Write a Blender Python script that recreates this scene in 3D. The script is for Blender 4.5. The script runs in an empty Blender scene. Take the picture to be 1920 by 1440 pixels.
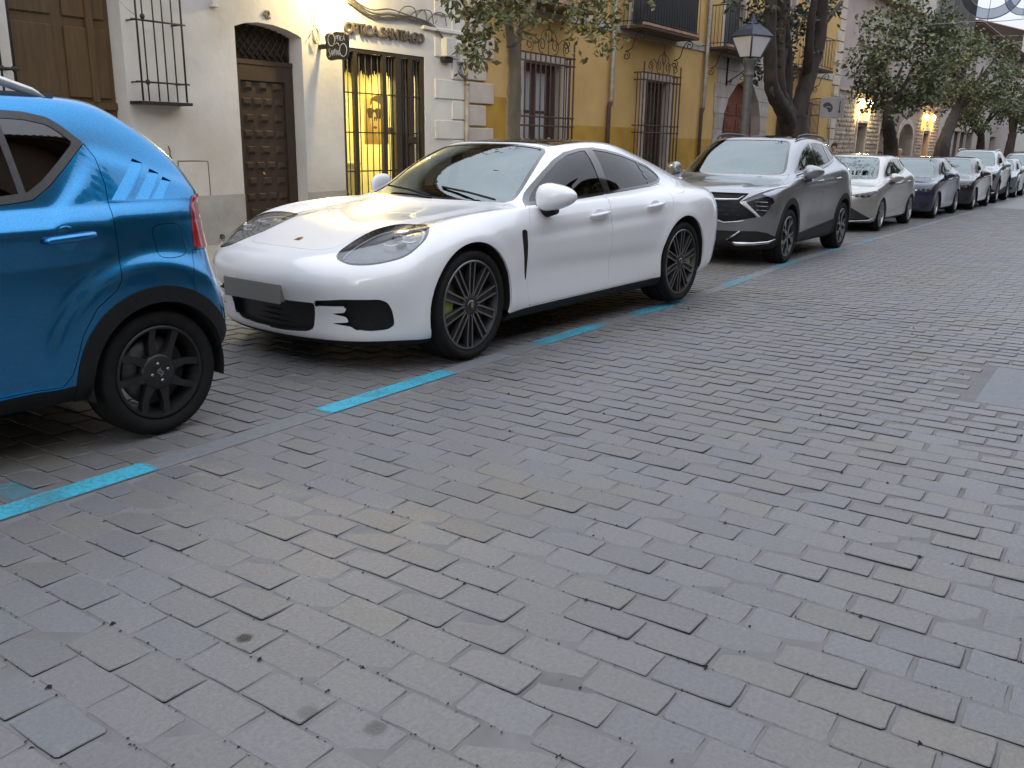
import bpy, bmesh, math, random
import numpy as np
from mathutils import Vector, Matrix
R = math.radians
rng = random.Random(7)
nrng = np.random.RandomState(7)
SC = bpy.context.scene
COL = SC.collection

# ------------------------------------------------------------------ camera
CAM_H = 1.391
_yaw, _pit, _rol = 0.5982276, 0.2667637, 0.0163551
_fw = Vector((math.cos(_pit) * math.cos(_yaw), math.cos(_pit) * math.sin(_yaw), -math.sin(_pit)))
_rt = Vector((math.sin(_yaw), -math.cos(_yaw), 0)); _up = _rt.cross(_fw)
_r2 = _rt * math.cos(_rol) + _up * math.sin(_rol); _u2 = -_rt * math.sin(_rol) + _up * math.cos(_rol)
cam = bpy.data.cameras.new('camera'); camo = bpy.data.objects.new('camera', cam); COL.objects.link(camo)
_m = Matrix((( _r2.x, _u2.x, -_fw.x, 0), (_r2.y, _u2.y, -_fw.y, 0), (_r2.z, _u2.z, -_fw.z, CAM_H), (0, 0, 0, 1)))
camo.matrix_world = _m
cam.sensor_width = 36.0; cam.lens = 1674.15 / 1920 * 36.0
cam.clip_start = 0.05; cam.clip_end = 3000
SC.camera = camo

# ------------------------------------------------------------------ world: dusk sky veiled by high cloud
SUN_EL, SUN_AZ = R(14), R(205)
w = bpy.data.worlds.new('World'); SC.world = w; w.use_nodes = True
nt = w.node_tree; nt.nodes.clear()
out = nt.nodes.new('ShaderNodeOutputWorld'); bg = nt.nodes.new('ShaderNodeBackground')
sky = nt.nodes.new('ShaderNodeTexSky'); sky.sky_type = 'NISHITA'; sky.sun_disc = False
sky.sun_elevation = SUN_EL; sky.sun_rotation = R(90) - SUN_AZ; sky.air_density = 1.0; sky.dust_density = 1.5; sky.ozone_density = 1.5
tc = nt.nodes.new('ShaderNodeTexCoord'); mp = nt.nodes.new('ShaderNodeMapping'); mp.inputs['Scale'].default_value = (1, 1, 2.6)
nz = nt.nodes.new('ShaderNodeTexNoise'); nz.inputs['Scale'].default_value = 1.6; nz.inputs['Detail'].default_value = 6; nz.inputs['Roughness'].default_value = .55
rp = nt.nodes.new('ShaderNodeValToRGB'); rp.color_ramp.elements[0].position = .30; rp.color_ramp.elements[1].position = .72
rp.color_ramp.elements[0].color = (.74, .74, .74, 1); rp.color_ramp.elements[1].color = (.97, .97, .97, 1)
mx = nt.nodes.new('ShaderNodeMix'); mx.data_type = 'RGBA'
cl = nt.nodes.new('ShaderNodeRGB'); cl.outputs[0].default_value = (7.05, 7.45, 8.3, 1)
L = nt.links.new
L(tc.outputs['Generated'], mp.inputs['Vector']); L(mp.outputs[0], nz.inputs['Vector']); L(nz.outputs['Fac'], rp.inputs[0])
# overcast luminance law: the zenith is about three times as bright as the horizon
sxyz = nt.nodes.new('ShaderNodeSeparateXYZ'); L(tc.outputs['Generated'], sxyz.inputs[0])
grd = nt.nodes.new('ShaderNodeMapRange'); grd.inputs['From Min'].default_value = 0; grd.inputs['From Max'].default_value = 1; grd.inputs['To Min'].default_value = .86; grd.inputs['To Max'].default_value = 2.58
L(sxyz.outputs['Z'], grd.inputs['Value'])
vm = nt.nodes.new('ShaderNodeVectorMath'); vm.operation = 'SCALE'; L(cl.outputs[0], vm.inputs[0]); L(grd.outputs[0], vm.inputs['Scale'])
L(rp.outputs[0], mx.inputs['Factor']); L(sky.outputs[0], mx.inputs['A']); L(vm.outputs[0], mx.inputs['B'])
L(mx.outputs['Result'], bg.inputs['Color']); L(bg.outputs[0], out.inputs['Surface'])
bg.inputs['Strength'].default_value = 0.10
sun = bpy.data.lights.new('sun', 'SUN'); sun.energy = 0.5; sun.angle = R(25); sun.color = (1, .95, .88)
suno = bpy.data.objects.new('sun', sun); COL.objects.link(suno)
_sd = Vector((math.cos(SUN_AZ) * math.cos(SUN_EL), math.sin(SUN_AZ) * math.cos(SUN_EL), math.sin(SUN_EL)))
suno.rotation_euler = _sd.to_track_quat('Z', 'Y').to_euler()
SC.view_settings.view_transform = 'Standard'; SC.view_settings.look = 'None'
SC.view_settings.exposure = 0.30; SC.view_settings.gamma = 1.0; SC.view_settings.use_curve_mapping = False
SC.render.engine = 'CYCLES'
SC.cycles.max_bounces = 8; SC.cycles.transparent_max_bounces = 16; SC.cycles.caustics_reflective = False; SC.cycles.caustics_refractive = False
SC.cycles.use_denoising = True; SC.cycles.sample_clamp_indirect = 4.0

# ------------------------------------------------------------------ helpers
def link(o, parent=None):
    COL.objects.link(o)
    if parent is not None:
        o.parent = parent
    return o

def tag(o, label=None, cat=None, group=None, kind=None):
    if label: o['label'] = label
    if cat: o['category'] = cat
    if group: o['group'] = group
    if kind: o['kind'] = kind
    return o

def empty(name, loc=(0, 0, 0), rz=0.0, label=None, cat=None, group=None, kind=None):
    o = bpy.data.objects.new(name, None); o.empty_display_size = .2
    o.location = loc; o.rotation_euler = (0, 0, rz)
    COL.objects.link(o)
    return tag(o, label, cat, group, kind)

def mk(name, M, mat, parent=None, loc=None, smooth=True):
    """numpy triangle mesh with vertex normals -> object"""
    V, N, T = M
    me = bpy.data.meshes.new(name)
    me.vertices.add(len(V)); me.vertices.foreach_set('co', np.ascontiguousarray(V, dtype=np.float32).ravel())
    me.loops.add(len(T) * 3); me.loops.foreach_set('vertex_index', np.ascontiguousarray(T, dtype=np.int32).ravel())
    me.polygons.add(len(T)); me.polygons.foreach_set('loop_start', np.arange(0, len(T) * 3, 3, dtype=np.int32))
    me.update(calc_edges=True)
    if smooth:
        me.polygons.foreach_set('use_smooth', np.ones(len(T), dtype=bool))
        if N is not None:
            me.normals_split_custom_set_from_vertices(np.ascontiguousarray(N, dtype=np.float32))
    for m in (mat if isinstance(mat, (list, tuple)) else [mat]):
        me.materials.append(m)
    o = bpy.data.objects.new(name, me)
    if loc is not None: o.location = loc
    return link(o, parent)

class MB:
    """collects boxes, tubes, prisms ... and links them as ONE mesh object"""
    def __init__(s):
        s.v = []; s.f = []; s.m = []; s.sm = []
    def add(s, vs, fs, mi=0, sm=False):
        o = len(s.v); s.v += [tuple(v) for v in vs]
        for f in fs:
            s.f.append(tuple(i + o for i in f)); s.m.append(mi); s.sm.append(sm)
        return s
    def box(s, x0, x1, y0, y1, z0, z1, mi=0, bev=0.0):
        if bev > 0:
            b = bev
            vs = []; 
            for z, ins in ((z0, b), (z0 + b, 0), (z1 - b, 0), (z1, b)):
                vs += [(x0 + ins, y0 + ins, z), (x1 - ins, y0 + ins, z), (x1 - ins, y1 - ins, z), (x0 + ins, y1 - ins, z)]
            fs = [(3, 2, 1, 0), (12, 13, 14, 15)]
            for k in range(3):
                for i in range(4):
                    j = (i + 1) % 4
                    fs.append((k * 4 + i, k * 4 + j, k * 4 + 4 + j, k * 4 + 4 + i))
            return s.add(vs, fs, mi)
        vs = [(x0, y0, z0), (x1, y0, z0), (x1, y1, z0), (x0, y1, z0), (x0, y0, z1), (x1, y0, z1), (x1, y1, z1), (x0, y1, z1)]
        return s.add(vs, [(3, 2, 1, 0), (4, 5, 6, 7), (0, 1, 5, 4), (1, 2, 6, 5), (2, 3, 7, 6), (3, 0, 4, 7)], mi)
    def tube(s, pts, r, n=8, mi=0, closed=False, caps=True):
        pts = [Vector(p) for p in pts]; m = len(pts)
        rr = r if hasattr(r, '__len__') else [r] * m
        rings = []; up = None
        for i, p in enumerate(pts):
            a = pts[(i - 1) % m] if (closed or i > 0) else p
            b = pts[(i + 1) % m] if (closed or i < m - 1) else p
            t = (b - a)
            t = t.normalized() if t.length > 1e-9 else Vector((0, 0, 1))
            if up is None:
                up = Vector((0, 0, 1)) if abs(t.z) < .9 else Vector((1, 0, 0))
            u = up - t * up.dot(t)
            u = u.normalized() if u.length > 1e-6 else t.orthogonal().normalized()
            v = t.cross(u); up = u
            rings.append([p + (u * math.cos(2 * math.pi * k / n) + v * math.sin(2 * math.pi * k / n)) * rr[i] for k in range(n)])
        vs = [q for g in rings for q in g]; fs = []
        for i in range(m if closed else m - 1):
            for k in range(n):
                a = i * n + k; b = i * n + (k + 1) % n; i2 = ((i + 1) % m) * n
                fs.append((a, b, i2 + (k + 1) % n, i2 + k))
        s.add(vs, fs, mi, True)
        if caps and not closed:
            o = len(s.v) - len(vs)
            s.f.append(tuple(o + k for k in reversed(range(n)))); s.m.append(mi); s.sm.append(False)
            s.f.append(tuple(o + (m - 1) * n + k for k in range(n))); s.m.append(mi); s.sm.append(False)
        return s
    def prism(s, poly, to3, d, mi=0, mi_side=None, cap_back=True):
        """poly 2-D outline; to3(u,v,depth)->xyz ; extruded from depth 0 to d"""
        n = len(poly)
        vs = [to3(u, v, 0) for u, v in poly] + [to3(u, v, d) for u, v in poly]
        s.add(vs, [tuple(range(n))], mi)
        o = len(s.v) - 2 * n
        if cap_back:
            s.f.append(tuple(o + n + k for k in reversed(range(n)))); s.m.append(mi); s.sm.append(False)
        for k in range(n):
            j = (k + 1) % n
            s.f.append((o + j, o + k, o + n + k, o + n + j)); s.m.append(mi if mi_side is None else mi_side); s.sm.append(False)
        return s
    def lathe(s, prof, c=(0, 0, 0), axis='z', n=16, mi=0, sm=True):
        """prof: (radius, along) pairs"""
        vs = []
        for r, t in prof:
            for k in range(n):
                a = 2 * math.pi * k / n; x, y = r * math.cos(a), r * math.sin(a)
                if axis == 'z': q = (c[0] + x, c[1] + y, c[2] + t)
                elif axis == 'y': q = (c[0] + x, c[1] + t, c[2] + y)
                else: q = (c[0] + t, c[1] + x, c[2] + y)
                vs.append(q)
        fs = []
        for i in range(len(prof) - 1):
            for k in range(n):
                j = (k + 1) % n
                fs.append((i * n + k, i * n + j, i * n + n + j, i * n + n + k))
        return s.add(vs, fs, mi, sm)
    def build(s, name, mat, parent=None, loc=None, recalc=True):
        me = bpy.data.meshes.new(name)
        me.from_pydata(s.v, [], s.f)
        for m in (mat if isinstance(mat, (list, tuple)) else [mat]):
            me.materials.append(m)
        if s.f:
            me.polygons.foreach_set('material_index', s.m)
            me.polygons.foreach_set('use_smooth', s.sm)
        if recalc:
            b = bmesh.new(); b.from_mesh(me)
            bmesh.ops.recalc_face_normals(b, faces=b.faces); b.to_mesh(me); b.free()
        me.update()
        o = bpy.data.objects.new(name, me)
        if loc is not None: o.location = loc
        return link(o, parent)

def kids(o, table=None):
    return [c for c in bpy.data.objects if c.parent == o]

def copy_tree(o, parent=None):
    c = o.copy(); COL.objects.link(c)
    if parent is not None:
        c.parent = parent
    for ch in list(o.children):
        copy_tree(ch, c)
    return c

def _sp(t):
    return math.log1p(math.exp(t)) if t < 40 else t
def gz(x):
    """height of the street surface: level near the camera, then falling gently away"""
    return -0.0165 * .6 * _sp((x - 5.8) / .6) + .006 * 2 * _sp((x - 15) / 2)
gzv = np.vectorize(gz)
# ------------------------------------------------------------------ materials (all procedural)
MATS = {}
def nodes(name):
    m = bpy.data.materials.new(name); m.use_nodes = True
    t = m.node_tree
    return m, t, t.nodes['Principled BSDF'], t.nodes.new, t.links.new

def pmat(name, col, col2=None, scale=6.0, rough=.6, rough2=None, metal=0.0, bump=0.0, bscale=None, detail=6, coat=0.0, spec=.5,
         per_obj=0.0, per_island=0.0, stretch=(1, 1, 1), lo=.35, hi=.65, coatr=.03, island_cols=None, world=False, spots=(), patch=None):
    if name in MATS: return MATS[name]
    m, t, b, new, ln = nodes(name)
    tcn = new('ShaderNodeTexCoord'); mpn = new('ShaderNodeMapping'); mpn.inputs['Scale'].default_value = stretch
    geo_ = new('ShaderNodeNewGeometry') if (world or spots or patch) else None
    ln(geo_.outputs['Position'] if world else tcn.outputs['Object'], mpn.inputs['Vector'])
    n = new('ShaderNodeTexNoise'); n.inputs['Scale'].default_value = scale; n.inputs['Detail'].default_value = detail; n.inputs['Roughness'].default_value = .6
    ln(mpn.outputs[0], n.inputs['Vector'])
    r = new('ShaderNodeValToRGB'); r.color_ramp.elements[0].position = lo; r.color_ramp.elements[1].position = hi
    c2 = col2 or tuple(c * .82 for c in col)
    r.color_ramp.elements[0].color = (*col, 1); r.color_ramp.elements[1].color = (*c2, 1)
    ln(n.outputs['Fac'], r.inputs[0])
    src = r.outputs[0]
    if per_obj or per_island or island_cols:
        if per_obj and not per_island and not island_cols:
            g = new('ShaderNodeObjectInfo'); rnd = g.outputs['Random']
        else:
            g = new('ShaderNodeNewGeometry'); rnd = g.outputs['Random Per Island']
            if per_obj:
                oi = new('ShaderNodeObjectInfo'); ad = new('ShaderNodeMath'); ad.operation = 'ADD'; ln(rnd, ad.inputs[0]); ln(oi.outputs['Random'], ad.inputs[1])
                fr = new('ShaderNodeMath'); fr.operation = 'FRACT'; ln(ad.outputs[0], fr.inputs[0]); rnd = fr.outputs[0]
        if island_cols:
            cr = new('ShaderNodeValToRGB'); cr.color_ramp.interpolation = 'CONSTANT'
            els = cr.color_ramp.elements
            while len(els) < len(island_cols): els.new(.5)
            for i, c in enumerate(island_cols):
                els[i].position = i / len(island_cols); els[i].color = (*c, 1)
            ln(rnd, cr.inputs[0])
            mm = new('ShaderNodeMix'); mm.data_type = 'RGBA'; mm.blend_type = 'MULTIPLY'; mm.inputs['Factor'].default_value = 1
            ln(src, mm.inputs['A']); ln(cr.outputs[0], mm.inputs['B']); src = mm.outputs['Result']
        amt = per_obj or per_island
        if amt:
            # decorrelate from the colour pick
            ml = new('ShaderNodeMath'); ml.operation = 'MULTIPLY'; ml.inputs[1].default_value = 7.31; ln(rnd, ml.inputs[0])
            f2 = new('ShaderNodeMath'); f2.operation = 'FRACT'; ln(ml.outputs[0], f2.inputs[0])
            mr = new('ShaderNodeMapRange'); mr.inputs['To Min'].default_value = 1 - amt; mr.inputs['To Max'].default_value = 1 + amt
            ln(f2.outputs[0], mr.inputs['Value'])
            hv = new('ShaderNodeHueSaturation'); ln(mr.outputs[0], hv.inputs['Value']); ln(src, hv.inputs['Color']); src = hv.outputs[0]
    if patch:   # broad warm / cool patches laid down with the stone: (colour, scale, lo, hi, strength)
        pc, psc, plo, phi, pst = patch
        pn = new('ShaderNodeTexNoise'); pn.inputs['Scale'].default_value = psc; pn.inputs['Detail'].default_value = 3; ln(geo_.outputs['Position'], pn.inputs['Vector'])
        pr_ = new('ShaderNodeMapRange'); pr_.inputs['From Min'].default_value = plo; pr_.inputs['From Max'].default_value = phi; pr_.inputs['To Max'].default_value = pst
        ln(pn.outputs['Fac'], pr_.inputs['Value'])
        pm = new('ShaderNodeMix'); pm.data_type = 'RGBA'; pm.blend_type = 'MULTIPLY'; ln(pr_.outputs[0], pm.inputs['Factor']); ln(src, pm.inputs['A']); pm.inputs['B'].default_value = (*pc, 1); src = pm.outputs['Result']
    for (sx_, sy_, sr_, sd_) in spots:   # small stains and painted-dark holes: centre, radius, darkness
        vd = new('ShaderNodeVectorMath'); vd.operation = 'DISTANCE'; ln(geo_.outputs['Position'], vd.inputs[0]); vd.inputs[1].default_value = (sx_, sy_, gz(sx_))
        ad2 = new('ShaderNodeMath'); ad2.operation = 'MULTIPLY_ADD'; ln(n.outputs['Fac'], ad2.inputs[0]); ad2.inputs[1].default_value = sr_ * 1.6; ln(vd.outputs['Value'], ad2.inputs[2])
        mr3 = new('ShaderNodeMapRange'); mr3.inputs['From Min'].default_value = sr_ * 1.5; mr3.inputs['From Max'].default_value = sr_ * 1.9; mr3.inputs['To Min'].default_value = sd_; mr3.inputs['To Max'].default_value = 0
        ln(ad2.outputs[0], mr3.inputs['Value'])
        mm3 = new('ShaderNodeMix'); mm3.data_type = 'RGBA'; ln(mr3.outputs[0], mm3.inputs['Factor']); ln(src, mm3.inputs['A']); mm3.inputs['B'].default_value = (.012, .012, .013, 1); src = mm3.outputs['Result']
    ln(src, b.inputs['Base Color'])
    b.inputs['Metallic'].default_value = metal
    b.inputs['Specular IOR Level'].default_value = spec
    if rough2 is None: b.inputs['Roughness'].default_value = rough
    else:
        mr2 = new('ShaderNodeMapRange'); mr2.inputs['From Min'].default_value = .3; mr2.inputs['From Max'].default_value = .7
        mr2.inputs['To Min'].default_value = rough; mr2.inputs['To Max'].default_value = rough2
        ln(n.outputs['Fac'], mr2.inputs['Value']); ln(mr2.outputs[0], b.inputs['Roughness'])
    if coat:
        b.inputs['Coat Weight'].default_value = coat; b.inputs['Coat Roughness'].default_value = coatr
    if bump:
        n2 = new('ShaderNodeTexNoise'); n2.inputs['Scale'].default_value = bscale or scale * 4; n2.inputs['Detail'].default_value = 8
        ln(mpn.outputs[0], n2.inputs['Vector'])
        bp = new('ShaderNodeBump'); bp.inputs['Strength'].default_value = 1.0; bp.inputs['Distance'].default_value = bump
        ln(n2.outputs['Fac'], bp.inputs['Height']); ln(bp.outputs[0], b.inputs['Normal'])
    MATS[name] = m
    return m

def glass_mat(name, tint, rough=0.0, refl=1.0, ior=1.5):
    """thin window glass: tinted straight-through plus Fresnel reflection"""
    if name in MATS: return MATS[name]
    m = bpy.data.materials.new(name); m.use_nodes = True; t = m.node_tree; t.nodes.clear()
    new, ln = t.nodes.new, t.links.new
    o = new('ShaderNodeOutputMaterial'); mix = new('ShaderNodeMixShader'); tr = new('ShaderNodeBsdfTransparent'); gl = new('ShaderNodeBsdfGlossy')
    fr = new('ShaderNodeFresnel'); gb = new('ShaderNodeNewGeometry'); mi_ = new('ShaderNodeMix'); mi_.inputs['A'].default_value = ior; mi_.inputs['B'].default_value = 1 / ior
    ln(gb.outputs['Backfacing'], mi_.inputs['Factor']); ln(mi_.outputs['Result'], fr.inputs['IOR'])   # same reflectance from either side of a thin pane
    nzn = new('ShaderNodeTexNoise'); nzn.inputs['Scale'].default_value = 3.0; tcn = new('ShaderNodeTexCoord'); ln(tcn.outputs['Object'], nzn.inputs['Vector'])
    mr = new('ShaderNodeMapRange'); mr.inputs['To Min'].default_value = .9; mr.inputs['To Max'].default_value = 1.05; ln(nzn.outputs['Fac'], mr.inputs['Value'])
    mu = new('ShaderNodeMix'); mu.data_type = 'RGBA'; mu.blend_type = 'MULTIPLY'; mu.inputs['Factor'].default_value = 1; mu.inputs['A'].default_value = (*tint, 1)
    cb = new('ShaderNodeCombineColor')
    for k in range(3): ln(mr.outputs[0], cb.inputs[k])
    ln(cb.outputs[0], mu.inputs['B']); ln(mu.outputs['Result'], tr.inputs['Color'])
    gl.inputs['Roughness'].default_value = rough; gl.inputs['Color'].default_value = (*(refl if hasattr(refl, '__len__') else (refl,) * 3), 1)
    ln(fr.outputs[0], mix.inputs['Fac']); ln(tr.outputs[0], mix.inputs[1]); ln(gl.outputs[0], mix.inputs[2]); ln(mix.outputs[0], o.inputs['Surface'])
    MATS[name] = m
    return m

def emit_mat(name, col, strength):
    if name in MATS: return MATS[name]
    m, t, b, new, ln = nodes(name)
    n = new('ShaderNodeTexNoise'); n.inputs['Scale'].default_value = 2.0
    tcn = new('ShaderNodeTexCoord'); ln(tcn.outputs['Object'], n.inputs['Vector'])
    mr = new('ShaderNodeMapRange'); mr.inputs['To Min'].default_value = strength * .8; mr.inputs['To Max'].default_value = strength * 1.2
    ln(n.outputs['Fac'], mr.inputs['Value'])
    b.inputs['Base Color'].default_value = (*col, 1); b.inputs['Emission Color'].default_value = (*col, 1); ln(mr.outputs[0], b.inputs['Emission Strength'])
    MATS[name] = m
    return m

def paint(name, col, metal=0.0, flake=0.0, rough=.28, dust=.06):
    if name in MATS: return MATS[name]
    m, t, b, new, ln = nodes(name)
    tcn = new('ShaderNodeTexCoord')
    n = new('ShaderNodeTexNoise'); n.inputs['Scale'].default_value = 2.2; n.inputs['Detail'].default_value = 5; ln(tcn.outputs['Object'], n.inputs['Vector'])
    r = new('ShaderNodeMapRange'); r.inputs['From Min'].default_value = .3; r.inputs['From Max'].default_value = .75; r.inputs['To Min'].default_value = 0; r.inputs['To Max'].default_value = dust
    ln(n.outputs['Fac'], r.inputs['Value'])
    mixc = new('ShaderNodeMix'); mixc.data_type = 'RGBA'; mixc.inputs['A'].default_value = (*col, 1); mixc.inputs['B'].default_value = (.30, .28, .25, 1)
    ln(r.outputs[0], mixc.inputs['Factor']); src = mixc.outputs['Result']
    if flake:
        v = new('ShaderNodeTexVoronoi'); v.inputs['Scale'].default_value = 420; ln(tcn.outputs['Object'], v.inputs['Vector'])
        hv = new('ShaderNodeHueSaturation'); mr = new('ShaderNodeMapRange'); mr.inputs['To Min'].default_value = 1 - flake; mr.inputs['To Max'].default_value = 1 + flake
        sx = new('ShaderNodeSeparateColor'); ln(v.outputs['Color'], sx.inputs[0]); ln(sx.outputs[0], mr.inputs['Value'])
        ln(mr.outputs[0], hv.inputs['Value']); ln(src, hv.inputs['Color']); src = hv.outputs[0]
    ln(src, b.inputs['Base Color'])
    b.inputs['Metallic'].default_value = metal; b.inputs['Roughness'].default_value = rough
    b.inputs['Coat Weight'].default_value = 1.0; b.inputs['Coat Roughness'].default_value = .02
    r2 = new('ShaderNodeMapRange'); r2.inputs['To Min'].default_value = .015; r2.inputs['To Max'].default_value = .05
    ln(n.outputs['Fac'], r2.inputs['Value']); ln(r2.outputs[0], b.inputs['Coat Roughness'])
    MATS[name] = m
    return m

BLK = lambda: pmat('black_plastic', (.008, .008, .0085), (.013, .013, .0135), 30, .6, spec=.3, bump=.0004, bscale=300)
GLOSSBLK = lambda: pmat('gloss_black', (.006, .006, .007), (.01, .01, .011), 5, .12, coat=1.0)
RUBBER = lambda: pmat('tyre_rubber', (.0085, .0085, .0088), (.015, .0145, .014), 14, .85, spec=.25, bump=.0006, bscale=160)
DARK = lambda: pmat('dark_liner', (.010, .010, .010), (.016, .016, .016), 9, .9)
TRIMGREY = lambda: pmat('anthracite_metal', (.045, .046, .05), (.06, .06, .065), 40, .35, metal=.7)
CHROME = lambda: pmat('bright_trim', (.55, .55, .57), (.45, .45, .47), 20, .2, metal=1.0)
GLASSF = lambda: glass_mat('windscreen_glass', (.60, .68, .64), ior=2.6, refl=(.86, .98, .99))
GLASSS = lambda: glass_mat('side_window_glass', (.14, .155, .155), ior=1.6)
GLASSD = lambda: glass_mat('privacy_glass', (.07, .075, .08), ior=1.9)
LENS = lambda: glass_mat('lamp_lens', (.80, .83, .85), ior=1.7)
# ---------------------------------------------------------------- car surface library
def bs_mat(n, k, mir0=False, mir1=False):
    m = (n - 1) * k + 1
    W = np.zeros((m, n + 2))
    for i in range(m):
        t = i / k
        j = min(int(t), n - 2)
        u = t - j
        b = [(1 - u) ** 3 / 6, (3 * u ** 3 - 6 * u * u + 4) / 6, (-3 * u ** 3 + 3 * u * u + 3 * u + 1) / 6, u ** 3 / 6]
        W[i, j:j + 4] += b
    return W

def ext_cols(C):
    a = C[:, 1:2] * np.array([1, -1, 1.0]); b = C[:, -2:-1] * np.array([1, -1, 1.0])
    return np.concatenate([a, C, b], 1)

def ext_rows(C):
    a = 2 * C[0:1] - C[1:2]; b = C[-2:-1] * np.array([1, -1, 1.0])
    return np.concatenate([a, C, b], 0)

def bs_eval(C, kr, kc):
    E = ext_rows(ext_cols(C))
    Wr = bs_mat(C.shape[0], kr); Wc = bs_mat(C.shape[1], kc)
    return np.einsum('ia,abk,jb->ijk', Wr, E, Wc)

def car_grid(S, Y, Z, kr=8, kc=10, fit=3, disp=None):
    D = np.stack([np.array(S, float), np.array(Y, float), np.array(Z, float)], 2)
    D[:, 0, 1] = 0; D[:, -1, 1] = 0; D[-1, :, 1] = 0
    C = D.copy()
    for _ in range(fit):
        C = C + 0.85 * (D - bs_eval(C, 1, 1))
        C[:, 0, 1] = 0; C[:, -1, 1] = 0; C[-1, :, 1] = 0
    H = bs_eval(C, kr, kc)
    G = np.concatenate([(H * np.array([1, -1, 1.0]))[:, :0:-1], H], 1)   # far half reversed, near half
    if disp is not None:
        G = disp(G)
    return G

def grid_mesh(G):
    nr, nc, _ = G.shape
    # numeric normals; ghost row on top mirrors
    top = G[-2:-1][:, ::-1]
    Gr = np.concatenate([G, top], 0)
    dr = np.gradient(Gr, axis=0)[:nr]
    # wrap columns across the rear centre line
    Gw = np.concatenate([G[:, 1:2] * np.array([1, -1, 1.0]), G, G[:, -2:-1] * np.array([1, -1, 1.0])], 1)
    dc = np.gradient(Gw, axis=1)[:, 1:-1]
    N = np.cross(dr, dc)
    N /= np.linalg.norm(N, axis=2, keepdims=True) + 1e-12
    idx = np.arange(nr * nc).reshape(nr, nc)
    a, b, c, d = idx[:-1, :-1].ravel(), idx[:-1, 1:].ravel(), idx[1:, 1:].ravel(), idx[1:, :-1].ravel()
    T = np.concatenate([np.stack([a, b, c], 1), np.stack([a, c, d], 1)])
    V = G.reshape(-1, 3); N = N.reshape(-1, 3)
    # orient outward
    ctr = np.array([V[:, 0].mean(), 0, 0.6])
    if np.sum((V - ctr) * N) < 0:
        N = -N
    fn = np.cross(V[T[:, 1]] - V[T[:, 0]], V[T[:, 2]] - V[T[:, 0]])
    if np.sum(fn * N[T[:, 0]]) < 0:
        T = T[:, ::-1]
    ar = np.linalg.norm(fn, axis=1)
    return V, N, T[ar > 1e-10]

def compact(V, N, T):
    if len(T) == 0:
        return V[:0], N[:0], T
    u, inv = np.unique(T, return_inverse=True)
    return V[u], N[u], inv.reshape(-1, 3)

def split(M, d):
    """cut a triangle mesh along the zero line of d; returns (d<0 part, d>0 part)"""
    V, N, T = M
    if len(T) == 0:
        return M, M
    d = np.where(np.abs(d) < 1e-7, 1e-7, d)
    ins = d < 0
    cnt = ins[T].sum(1)
    Tin = [T[cnt == 3]]; Tout = [T[cnt == 0]]
    X = T[(cnt == 1) | (cnt == 2)]
    if len(X):
        c = ins[X].sum(1)
        lone = np.where((c == 1)[:, None], ins[X], ~ins[X])     # the vertex alone on its side
        k = lone.argmax(1)
        r = np.arange(len(X))
        A, B, Cc = X[r, k], X[r, (k + 1) % 3], X[r, (k + 2) % 3]
        e = np.concatenate([np.stack([A, B], 1), np.stack([A, Cc], 1)])
        es = np.sort(e, 1)
        key = es[:, 0].astype(np.int64) * len(V) + es[:, 1]
        uk, first, inv = np.unique(key, return_index=True, return_inverse=True)
        p, q = es[first, 0], es[first, 1]
        t = (d[p] / (d[p] - d[q]))[:, None]
        nv = V[p] * (1 - t) + V[q] * t
        nn = N[p] * (1 - t) + N[q] * t
        nn /= np.linalg.norm(nn, axis=1, keepdims=True) + 1e-12
        base = len(V)
        V = np.concatenate([V, nv]); N = np.concatenate([N, nn])
        m = len(X)
        ab = base + inv[:m]; ac = base + inv[m:]
        tip = np.stack([A, ab, ac], 1)
        q1 = np.stack([ab, B, Cc], 1); q2 = np.stack([ab, Cc, ac], 1)
        one = c == 1
        Tin += [tip[one], q1[~one], q2[~one]]
        Tout += [tip[~one], q1[one], q2[one]]
    return compact(V, N, np.concatenate(Tin)), compact(V, N, np.concatenate(Tout))

def joinm(*Ms):
    Vs, Ns, Ts, o = [], [], [], 0
    for V, N, T in Ms:
        Vs.append(V); Ns.append(N); Ts.append(np.asarray(T, int).reshape(-1, 3) + o); o += len(V)
    return np.concatenate(Vs), np.concatenate(Ns), np.concatenate(Ts)

def rim(M, t):
    """strip along the open edges of M, going inward by t"""
    V, N, T = M
    e = np.concatenate([T[:, [0, 1]], T[:, [1, 2]], T[:, [2, 0]]])
    s = np.sort(e, 1); key = s[:, 0].astype(np.int64) * len(V) + s[:, 1]
    uk, idx, cnt = np.unique(key, return_index=True, return_counts=True)
    b = e[idx[cnt == 1]]
    if len(b) == 0:
        return V[:0], N[:0], T[:0]
    u, inv = np.unique(b, return_inverse=True); inv = inv.reshape(-1, 2)
    n = len(u)
    W = np.concatenate([V[u], V[u] - N[u] * t])
    TT = np.concatenate([np.stack([inv[:, 1], inv[:, 0], inv[:, 0] + n], 1), np.stack([inv[:, 1], inv[:, 0] + n, inv[:, 1] + n], 1)])
    fn = np.cross(W[TT[:, 1]] - W[TT[:, 0]], W[TT[:, 2]] - W[TT[:, 0]])
    # per-vertex normals from faces
    NN = np.zeros_like(W)
    for k in range(3):
        np.add.at(NN, TT[:, k], fn)
    NN /= np.linalg.norm(NN, axis=1, keepdims=True) + 1e-12
    return W, NN, TT

def off(M, t):
    V, N, T = M
    return V - N * t, N, T

def flip(M):
    return M[0], -M[1], M[2][:, ::-1]

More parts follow.
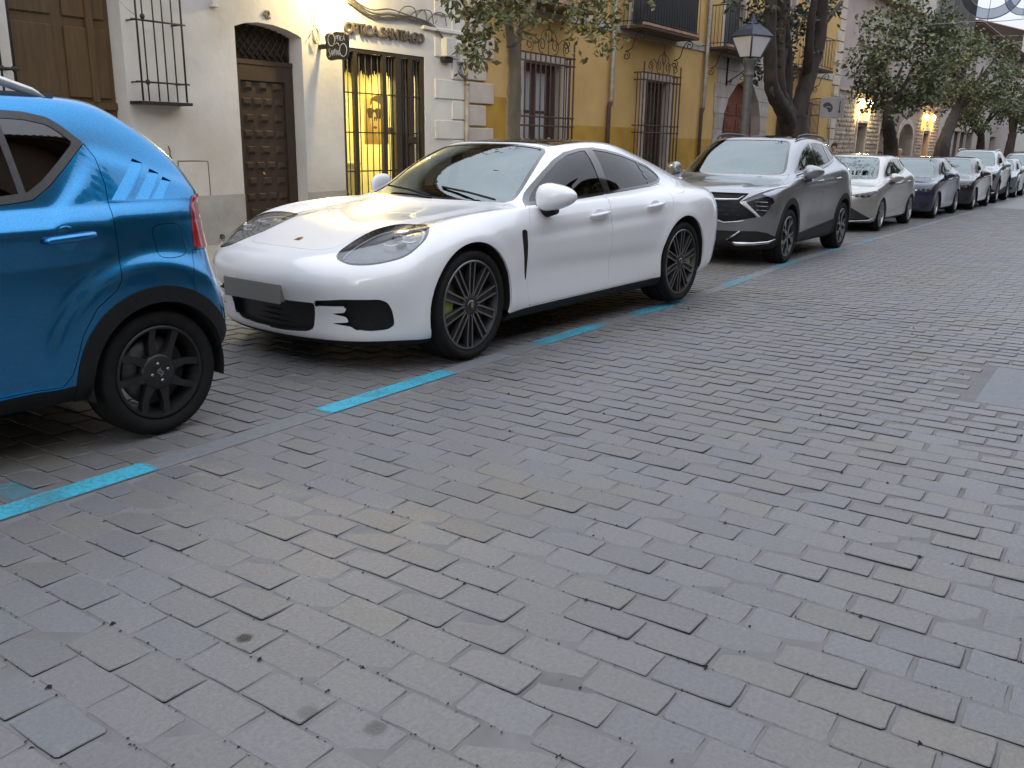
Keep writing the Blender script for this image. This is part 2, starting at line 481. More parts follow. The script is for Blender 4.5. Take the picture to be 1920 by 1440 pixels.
def catrom(P, n=8, closed=True):
    P = np.asarray(P, float); m = len(P); out = []
    rng = range(m) if closed else range(m - 1)
    for i in rng:
        if closed:
            p = [P[(i - 1) % m], P[i], P[(i + 1) % m], P[(i + 2) % m]]
        else:
            p = [P[max(i - 1, 0)], P[i], P[i + 1], P[min(i + 2, m - 1)]]
        for k in range(n):
            u = k / n
            out.append(0.5 * (2 * p[1] + (p[2] - p[0]) * u + (2 * p[0] - 5 * p[1] + 4 * p[2] - p[3]) * u * u + (3 * p[1] - p[0] - 3 * p[2] + p[3]) * u ** 3))
    if not closed:
        out.append(P[-1])
    return np.array(out)

def sdf(P, poly):
    """signed distance of 2-D points to a closed polygon (negative inside)"""
    poly = np.asarray(poly, float); Q = np.roll(poly, -1, 0)
    d2 = np.full(len(P), 1e9); inside = np.zeros(len(P), bool)
    for a, b in zip(poly, Q):
        e = b - a; L = e @ e
        if L < 1e-14:
            continue
        t = np.clip(((P - a) @ e) / L, 0, 1)
        q = P - a - t[:, None] * e
        d2 = np.minimum(d2, (q * q).sum(1))
        c = (a[1] > P[:, 1]) != (b[1] > P[:, 1])
        if c.any():
            x = a[0] + (P[:, 1] - a[1]) / (b[1] - a[1] + 1e-18) * e[0]
            inside ^= c & (P[:, 0] < x)
    d = np.sqrt(d2)
    return np.where(inside, -d, d)

def region(M, poly, proj='side', mask=None, smooth=0, grow=0.0):
    """signed distance at every vertex to a region given in a 2-D projection: side (s,z), top (s,|y|), front (|y|,z) or a pair of vectors"""
    V, N, T = M
    W = V.copy(); W[:, 1] = np.abs(W[:, 1])
    if proj == 'side': P = W[:, [0, 2]]
    elif proj == 'top': P = W[:, [0, 1]]
    elif proj == 'front': P = W[:, [1, 2]]
    else: P = np.stack([W @ np.asarray(proj[0], float), W @ np.asarray(proj[1], float)], 1)
    pl = catrom(poly, smooth) if smooth else np.asarray(poly, float)
    d = np.full(len(V), 0.5)
    bb0 = pl.min(0) - 0.15; bb1 = pl.max(0) + 0.15
    sel = ((P > bb0) & (P < bb1)).all(1)
    if mask is not None:
        sel &= mask(W, N)
    if sel.any():
        d[sel] = sdf(P[sel], pl) - grow
    return d

def polysym(p):
    """half outline in (s,y>=0) -> closed outline symmetric about y=0"""
    p = [tuple(q) for q in p]
    return p + [(a, -b) for a, b in reversed(p)]

def subdiv(M, sel):
    """split every triangle that touches a selected vertex into four flat ones (no shape change)"""
    V, N, T = M
    m = sel[T].any(1)
    if not m.any(): return M
    X = T[m]
    e = np.concatenate([X[:, [0, 1]], X[:, [1, 2]], X[:, [2, 0]]]); es = np.sort(e, 1)
    key = es[:, 0].astype(np.int64) * len(V) + es[:, 1]
    uk, first, inv = np.unique(key, return_index=True, return_inverse=True)
    p, q = es[first, 0], es[first, 1]
    nv = (V[p] + V[q]) / 2; nn = N[p] + N[q]; nn /= np.linalg.norm(nn, axis=1, keepdims=True) + 1e-12
    n = len(X); o = len(V)
    ab, bc, ca = o + inv[:n], o + inv[n:2 * n], o + inv[2 * n:]
    lut = np.full(0, 0)
    # neighbours that keep a split edge are fanned so that no crack opens
    W = T[~m]; out = [np.stack([X[:, 0], ab, ca], 1), np.stack([X[:, 1], bc, ab], 1), np.stack([X[:, 2], ca, bc], 1), np.stack([ab, bc, ca], 1)]
    def find(a, b):
        k = np.minimum(a, b).astype(np.int64) * len(V) + np.maximum(a, b)
        i = np.searchsorted(uk, k); i = np.minimum(i, len(uk) - 1)
        return np.where(uk[i] == k, o + i, -1)
    f = np.stack([find(W[:, 0], W[:, 1]), find(W[:, 1], W[:, 2]), find(W[:, 2], W[:, 0])], 1)
    c = (f >= 0).sum(1)
    out.append(W[c == 0])
    for t, g in zip(W[c > 0], f[c > 0]):
        ring = []
        for k in range(3):
            ring.append(t[k])
            if g[k] >= 0: ring.append(g[k])
        # fan from a midpoint so no sliver is degenerate
        st = next(i for i in range(len(ring)) if ring[i] >= o)
        ring = ring[st:] + ring[:st]
        for k in range(1, len(ring) - 1):
            out.append(np.array([[ring[0], ring[k], ring[k + 1]]]))
    return np.concatenate([V, nv]), np.concatenate([N, nn]), np.concatenate(out)

def fillet(poly, r, n=4):
    """round the corners of a closed outline"""
    P = [np.array(p, float) for p in poly]; m = len(P); out = []
    for i in range(m):
        a, b, c = P[i - 1], P[i], P[(i + 1) % m]
        u, v = a - b, c - b; lu, lv = np.linalg.norm(u), np.linalg.norm(v)
        d = min(r, lu * .45, lv * .45); p, q = b + u / lu * d, b + v / lv * d
        for k in range(n + 1):
            t = k / n; out.append(tuple((1 - t) ** 2 * p + 2 * t * (1 - t) * b + t * t * q))
    return out
def ell(c, r, n=20, m=12, sq=1.0, shear=None):
    """superellipsoid surface as (V,N,T)"""
    V, T = [], []
    for i in range(m + 1):
        ph = -math.pi / 2 + math.pi * i / m
        for k in range(n):
            a = 2 * math.pi * k / n
            f = lambda t: math.copysign(abs(t) ** sq, t)
            p = np.array([f(math.cos(ph)) * f(math.cos(a)), f(math.cos(ph)) * f(math.sin(a)), f(math.sin(ph))]) * r
            if shear: p = shear(p)
            V.append(p + np.asarray(c))
    for i in range(m):
        for k in range(n):
            j = (k + 1) % n; a = i * n
            T += [(a + k, a + j, a + n + j), (a + k, a + n + j, a + n + k)]
    V = np.array(V); T = np.array(T); fn = np.cross(V[T[:, 1]] - V[T[:, 0]], V[T[:, 2]] - V[T[:, 0]])
    N = np.zeros_like(V)
    for k in range(3): np.add.at(N, T[:, k], fn)
    N /= np.linalg.norm(N, axis=1, keepdims=True) + 1e-12
    return V, N, T

# ------------------------------------------------------------------ street surface
def sheet(name, xs, ys, zf, mat, parent=None):
    X, Y_ = np.meshgrid(xs, ys, indexing='ij')
    V = np.stack([X, Y_, np.vectorize(zf)(X, Y_)], 2).reshape(-1, 3)
    nx, ny = len(xs), len(ys); i = np.arange(nx * ny).reshape(nx, ny)
    T = np.concatenate([np.stack([i[:-1, :-1].ravel(), i[1:, :-1].ravel(), i[1:, 1:].ravel()], 1), np.stack([i[:-1, :-1].ravel(), i[1:, 1:].ravel(), i[:-1, 1:].ravel()], 1)])
    return mk(name, (V, None, T), mat, parent, smooth=False)

def strip_y(x):
    t = min(max((x - 7.0) / 6.0, 0), 1)
    return 3.275 + .29 * t * t * (3 - 2 * t)
STRIP_W = .132
KERB_Y = 6.55
WALL_Y = 10.0

sand = pmat('joint_sand', (.180, .175, .175), (.150, .146, .147), 9, .92, bump=.003, bscale=90, world=True, patch=((.62, .6, .58), 1.3, .56, .75, .8))
xs = np.concatenate([[-90, -60, -40, -25, -15, -8], np.arange(-4, 34, .5), [36, 40, 46, 54, 64, 80, 110, 150, 220, 320, 460]])
ys = np.concatenate([[-160, -80, -40, -20, -10, -6.3], np.arange(-4, 7, 1.0), [KERB_Y + .9, 12, 20, 40, 80, 160]])
ground = sheet('ground', xs, ys, lambda x, y: gz(x) - .0030, sand); tag(ground, kind='structure')

PITCH_X, PITCH_Y = .137, .236
stone_cols = [(1.0, 1.0, 1.0), (1.0, .995, 1.0), (.995, 1.0, 1.01), (.98, .99, 1.015), (1.015, 1.005, .985), (.97, .98, 1.0), (1.03, 1.005, .95), (1.0, .99, .985), (1.015, 1.0, 1.015), (.955, .985, 1.01)]
paver_m = pmat('granite_sett', (.180, .176, .177), (.146, .143, .145), 75, .34, .50, bump=.0028, bscale=170, per_obj=.045, island_cols=stone_cols, world=True,
               patch=((1.07, 1.0, .86), .8, .54, .72, 1.0), spots=((1.455, 1.905, .026, .97), (1.375, 1.323, .030, .55), (1.32, 1.50, .03, .4), (1.02, 1.31, .022, .5)))  # first spot paints the dark inside a hole
paver_side = pmat('sett_edge', (.022, .022, .023), (.012, .012, .0125), 40, .95, world=True)  # near-black flanks: joint dirt plus shadow lines put into the colour

def paver_variant(k, L=.227, W=.129, hi=True):
    """one rough stone sett: worn outline, eased edge, dark flanks; returns verts, faces, material indices"""
    r = random.Random(100 + k)
    hx, hy = W / 2, L / 2
    if hi:
        c = .003 + .004 * r.random(); pts = []
        cs = [c * (.5 + 1.3 * r.random()) for _ in range(4)]
        def edge(a, b, n):
            out = []
            for i in range(1, n + 1):
                t = i / (n + 1)
                out.append((a[0] + (b[0] - a[0]) * t + r.uniform(-.003, .003), a[1] + (b[1] - a[1]) * t + r.uniform(-.003, .003)))
            return out
        cor = [(-hx, -hy), (hx, -hy), (hx, hy), (-hx, hy)]
        dirs = [((0, 1), (1, 0)), ((-1, 0), (0, 1)), ((0, -1), (-1, 0)), ((1, 0), (0, -1))]
        seq = []
        for i in range(4):
            q = cor[i]; d0, d1 = dirs[i]
            seq.append(((q[0] + d0[0] * cs[i], q[1] + d0[1] * cs[i]), (q[0] + d1[0] * cs[i], q[1] + d1[1] * cs[i])))
        for i in range(4):
            pts += [seq[i][0], seq[i][1]]
            a, b = seq[i][1], seq[(i + 1) % 4][0]
            pts += edge(a, b, 1 if i % 2 == 0 else 2)
        n = len(pts)
        e = .0022
        vs = [(x * (1 - e / hx), y * (1 - e / hy), r.uniform(-.0006, .0006)) for x, y in pts]
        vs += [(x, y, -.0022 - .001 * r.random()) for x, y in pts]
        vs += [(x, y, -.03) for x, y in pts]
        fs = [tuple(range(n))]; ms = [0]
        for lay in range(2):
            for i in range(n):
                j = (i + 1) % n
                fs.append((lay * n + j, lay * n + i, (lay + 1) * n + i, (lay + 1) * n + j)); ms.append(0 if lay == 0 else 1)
        return vs, fs, ms
    vs = [(-hx, -hy, 0), (hx, -hy, 0), (hx, hy, 0), (-hx, hy, 0), (-hx, -hy, -.02), (hx, -hy, -.02), (hx, hy, -.02), (-hx, hy, -.02)]
    return vs, [(0, 1, 2, 3), (4, 5, 1, 0), (5, 6, 2, 1), (6, 7, 3, 2), (7, 4, 0, 3)], [0, 0, 0, 0, 0]

def build_pavers():
    view = camo.matrix_world.inverted()
    fx = cam.lens / 36.0 * 1024
    def proj_(p):
        q = view @ Vector(p)
        return (512 + fx * q.x / -q.z, 384 - fx * q.y / -q.z, -q.z)
    items = []
    ni = int(31.5 / PITCH_X)
    for i in range(ni):
        x = -1.4 + i * PITCH_X + rng.uniform(-.003, .003)
        offy = (.5 * PITCH_Y if i % 2 else 0) + rng.uniform(-.016, .016)
        sy = strip_y(x)
        y = -3.6 + offy
        while y < KERB_Y - .12:
            L = PITCH_Y - .009
            y0, y1 = y - L / 2, y + L / 2
            lane = 1.0
            if y1 > sy - .012 and y0 < sy + STRIP_W + .012:
                # cut stones meet the flat strip
                a = (y0, min(y1, sy - .012)); b = (max(y0, sy + STRIP_W + .012), y1)
                for lo_, hi_ in (a, b):
                    if hi_ - lo_ > .05: items.append([x, (lo_ + hi_) / 2, (hi_ - lo_) / .227, 1.0])
            elif 5.50 < x < 6.62 and y0 < .60:
                pass
            else:
                loose = math.exp(-(((x - 5.9) / 1.5) ** 2 + ((y - .75) / .55) ** 2)) + .7 * math.exp(-(((x - 10.2) / 1.6) ** 2 + ((y - 2.3) / .8) ** 2))
                sc = 1.0 - .14 * loose * rng.random()
                items.append([x + loose * rng.uniform(-.012, .012), y + rng.uniform(-.003, .003), sc * rng.uniform(.975, 1.0), 1.0 - .22 * loose * rng.random()])
            y += PITCH_Y
    recs = []
    for it in items:
        x, y, sl, sw = it
        rz = rng.gauss(0, .012); rx = -.015 + rng.gauss(0, .005); ry = .033 + rng.gauss(0, .010); dz = rng.gauss(0, .0008)
        if x > 9: rx *= .5; ry *= .45; dz *= .6
        px = proj_((x, y, gz(x)))
        vis = px[2] > .2 and -60 < px[0] < 1084 and -20 < px[1] < 800
        area = (fx / px[2]) ** 2 * .025 * (CAM_H / max(px[2], .3)) if vis else 0
        # stones hidden below the parked cars do not count
        if 4.1 > y > 3.5 and 0 < x < 3.2: area *= .15
        recs.append((area, x, y, sl, sw, rz, rx, ry, dz))
    order = sorted(range(len(recs)), key=lambda i: -recs[i][0])
    top = set(order[:300])
    NV = 12
    variants = [paver_variant(k) for k in range(NV)]
    meshes = []
    for k in range(NV):
        vs, fs, ms = variants[k]
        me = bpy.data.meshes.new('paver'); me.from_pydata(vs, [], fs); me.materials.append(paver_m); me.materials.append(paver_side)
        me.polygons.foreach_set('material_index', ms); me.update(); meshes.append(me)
    lo = paver_variant(0, hi=False)
    bv, bf, bm_ = [], [], []
    nbase = 0
    for i, (area, x, y, sl, sw, rz, rx, ry, dz) in enumerate(recs):
        z = gz(x) + dz; slope = math.atan((gz(x + .1) - gz(x - .1)) / .2)
        if i in top:
            o = bpy.data.objects.new('paver', meshes[rng.randrange(NV)])
            o.location = (x, y, z); o.rotation_euler = (rx, ry - slope, rz + (math.pi if rng.random() < .5 else 0)); o.scale = (sw, sl, 1)
            link(o, ground)
        else:
            hi = x < 9.0
            vs, fs, ms = variants[rng.randrange(NV)] if hi else lo
            V = np.array(vs) * np.array([sw, sl, 1])
            if rng.random() < .5: V[:, :2] *= -1
            c, s_ = math.cos(rz), math.sin(rz)
            V2 = V.copy(); V2[:, 0] = V[:, 0] * c - V[:, 1] * s_; V2[:, 1] = V[:, 0] * s_ + V[:, 1] * c
            V2[:, 2] = V[:, 2] + V2[:, 0] * (math.tan(slope) - ry) + V2[:, 1] * rx
            V2 += np.array([x, y, z])
            bv.append(V2); bf += [tuple(a + nbase for a in f) for f in fs]; bm_ += ms; nbase += len(vs)
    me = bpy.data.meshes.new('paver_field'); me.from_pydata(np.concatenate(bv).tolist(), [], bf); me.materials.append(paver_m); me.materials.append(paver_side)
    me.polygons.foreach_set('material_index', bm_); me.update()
    o = bpy.data.objects.new('paver_field', me); link(o, ground); o['kind'] = 'stuff'
build_pavers()
# crumbs of dirt lodged along the joints
gb_ = MB()
for k in range(2200):
    x = .6 + 7.5 * rng.random() ** 1.5; i = round((x + 1.4) / PITCH_X)
    x = -1.4 + i * PITCH_X - .0675 + rng.gauss(0, .005)
    y = rng.uniform(-.6, 3.2); s_ = rng.uniform(.0015, .0042) * (2.2 if rng.random() < .05 else 1); z = gz(x) + rng.uniform(0, .002); a = rng.uniform(0, 6.28)
    gb_.add([(x + s_ * 1.6 * math.cos(a + q), y + s_ * math.sin(a + q), z) for q in (0, 1.9, 3.6)] + [(x, y, z + s_)], [(0, 1, 3), (1, 2, 3), (2, 0, 3)])
go_ = gb_.build('joint_grit', pmat('grit_dark', (.012, .012, .012), (.03, .028, .026), 60, .95), ground); go_['kind'] = 'stuff'

# beyond the modelled stones the same courses carry on as a bonded surface
def far_road():
    m, t, b, new, ln = nodes('far_setts')
    g = new('ShaderNodeNewGeometry'); mp_ = new('ShaderNodeMapping'); mp_.inputs['Rotation'].default_value = (0, 0, R(90)); ln(g.outputs['Position'], mp_.inputs['Vector'])
    br = new('ShaderNodeTexBrick'); br.inputs['Scale'].default_value = 1.0; br.inputs['Brick Width'].default_value = PITCH_Y; br.inputs['Row Height'].default_value = PITCH_X; br.inputs['Mortar Size'].default_value = .010
    br.inputs['Color1'].default_value = (.18, .178, .18, 1); br.inputs['Color2'].default_value = (.155, .154, .157, 1); br.inputs['Mortar'].default_value = (.12, .12, .122, 1)
    ln(mp_.outputs[0], br.inputs['Vector']); ln(br.outputs['Color'], b.inputs['Base Color']); b.inputs['Roughness'].default_value = .42
    return m
fr_ = sheet('street', np.concatenate([np.arange(30.05, 60, 1.5), [64, 80, 110, 150, 220, 320]]), np.arange(-4.0, KERB_Y + .01, (KERB_Y + 4.0) / 6), lambda x, y: gz(x) - .002, far_road()); tag(fr_, kind='structure')

# flat granite strip that marks the parking lane, with worn blue dashes
strip_m = pmat('granite_strip', (.178, .184, .195), (.142, .148, .158), 26, .78, bump=.001, bscale=200, world=True, per_obj=.08)
slab_m = pmat('granite_slab', (.195, .21, .225), (.165, .18, .195), 20, .75, bump=.0008, bscale=200, world=True, per_obj=.05)
x = -1.2; k = 0
while x < 29.5:
    L_ = rng.choice([.72, .9, 1.02, 1.1])
    mb = MB(); n = 6
    vs = []
    for i in range(n + 1):
        xx = x + .004 + (L_ - .008) * i / n; yy = strip_y(xx)
        zz = gz(xx)
        vs += [(xx, yy, zz), (xx, yy + STRIP_W, zz), (xx, yy, zz - .03), (xx, yy + STRIP_W, zz - .03)]
    fs = []
    for i in range(n):
        a = i * 4; b = a + 4
        fs += [(a, b, b + 1, a + 1), (a, a + 2, b + 2, b), (a + 1, b + 1, b + 3, a + 3)]
    fs += [(0, 1, 3, 2), (n * 4, n * 4 + 2, n * 4 + 3, n * 4 + 1)]
    mb.add(vs, fs); mb.build('strip_slab', strip_m, ground)
    x += L_
def paint_mat(name, strength, soft):
    m, t, b, new, ln = nodes(name)
    g = new('ShaderNodeNewGeometry'); n = new('ShaderNodeTexNoise'); n.inputs['Scale'].default_value = 55; n.inputs['Detail'].default_value = 8; n.inputs['Roughness'].default_value = .75; ln(g.outputs['Position'], n.inputs['Vector'])
    n2 = new('ShaderNodeTexNoise'); n2.inputs['Scale'].default_value = 5; n2.inputs['Detail'].default_value = 4; ln(g.outputs['Position'], n2.inputs['Vector'])
    uv = new('ShaderNodeTexCoord'); sx = new('ShaderNodeSeparateXYZ'); ln(uv.outputs['Generated'], sx.inputs[0])
    def edge(sock, w):
        a = new('ShaderNodeMath'); a.operation = 'SUBTRACT'; a.inputs[0].default_value = .5; s1 = new('ShaderNodeMath'); s1.operation = 'SUBTRACT'; ln(sock, s1.inputs[0]); s1.inputs[1].default_value = .5
        ab = new('ShaderNodeMath'); ab.operation = 'ABSOLUTE'; ln(s1.outputs[0], ab.inputs[0]); ln(ab.outputs[0], a.inputs[1])
        r = new('ShaderNodeMapRange'); r.inputs['From Max'].default_value = w; ln(a.outputs[0], r.inputs['Value']); return r.outputs[0]
    mul = new('ShaderNodeMath'); mul.operation = 'MULTIPLY'; ln(edge(sx.outputs[0], soft), mul.inputs[0]); ln(edge(sx.outputs[1], .07), mul.inputs[1])
    w = new('ShaderNodeMapRange'); w.inputs['From Min'].default_value = .30; w.inputs['From Max'].default_value = .60; w.inputs['To Min'].default_value = .30; w.inputs['To Max'].default_value = 1.15; ln(n.outputs['Fac'], w.inputs['Value'])
    w2 = new('ShaderNodeMapRange'); w2.inputs['From Min'].default_value = .3; w2.inputs['From Max'].default_value = .6; w2.inputs['To Min'].default_value = .55; w2.inputs['To Max'].default_value = 1.0; ln(n2.outputs['Fac'], w2.inputs['Value'])
    m2 = new('ShaderNodeMath'); m2.operation = 'MULTIPLY'; ln(mul.outputs[0], m2.inputs[0]); ln(w.outputs[0], m2.inputs[1])
    m4 = new('ShaderNodeMath'); m4.operation = 'MULTIPLY'; ln(m2.outputs[0], m4.inputs[0]); ln(w2.outputs[0], m4.inputs[1])
    m3 = new('ShaderNodeMath'); m3.operation = 'MULTIPLY'; m3.use_clamp = True; ln(m4.outputs[0], m3.inputs[0]); m3.inputs[1].default_value = strength
    b.inputs['Base Color'].default_value = (.05, .37, .50, 1); b.inputs['Roughness'].default_value = .75
    ln(m3.outputs[0], b.inputs['Alpha'])
    return m
pm_strong, pm_soft, pm_faint = paint_mat('road_paint_fresh', 1.15, .03), paint_mat('road_paint_soft', .95, .22), paint_mat('road_paint_faint', .42, .2)
def dash(x0, x1, m, dy=0.0, w=None):
    n = 8; vs = []
    for i in range(n + 1):
        xx = x0 + (x1 - x0) * i / n; yy = strip_y(xx) + dy
        vs += [(xx, yy - .004, gz(xx) + .004), (xx, yy + (w or STRIP_W) + .004, gz(xx) + .004)]
    mb = MB(); mb.add(vs, [(i * 2, i * 2 + 2, i * 2 + 3, i * 2 + 1) for i in range(n)])
    mb.build('painted_dash', m, ground)
for a, b, m in ((1.02, 2.14, pm_strong), (3.13, 4.22, pm_strong), (5.12, 6.22, pm_soft), (6.62, 7.75, pm_soft), (8.8, 9.9, pm_faint), (10.9, 12.1, pm_faint), (13.1, 14.4, pm_faint), (15.4, 16.6, pm_faint), (-1.1, .05, pm_strong)):
    dash(a, b, m)
dash(1.565, 1.70, pm_faint, dy=.150, w=.20)

# big flush slabs at the right and the pavement in front of the houses
for i in range(2):
    for j in range(5):
        mb = MB(); mb.box(5.53 + i * .53, 5.53 + i * .53 + .524, .585 - (j + 1) * .62, .585 - j * .62 - .006, gz(5.8) - .05, gz(5.8 + i * .5) + .0015, bev=.003); mb.build('granite_slab', slab_m, ground)
pave_m = pmat('pavement_slab', (.30, .275, .235), (.25, .23, .20), 12, .8, bump=.001, bscale=120, world=True, per_island=.06)
mb = MB(); y = KERB_Y; rows = [(KERB_Y, KERB_Y + .16, .9)] + [(KERB_Y + .166 + i * .48, KERB_Y + .166 + i * .48 + .475, .6) for i in range(7)]
for r_, (ya, yb, L_) in enumerate(rows):
    xx = -4 + (.3 if r_ % 2 else 0)
    while xx < 70:
        z1 = gz(xx + L_ / 2) + .012
        mb.box(xx, xx + L_ - .005, ya, min(yb, WALL_Y + .1), z1 - .06, z1, bev=.002); xx += L_
pv = mb.build('pavement', pave_m); tag(pv, kind='structure')
# ------------------------------------------------------------------ buildings
from mathutils.geometry import tessellate_polygon
def bx(name, x0, x1, y0, y1, z0, z1, mat, parent=None, bev=0.0):
    mb = MB(); mb.box(x0, x1, y0, y1, z0, z1, bev=bev); return mb.build(name, mat, parent)

def rect(x0, x1, z0, z1): return [(x0, z0), (x1, z0), (x1, z1), (x0, z1)]
def arch_hole(x0, x1, z0, zs, rise, n=14, pointed=0.0):
    pts = [(x0, z0), (x1, z0)]
    for i in range(n + 1):
        t = i / n; a = math.pi * t
        xx = (x0 + x1) / 2 + (x1 - x0) / 2 * math.cos(a); pts.append((xx, zs + rise * (math.sin(a) ** (1 - .3 * pointed))))
    return pts
def facade(name, outline, holes, y, depth, mat, parent, reveal_mat=None, back=.35):
    """wall face at y with openings (outline and holes in x,z); reveals run back by depth"""
    loops = [[Vector((a, b, 0)) for a, b in outline]] + [[Vector((a, b, 0)) for a, b in h] for h in holes]
    flat = [p for l in loops for p in l]
    tris = tessellate_polygon(loops)
    mb = MB(); mb.add([(p.x, y, p.y) for p in flat], [tuple(t) for t in tris])
    for li, l in enumerate(loops):
        n = len(l); vs = [(p.x, y, p.y) for p in l] + [(p.x, y + (back if li == 0 else depth), p.y) for p in l]
        mb.add(vs, [(i, (i + 1) % n, n + (i + 1) % n, n + i) for i in range(n)], 1 if (reveal_mat and li) else 0)
    return mb.build(name, [mat, reveal_mat] if reveal_mat else mat, parent)

def spiral(cx, cz, r, turns, a0, sgn=1, n=22):
    return [(cx + r * (1 - .78 * i / n) * math.cos(a0 + sgn * turns * 2 * math.pi * i / n), cz + r * (1 - .78 * i / n) * math.sin(a0 + sgn * turns * 2 * math.pi * i / n)) for i in range(n + 1)]

iron = pmat('wrought_iron', (.022, .021, .021), (.045, .036, .03), 25, .6, metal=.4, bump=.0006, bscale=120)
rusty = pmat('rusty_iron', (.045, .030, .022), (.10, .055, .035), 18, .8, bump=.0006, bscale=120)
white_st = pmat('white_render', (.66, .635, .595), (.54, .515, .475), 1.3, .88, bump=.006, bscale=9, detail=9, lo=.38, hi=.74, world=True, patch=((.80, .76, .70), .55, .50, .72, .9))
reveal_w = pmat('white_reveal', (.62, .60, .57), (.53, .51, .48), 2, .9)
cement = pmat('cement_plinth', (.40, .375, .34), (.31, .29, .265), 2.2, .9, bump=.003, bscale=30)
ochre = pmat('ochre_render', (.57, .375, .145), (.47, .30, .105), 1.0, .88, bump=.0025, bscale=18, detail=8, lo=.38, hi=.72)
ochre_d = pmat('deep_ochre_render', (.49, .285, .045), (.36, .205, .03), 1.6, .85, bump=.0025, bscale=18)
cream = pmat('cream_stone', (.56, .49, .42), (.47, .41, .35), 3, .85, bump=.002, bscale=40, per_island=.05)
band_m = pmat('grey_band', (.44, .40, .36), (.36, .33, .30), 2.5, .85, bump=.002, bscale=40)
lime = pmat('limestone', (.42, .375, .34), (.30, .265, .24), 2.8, .85, bump=.006, bscale=16, per_obj=.10)
darkwood = pmat('dark_walnut', (.050, .030, .017), (.030, .018, .010), 9, .6, stretch=(6, 6, .6), bump=.0012, bscale=40)
redwood = pmat('red_brown_wood', (.19, .058, .030), (.12, .036, .02), 8, .55, stretch=(6, 6, .6), bump=.0012, bscale=40)
shutterwood = pmat('garage_wood', (.115, .070, .026), (.08, .046, .017), 5, .65, stretch=(5, 5, .5), bump=.001, bscale=40)
glass_dk = pmat('dark_pane', (.02, .022, .024), (.035, .036, .04), 1.5, .06, coat=.0)
curtain = pmat('pale_curtain', (.42, .42, .43), (.33, .33, .35), 3, .9, stretch=(14, 14, .6))
pipe_m = pmat('zinc_pipe', (.34, .31, .26), (.24, .20, .16), 8, .55, metal=.3)

# ================= white house
WB = empty('white_house', (0, WALL_Y, 0), label='white rendered house with an optician\'s shop, studded brown door and cement plinth', cat='building')
OFF = Vector((0, -WALL_Y, 0))
def to_local(root):
    """children were modelled in world coordinates: shift them under their root"""
    for c in root.children:
        c.location = c.location - root.location
XW0, XW1 = -7.0, 13.03
door_arch = [(8.15, -.3), (9.30, -.3), (9.30, 2.72), (9.22, 2.755), (9.05, 2.80), (8.80, 2.838), (8.54, 2.845), (8.32, 2.815), (8.15, 2.76)]
holes = [rect(5.23, 6.53, -.3, 4.4), door_arch, rect(10.08, 11.97, -.3, 2.68), rect(2.6, 4.6, 1.6, 3.9), rect(-3.5, -2.2, -.3, 2.6)]
facade('wall', rect(XW0, XW1, -.35, 6.1), holes, WALL_Y, .28, white_st, WB, reveal_w)
# plinth runs between the openings
for a, b in ((-2.2, 5.23), (6.53, 8.15), (9.30, 10.08), (11.97, 13.03)):
    bx('plinth', a + .002, b - .002, WALL_Y - .012, WALL_Y + .05, -.35, .63 - .02 * (a > 9), cement, WB)
# tall garage doors
gd = bx('garage_door', 5.235, 6.525, WALL_Y + .24, WALL_Y + .30, -.3, 4.4, shutterwood, WB)
for k in range(2):
    x0 = 5.26 + k * .635
    for z0, z1 in ((.05, .55), (.62, 1.62), (1.78, 2.55), (2.65, 4.2)):
        bx('door_panel', x0 + .06, x0 + .56, WALL_Y + .215, WALL_Y + .241, z0, z1, shutterwood, gd, .012)
bx('door_rail', 5.24, 6.52, WALL_Y + .205, WALL_Y + .241, 1.66, 1.74, shutterwood, gd)
bx('door_post', 6.22, 6.30, WALL_Y + .19, WALL_Y + .241, 1.74, 4.4, shutterwood, gd)
# blind window left of the garage with its cage
def cage(parent, xs_, z0, z1, y, rails, r=.010, knobs=(), sill=None, wall_y=WALL_Y, m=None, tips=0.0, name='window_grille'):
    m = m or iron
    g = empty(name); g.parent = parent
    for i, xx in enumerate(xs_):
        mb = MB(); e = tips if i in (0, len(xs_) - 1) else 0
        mb.tube([(xx, y, z0), (xx, y, z1 + e)], r * (1.35 if i in (0, len(xs_) - 1) else 1), 6)
        mb.build('bar', m, g)
    for z in rails:
        mb = MB(); mb.tube([(xs_[0] - .07, y, z), (xs_[-1] + .05, y, z)], r * 1.15, 6)
        for xx in (xs_[0], xs_[-1]):
            mb.tube([(xx, y, z), (xx, wall_y + .02, z)], r, 6)
        mb.build('rail', m, g)
    for xx, z in knobs:
        V, N, T = ell((xx, y, z), np.array([.028, .028, .034]), 10, 6); mk('knob', (V, N, T), m, g)
    if sill: bx('sill', *sill, m, g)
    return g
cage(WB, [6.60, 6.68, 6.82, 6.94, 7.07, 7.20], 1.77, 3.6, WALL_Y - .20, [1.98, 2.66, 3.4], .0095, [(6.68, 1.98), (6.68, 2.70), (6.68, 3.02)], (6.55, 7.25, WALL_Y - .24, WALL_Y, 1.73, 1.765))
cage(WB, [4.0, 4.2, 4.4, 4.6, 4.8, 5.0, 5.135], 1.6, 3.9, WALL_Y - .20, [2.02, 2.9], .012, [(5.13, 2.02), (5.0, 2.02)])
bx('window', 2.6, 4.6, WALL_Y + .2, WALL_Y + .25, 1.6, 3.9, glass_dk, WB)
bx('small_door', -3.5, -2.2, WALL_Y + .2, WALL_Y + .26, -.3, 2.6, darkwood, WB)
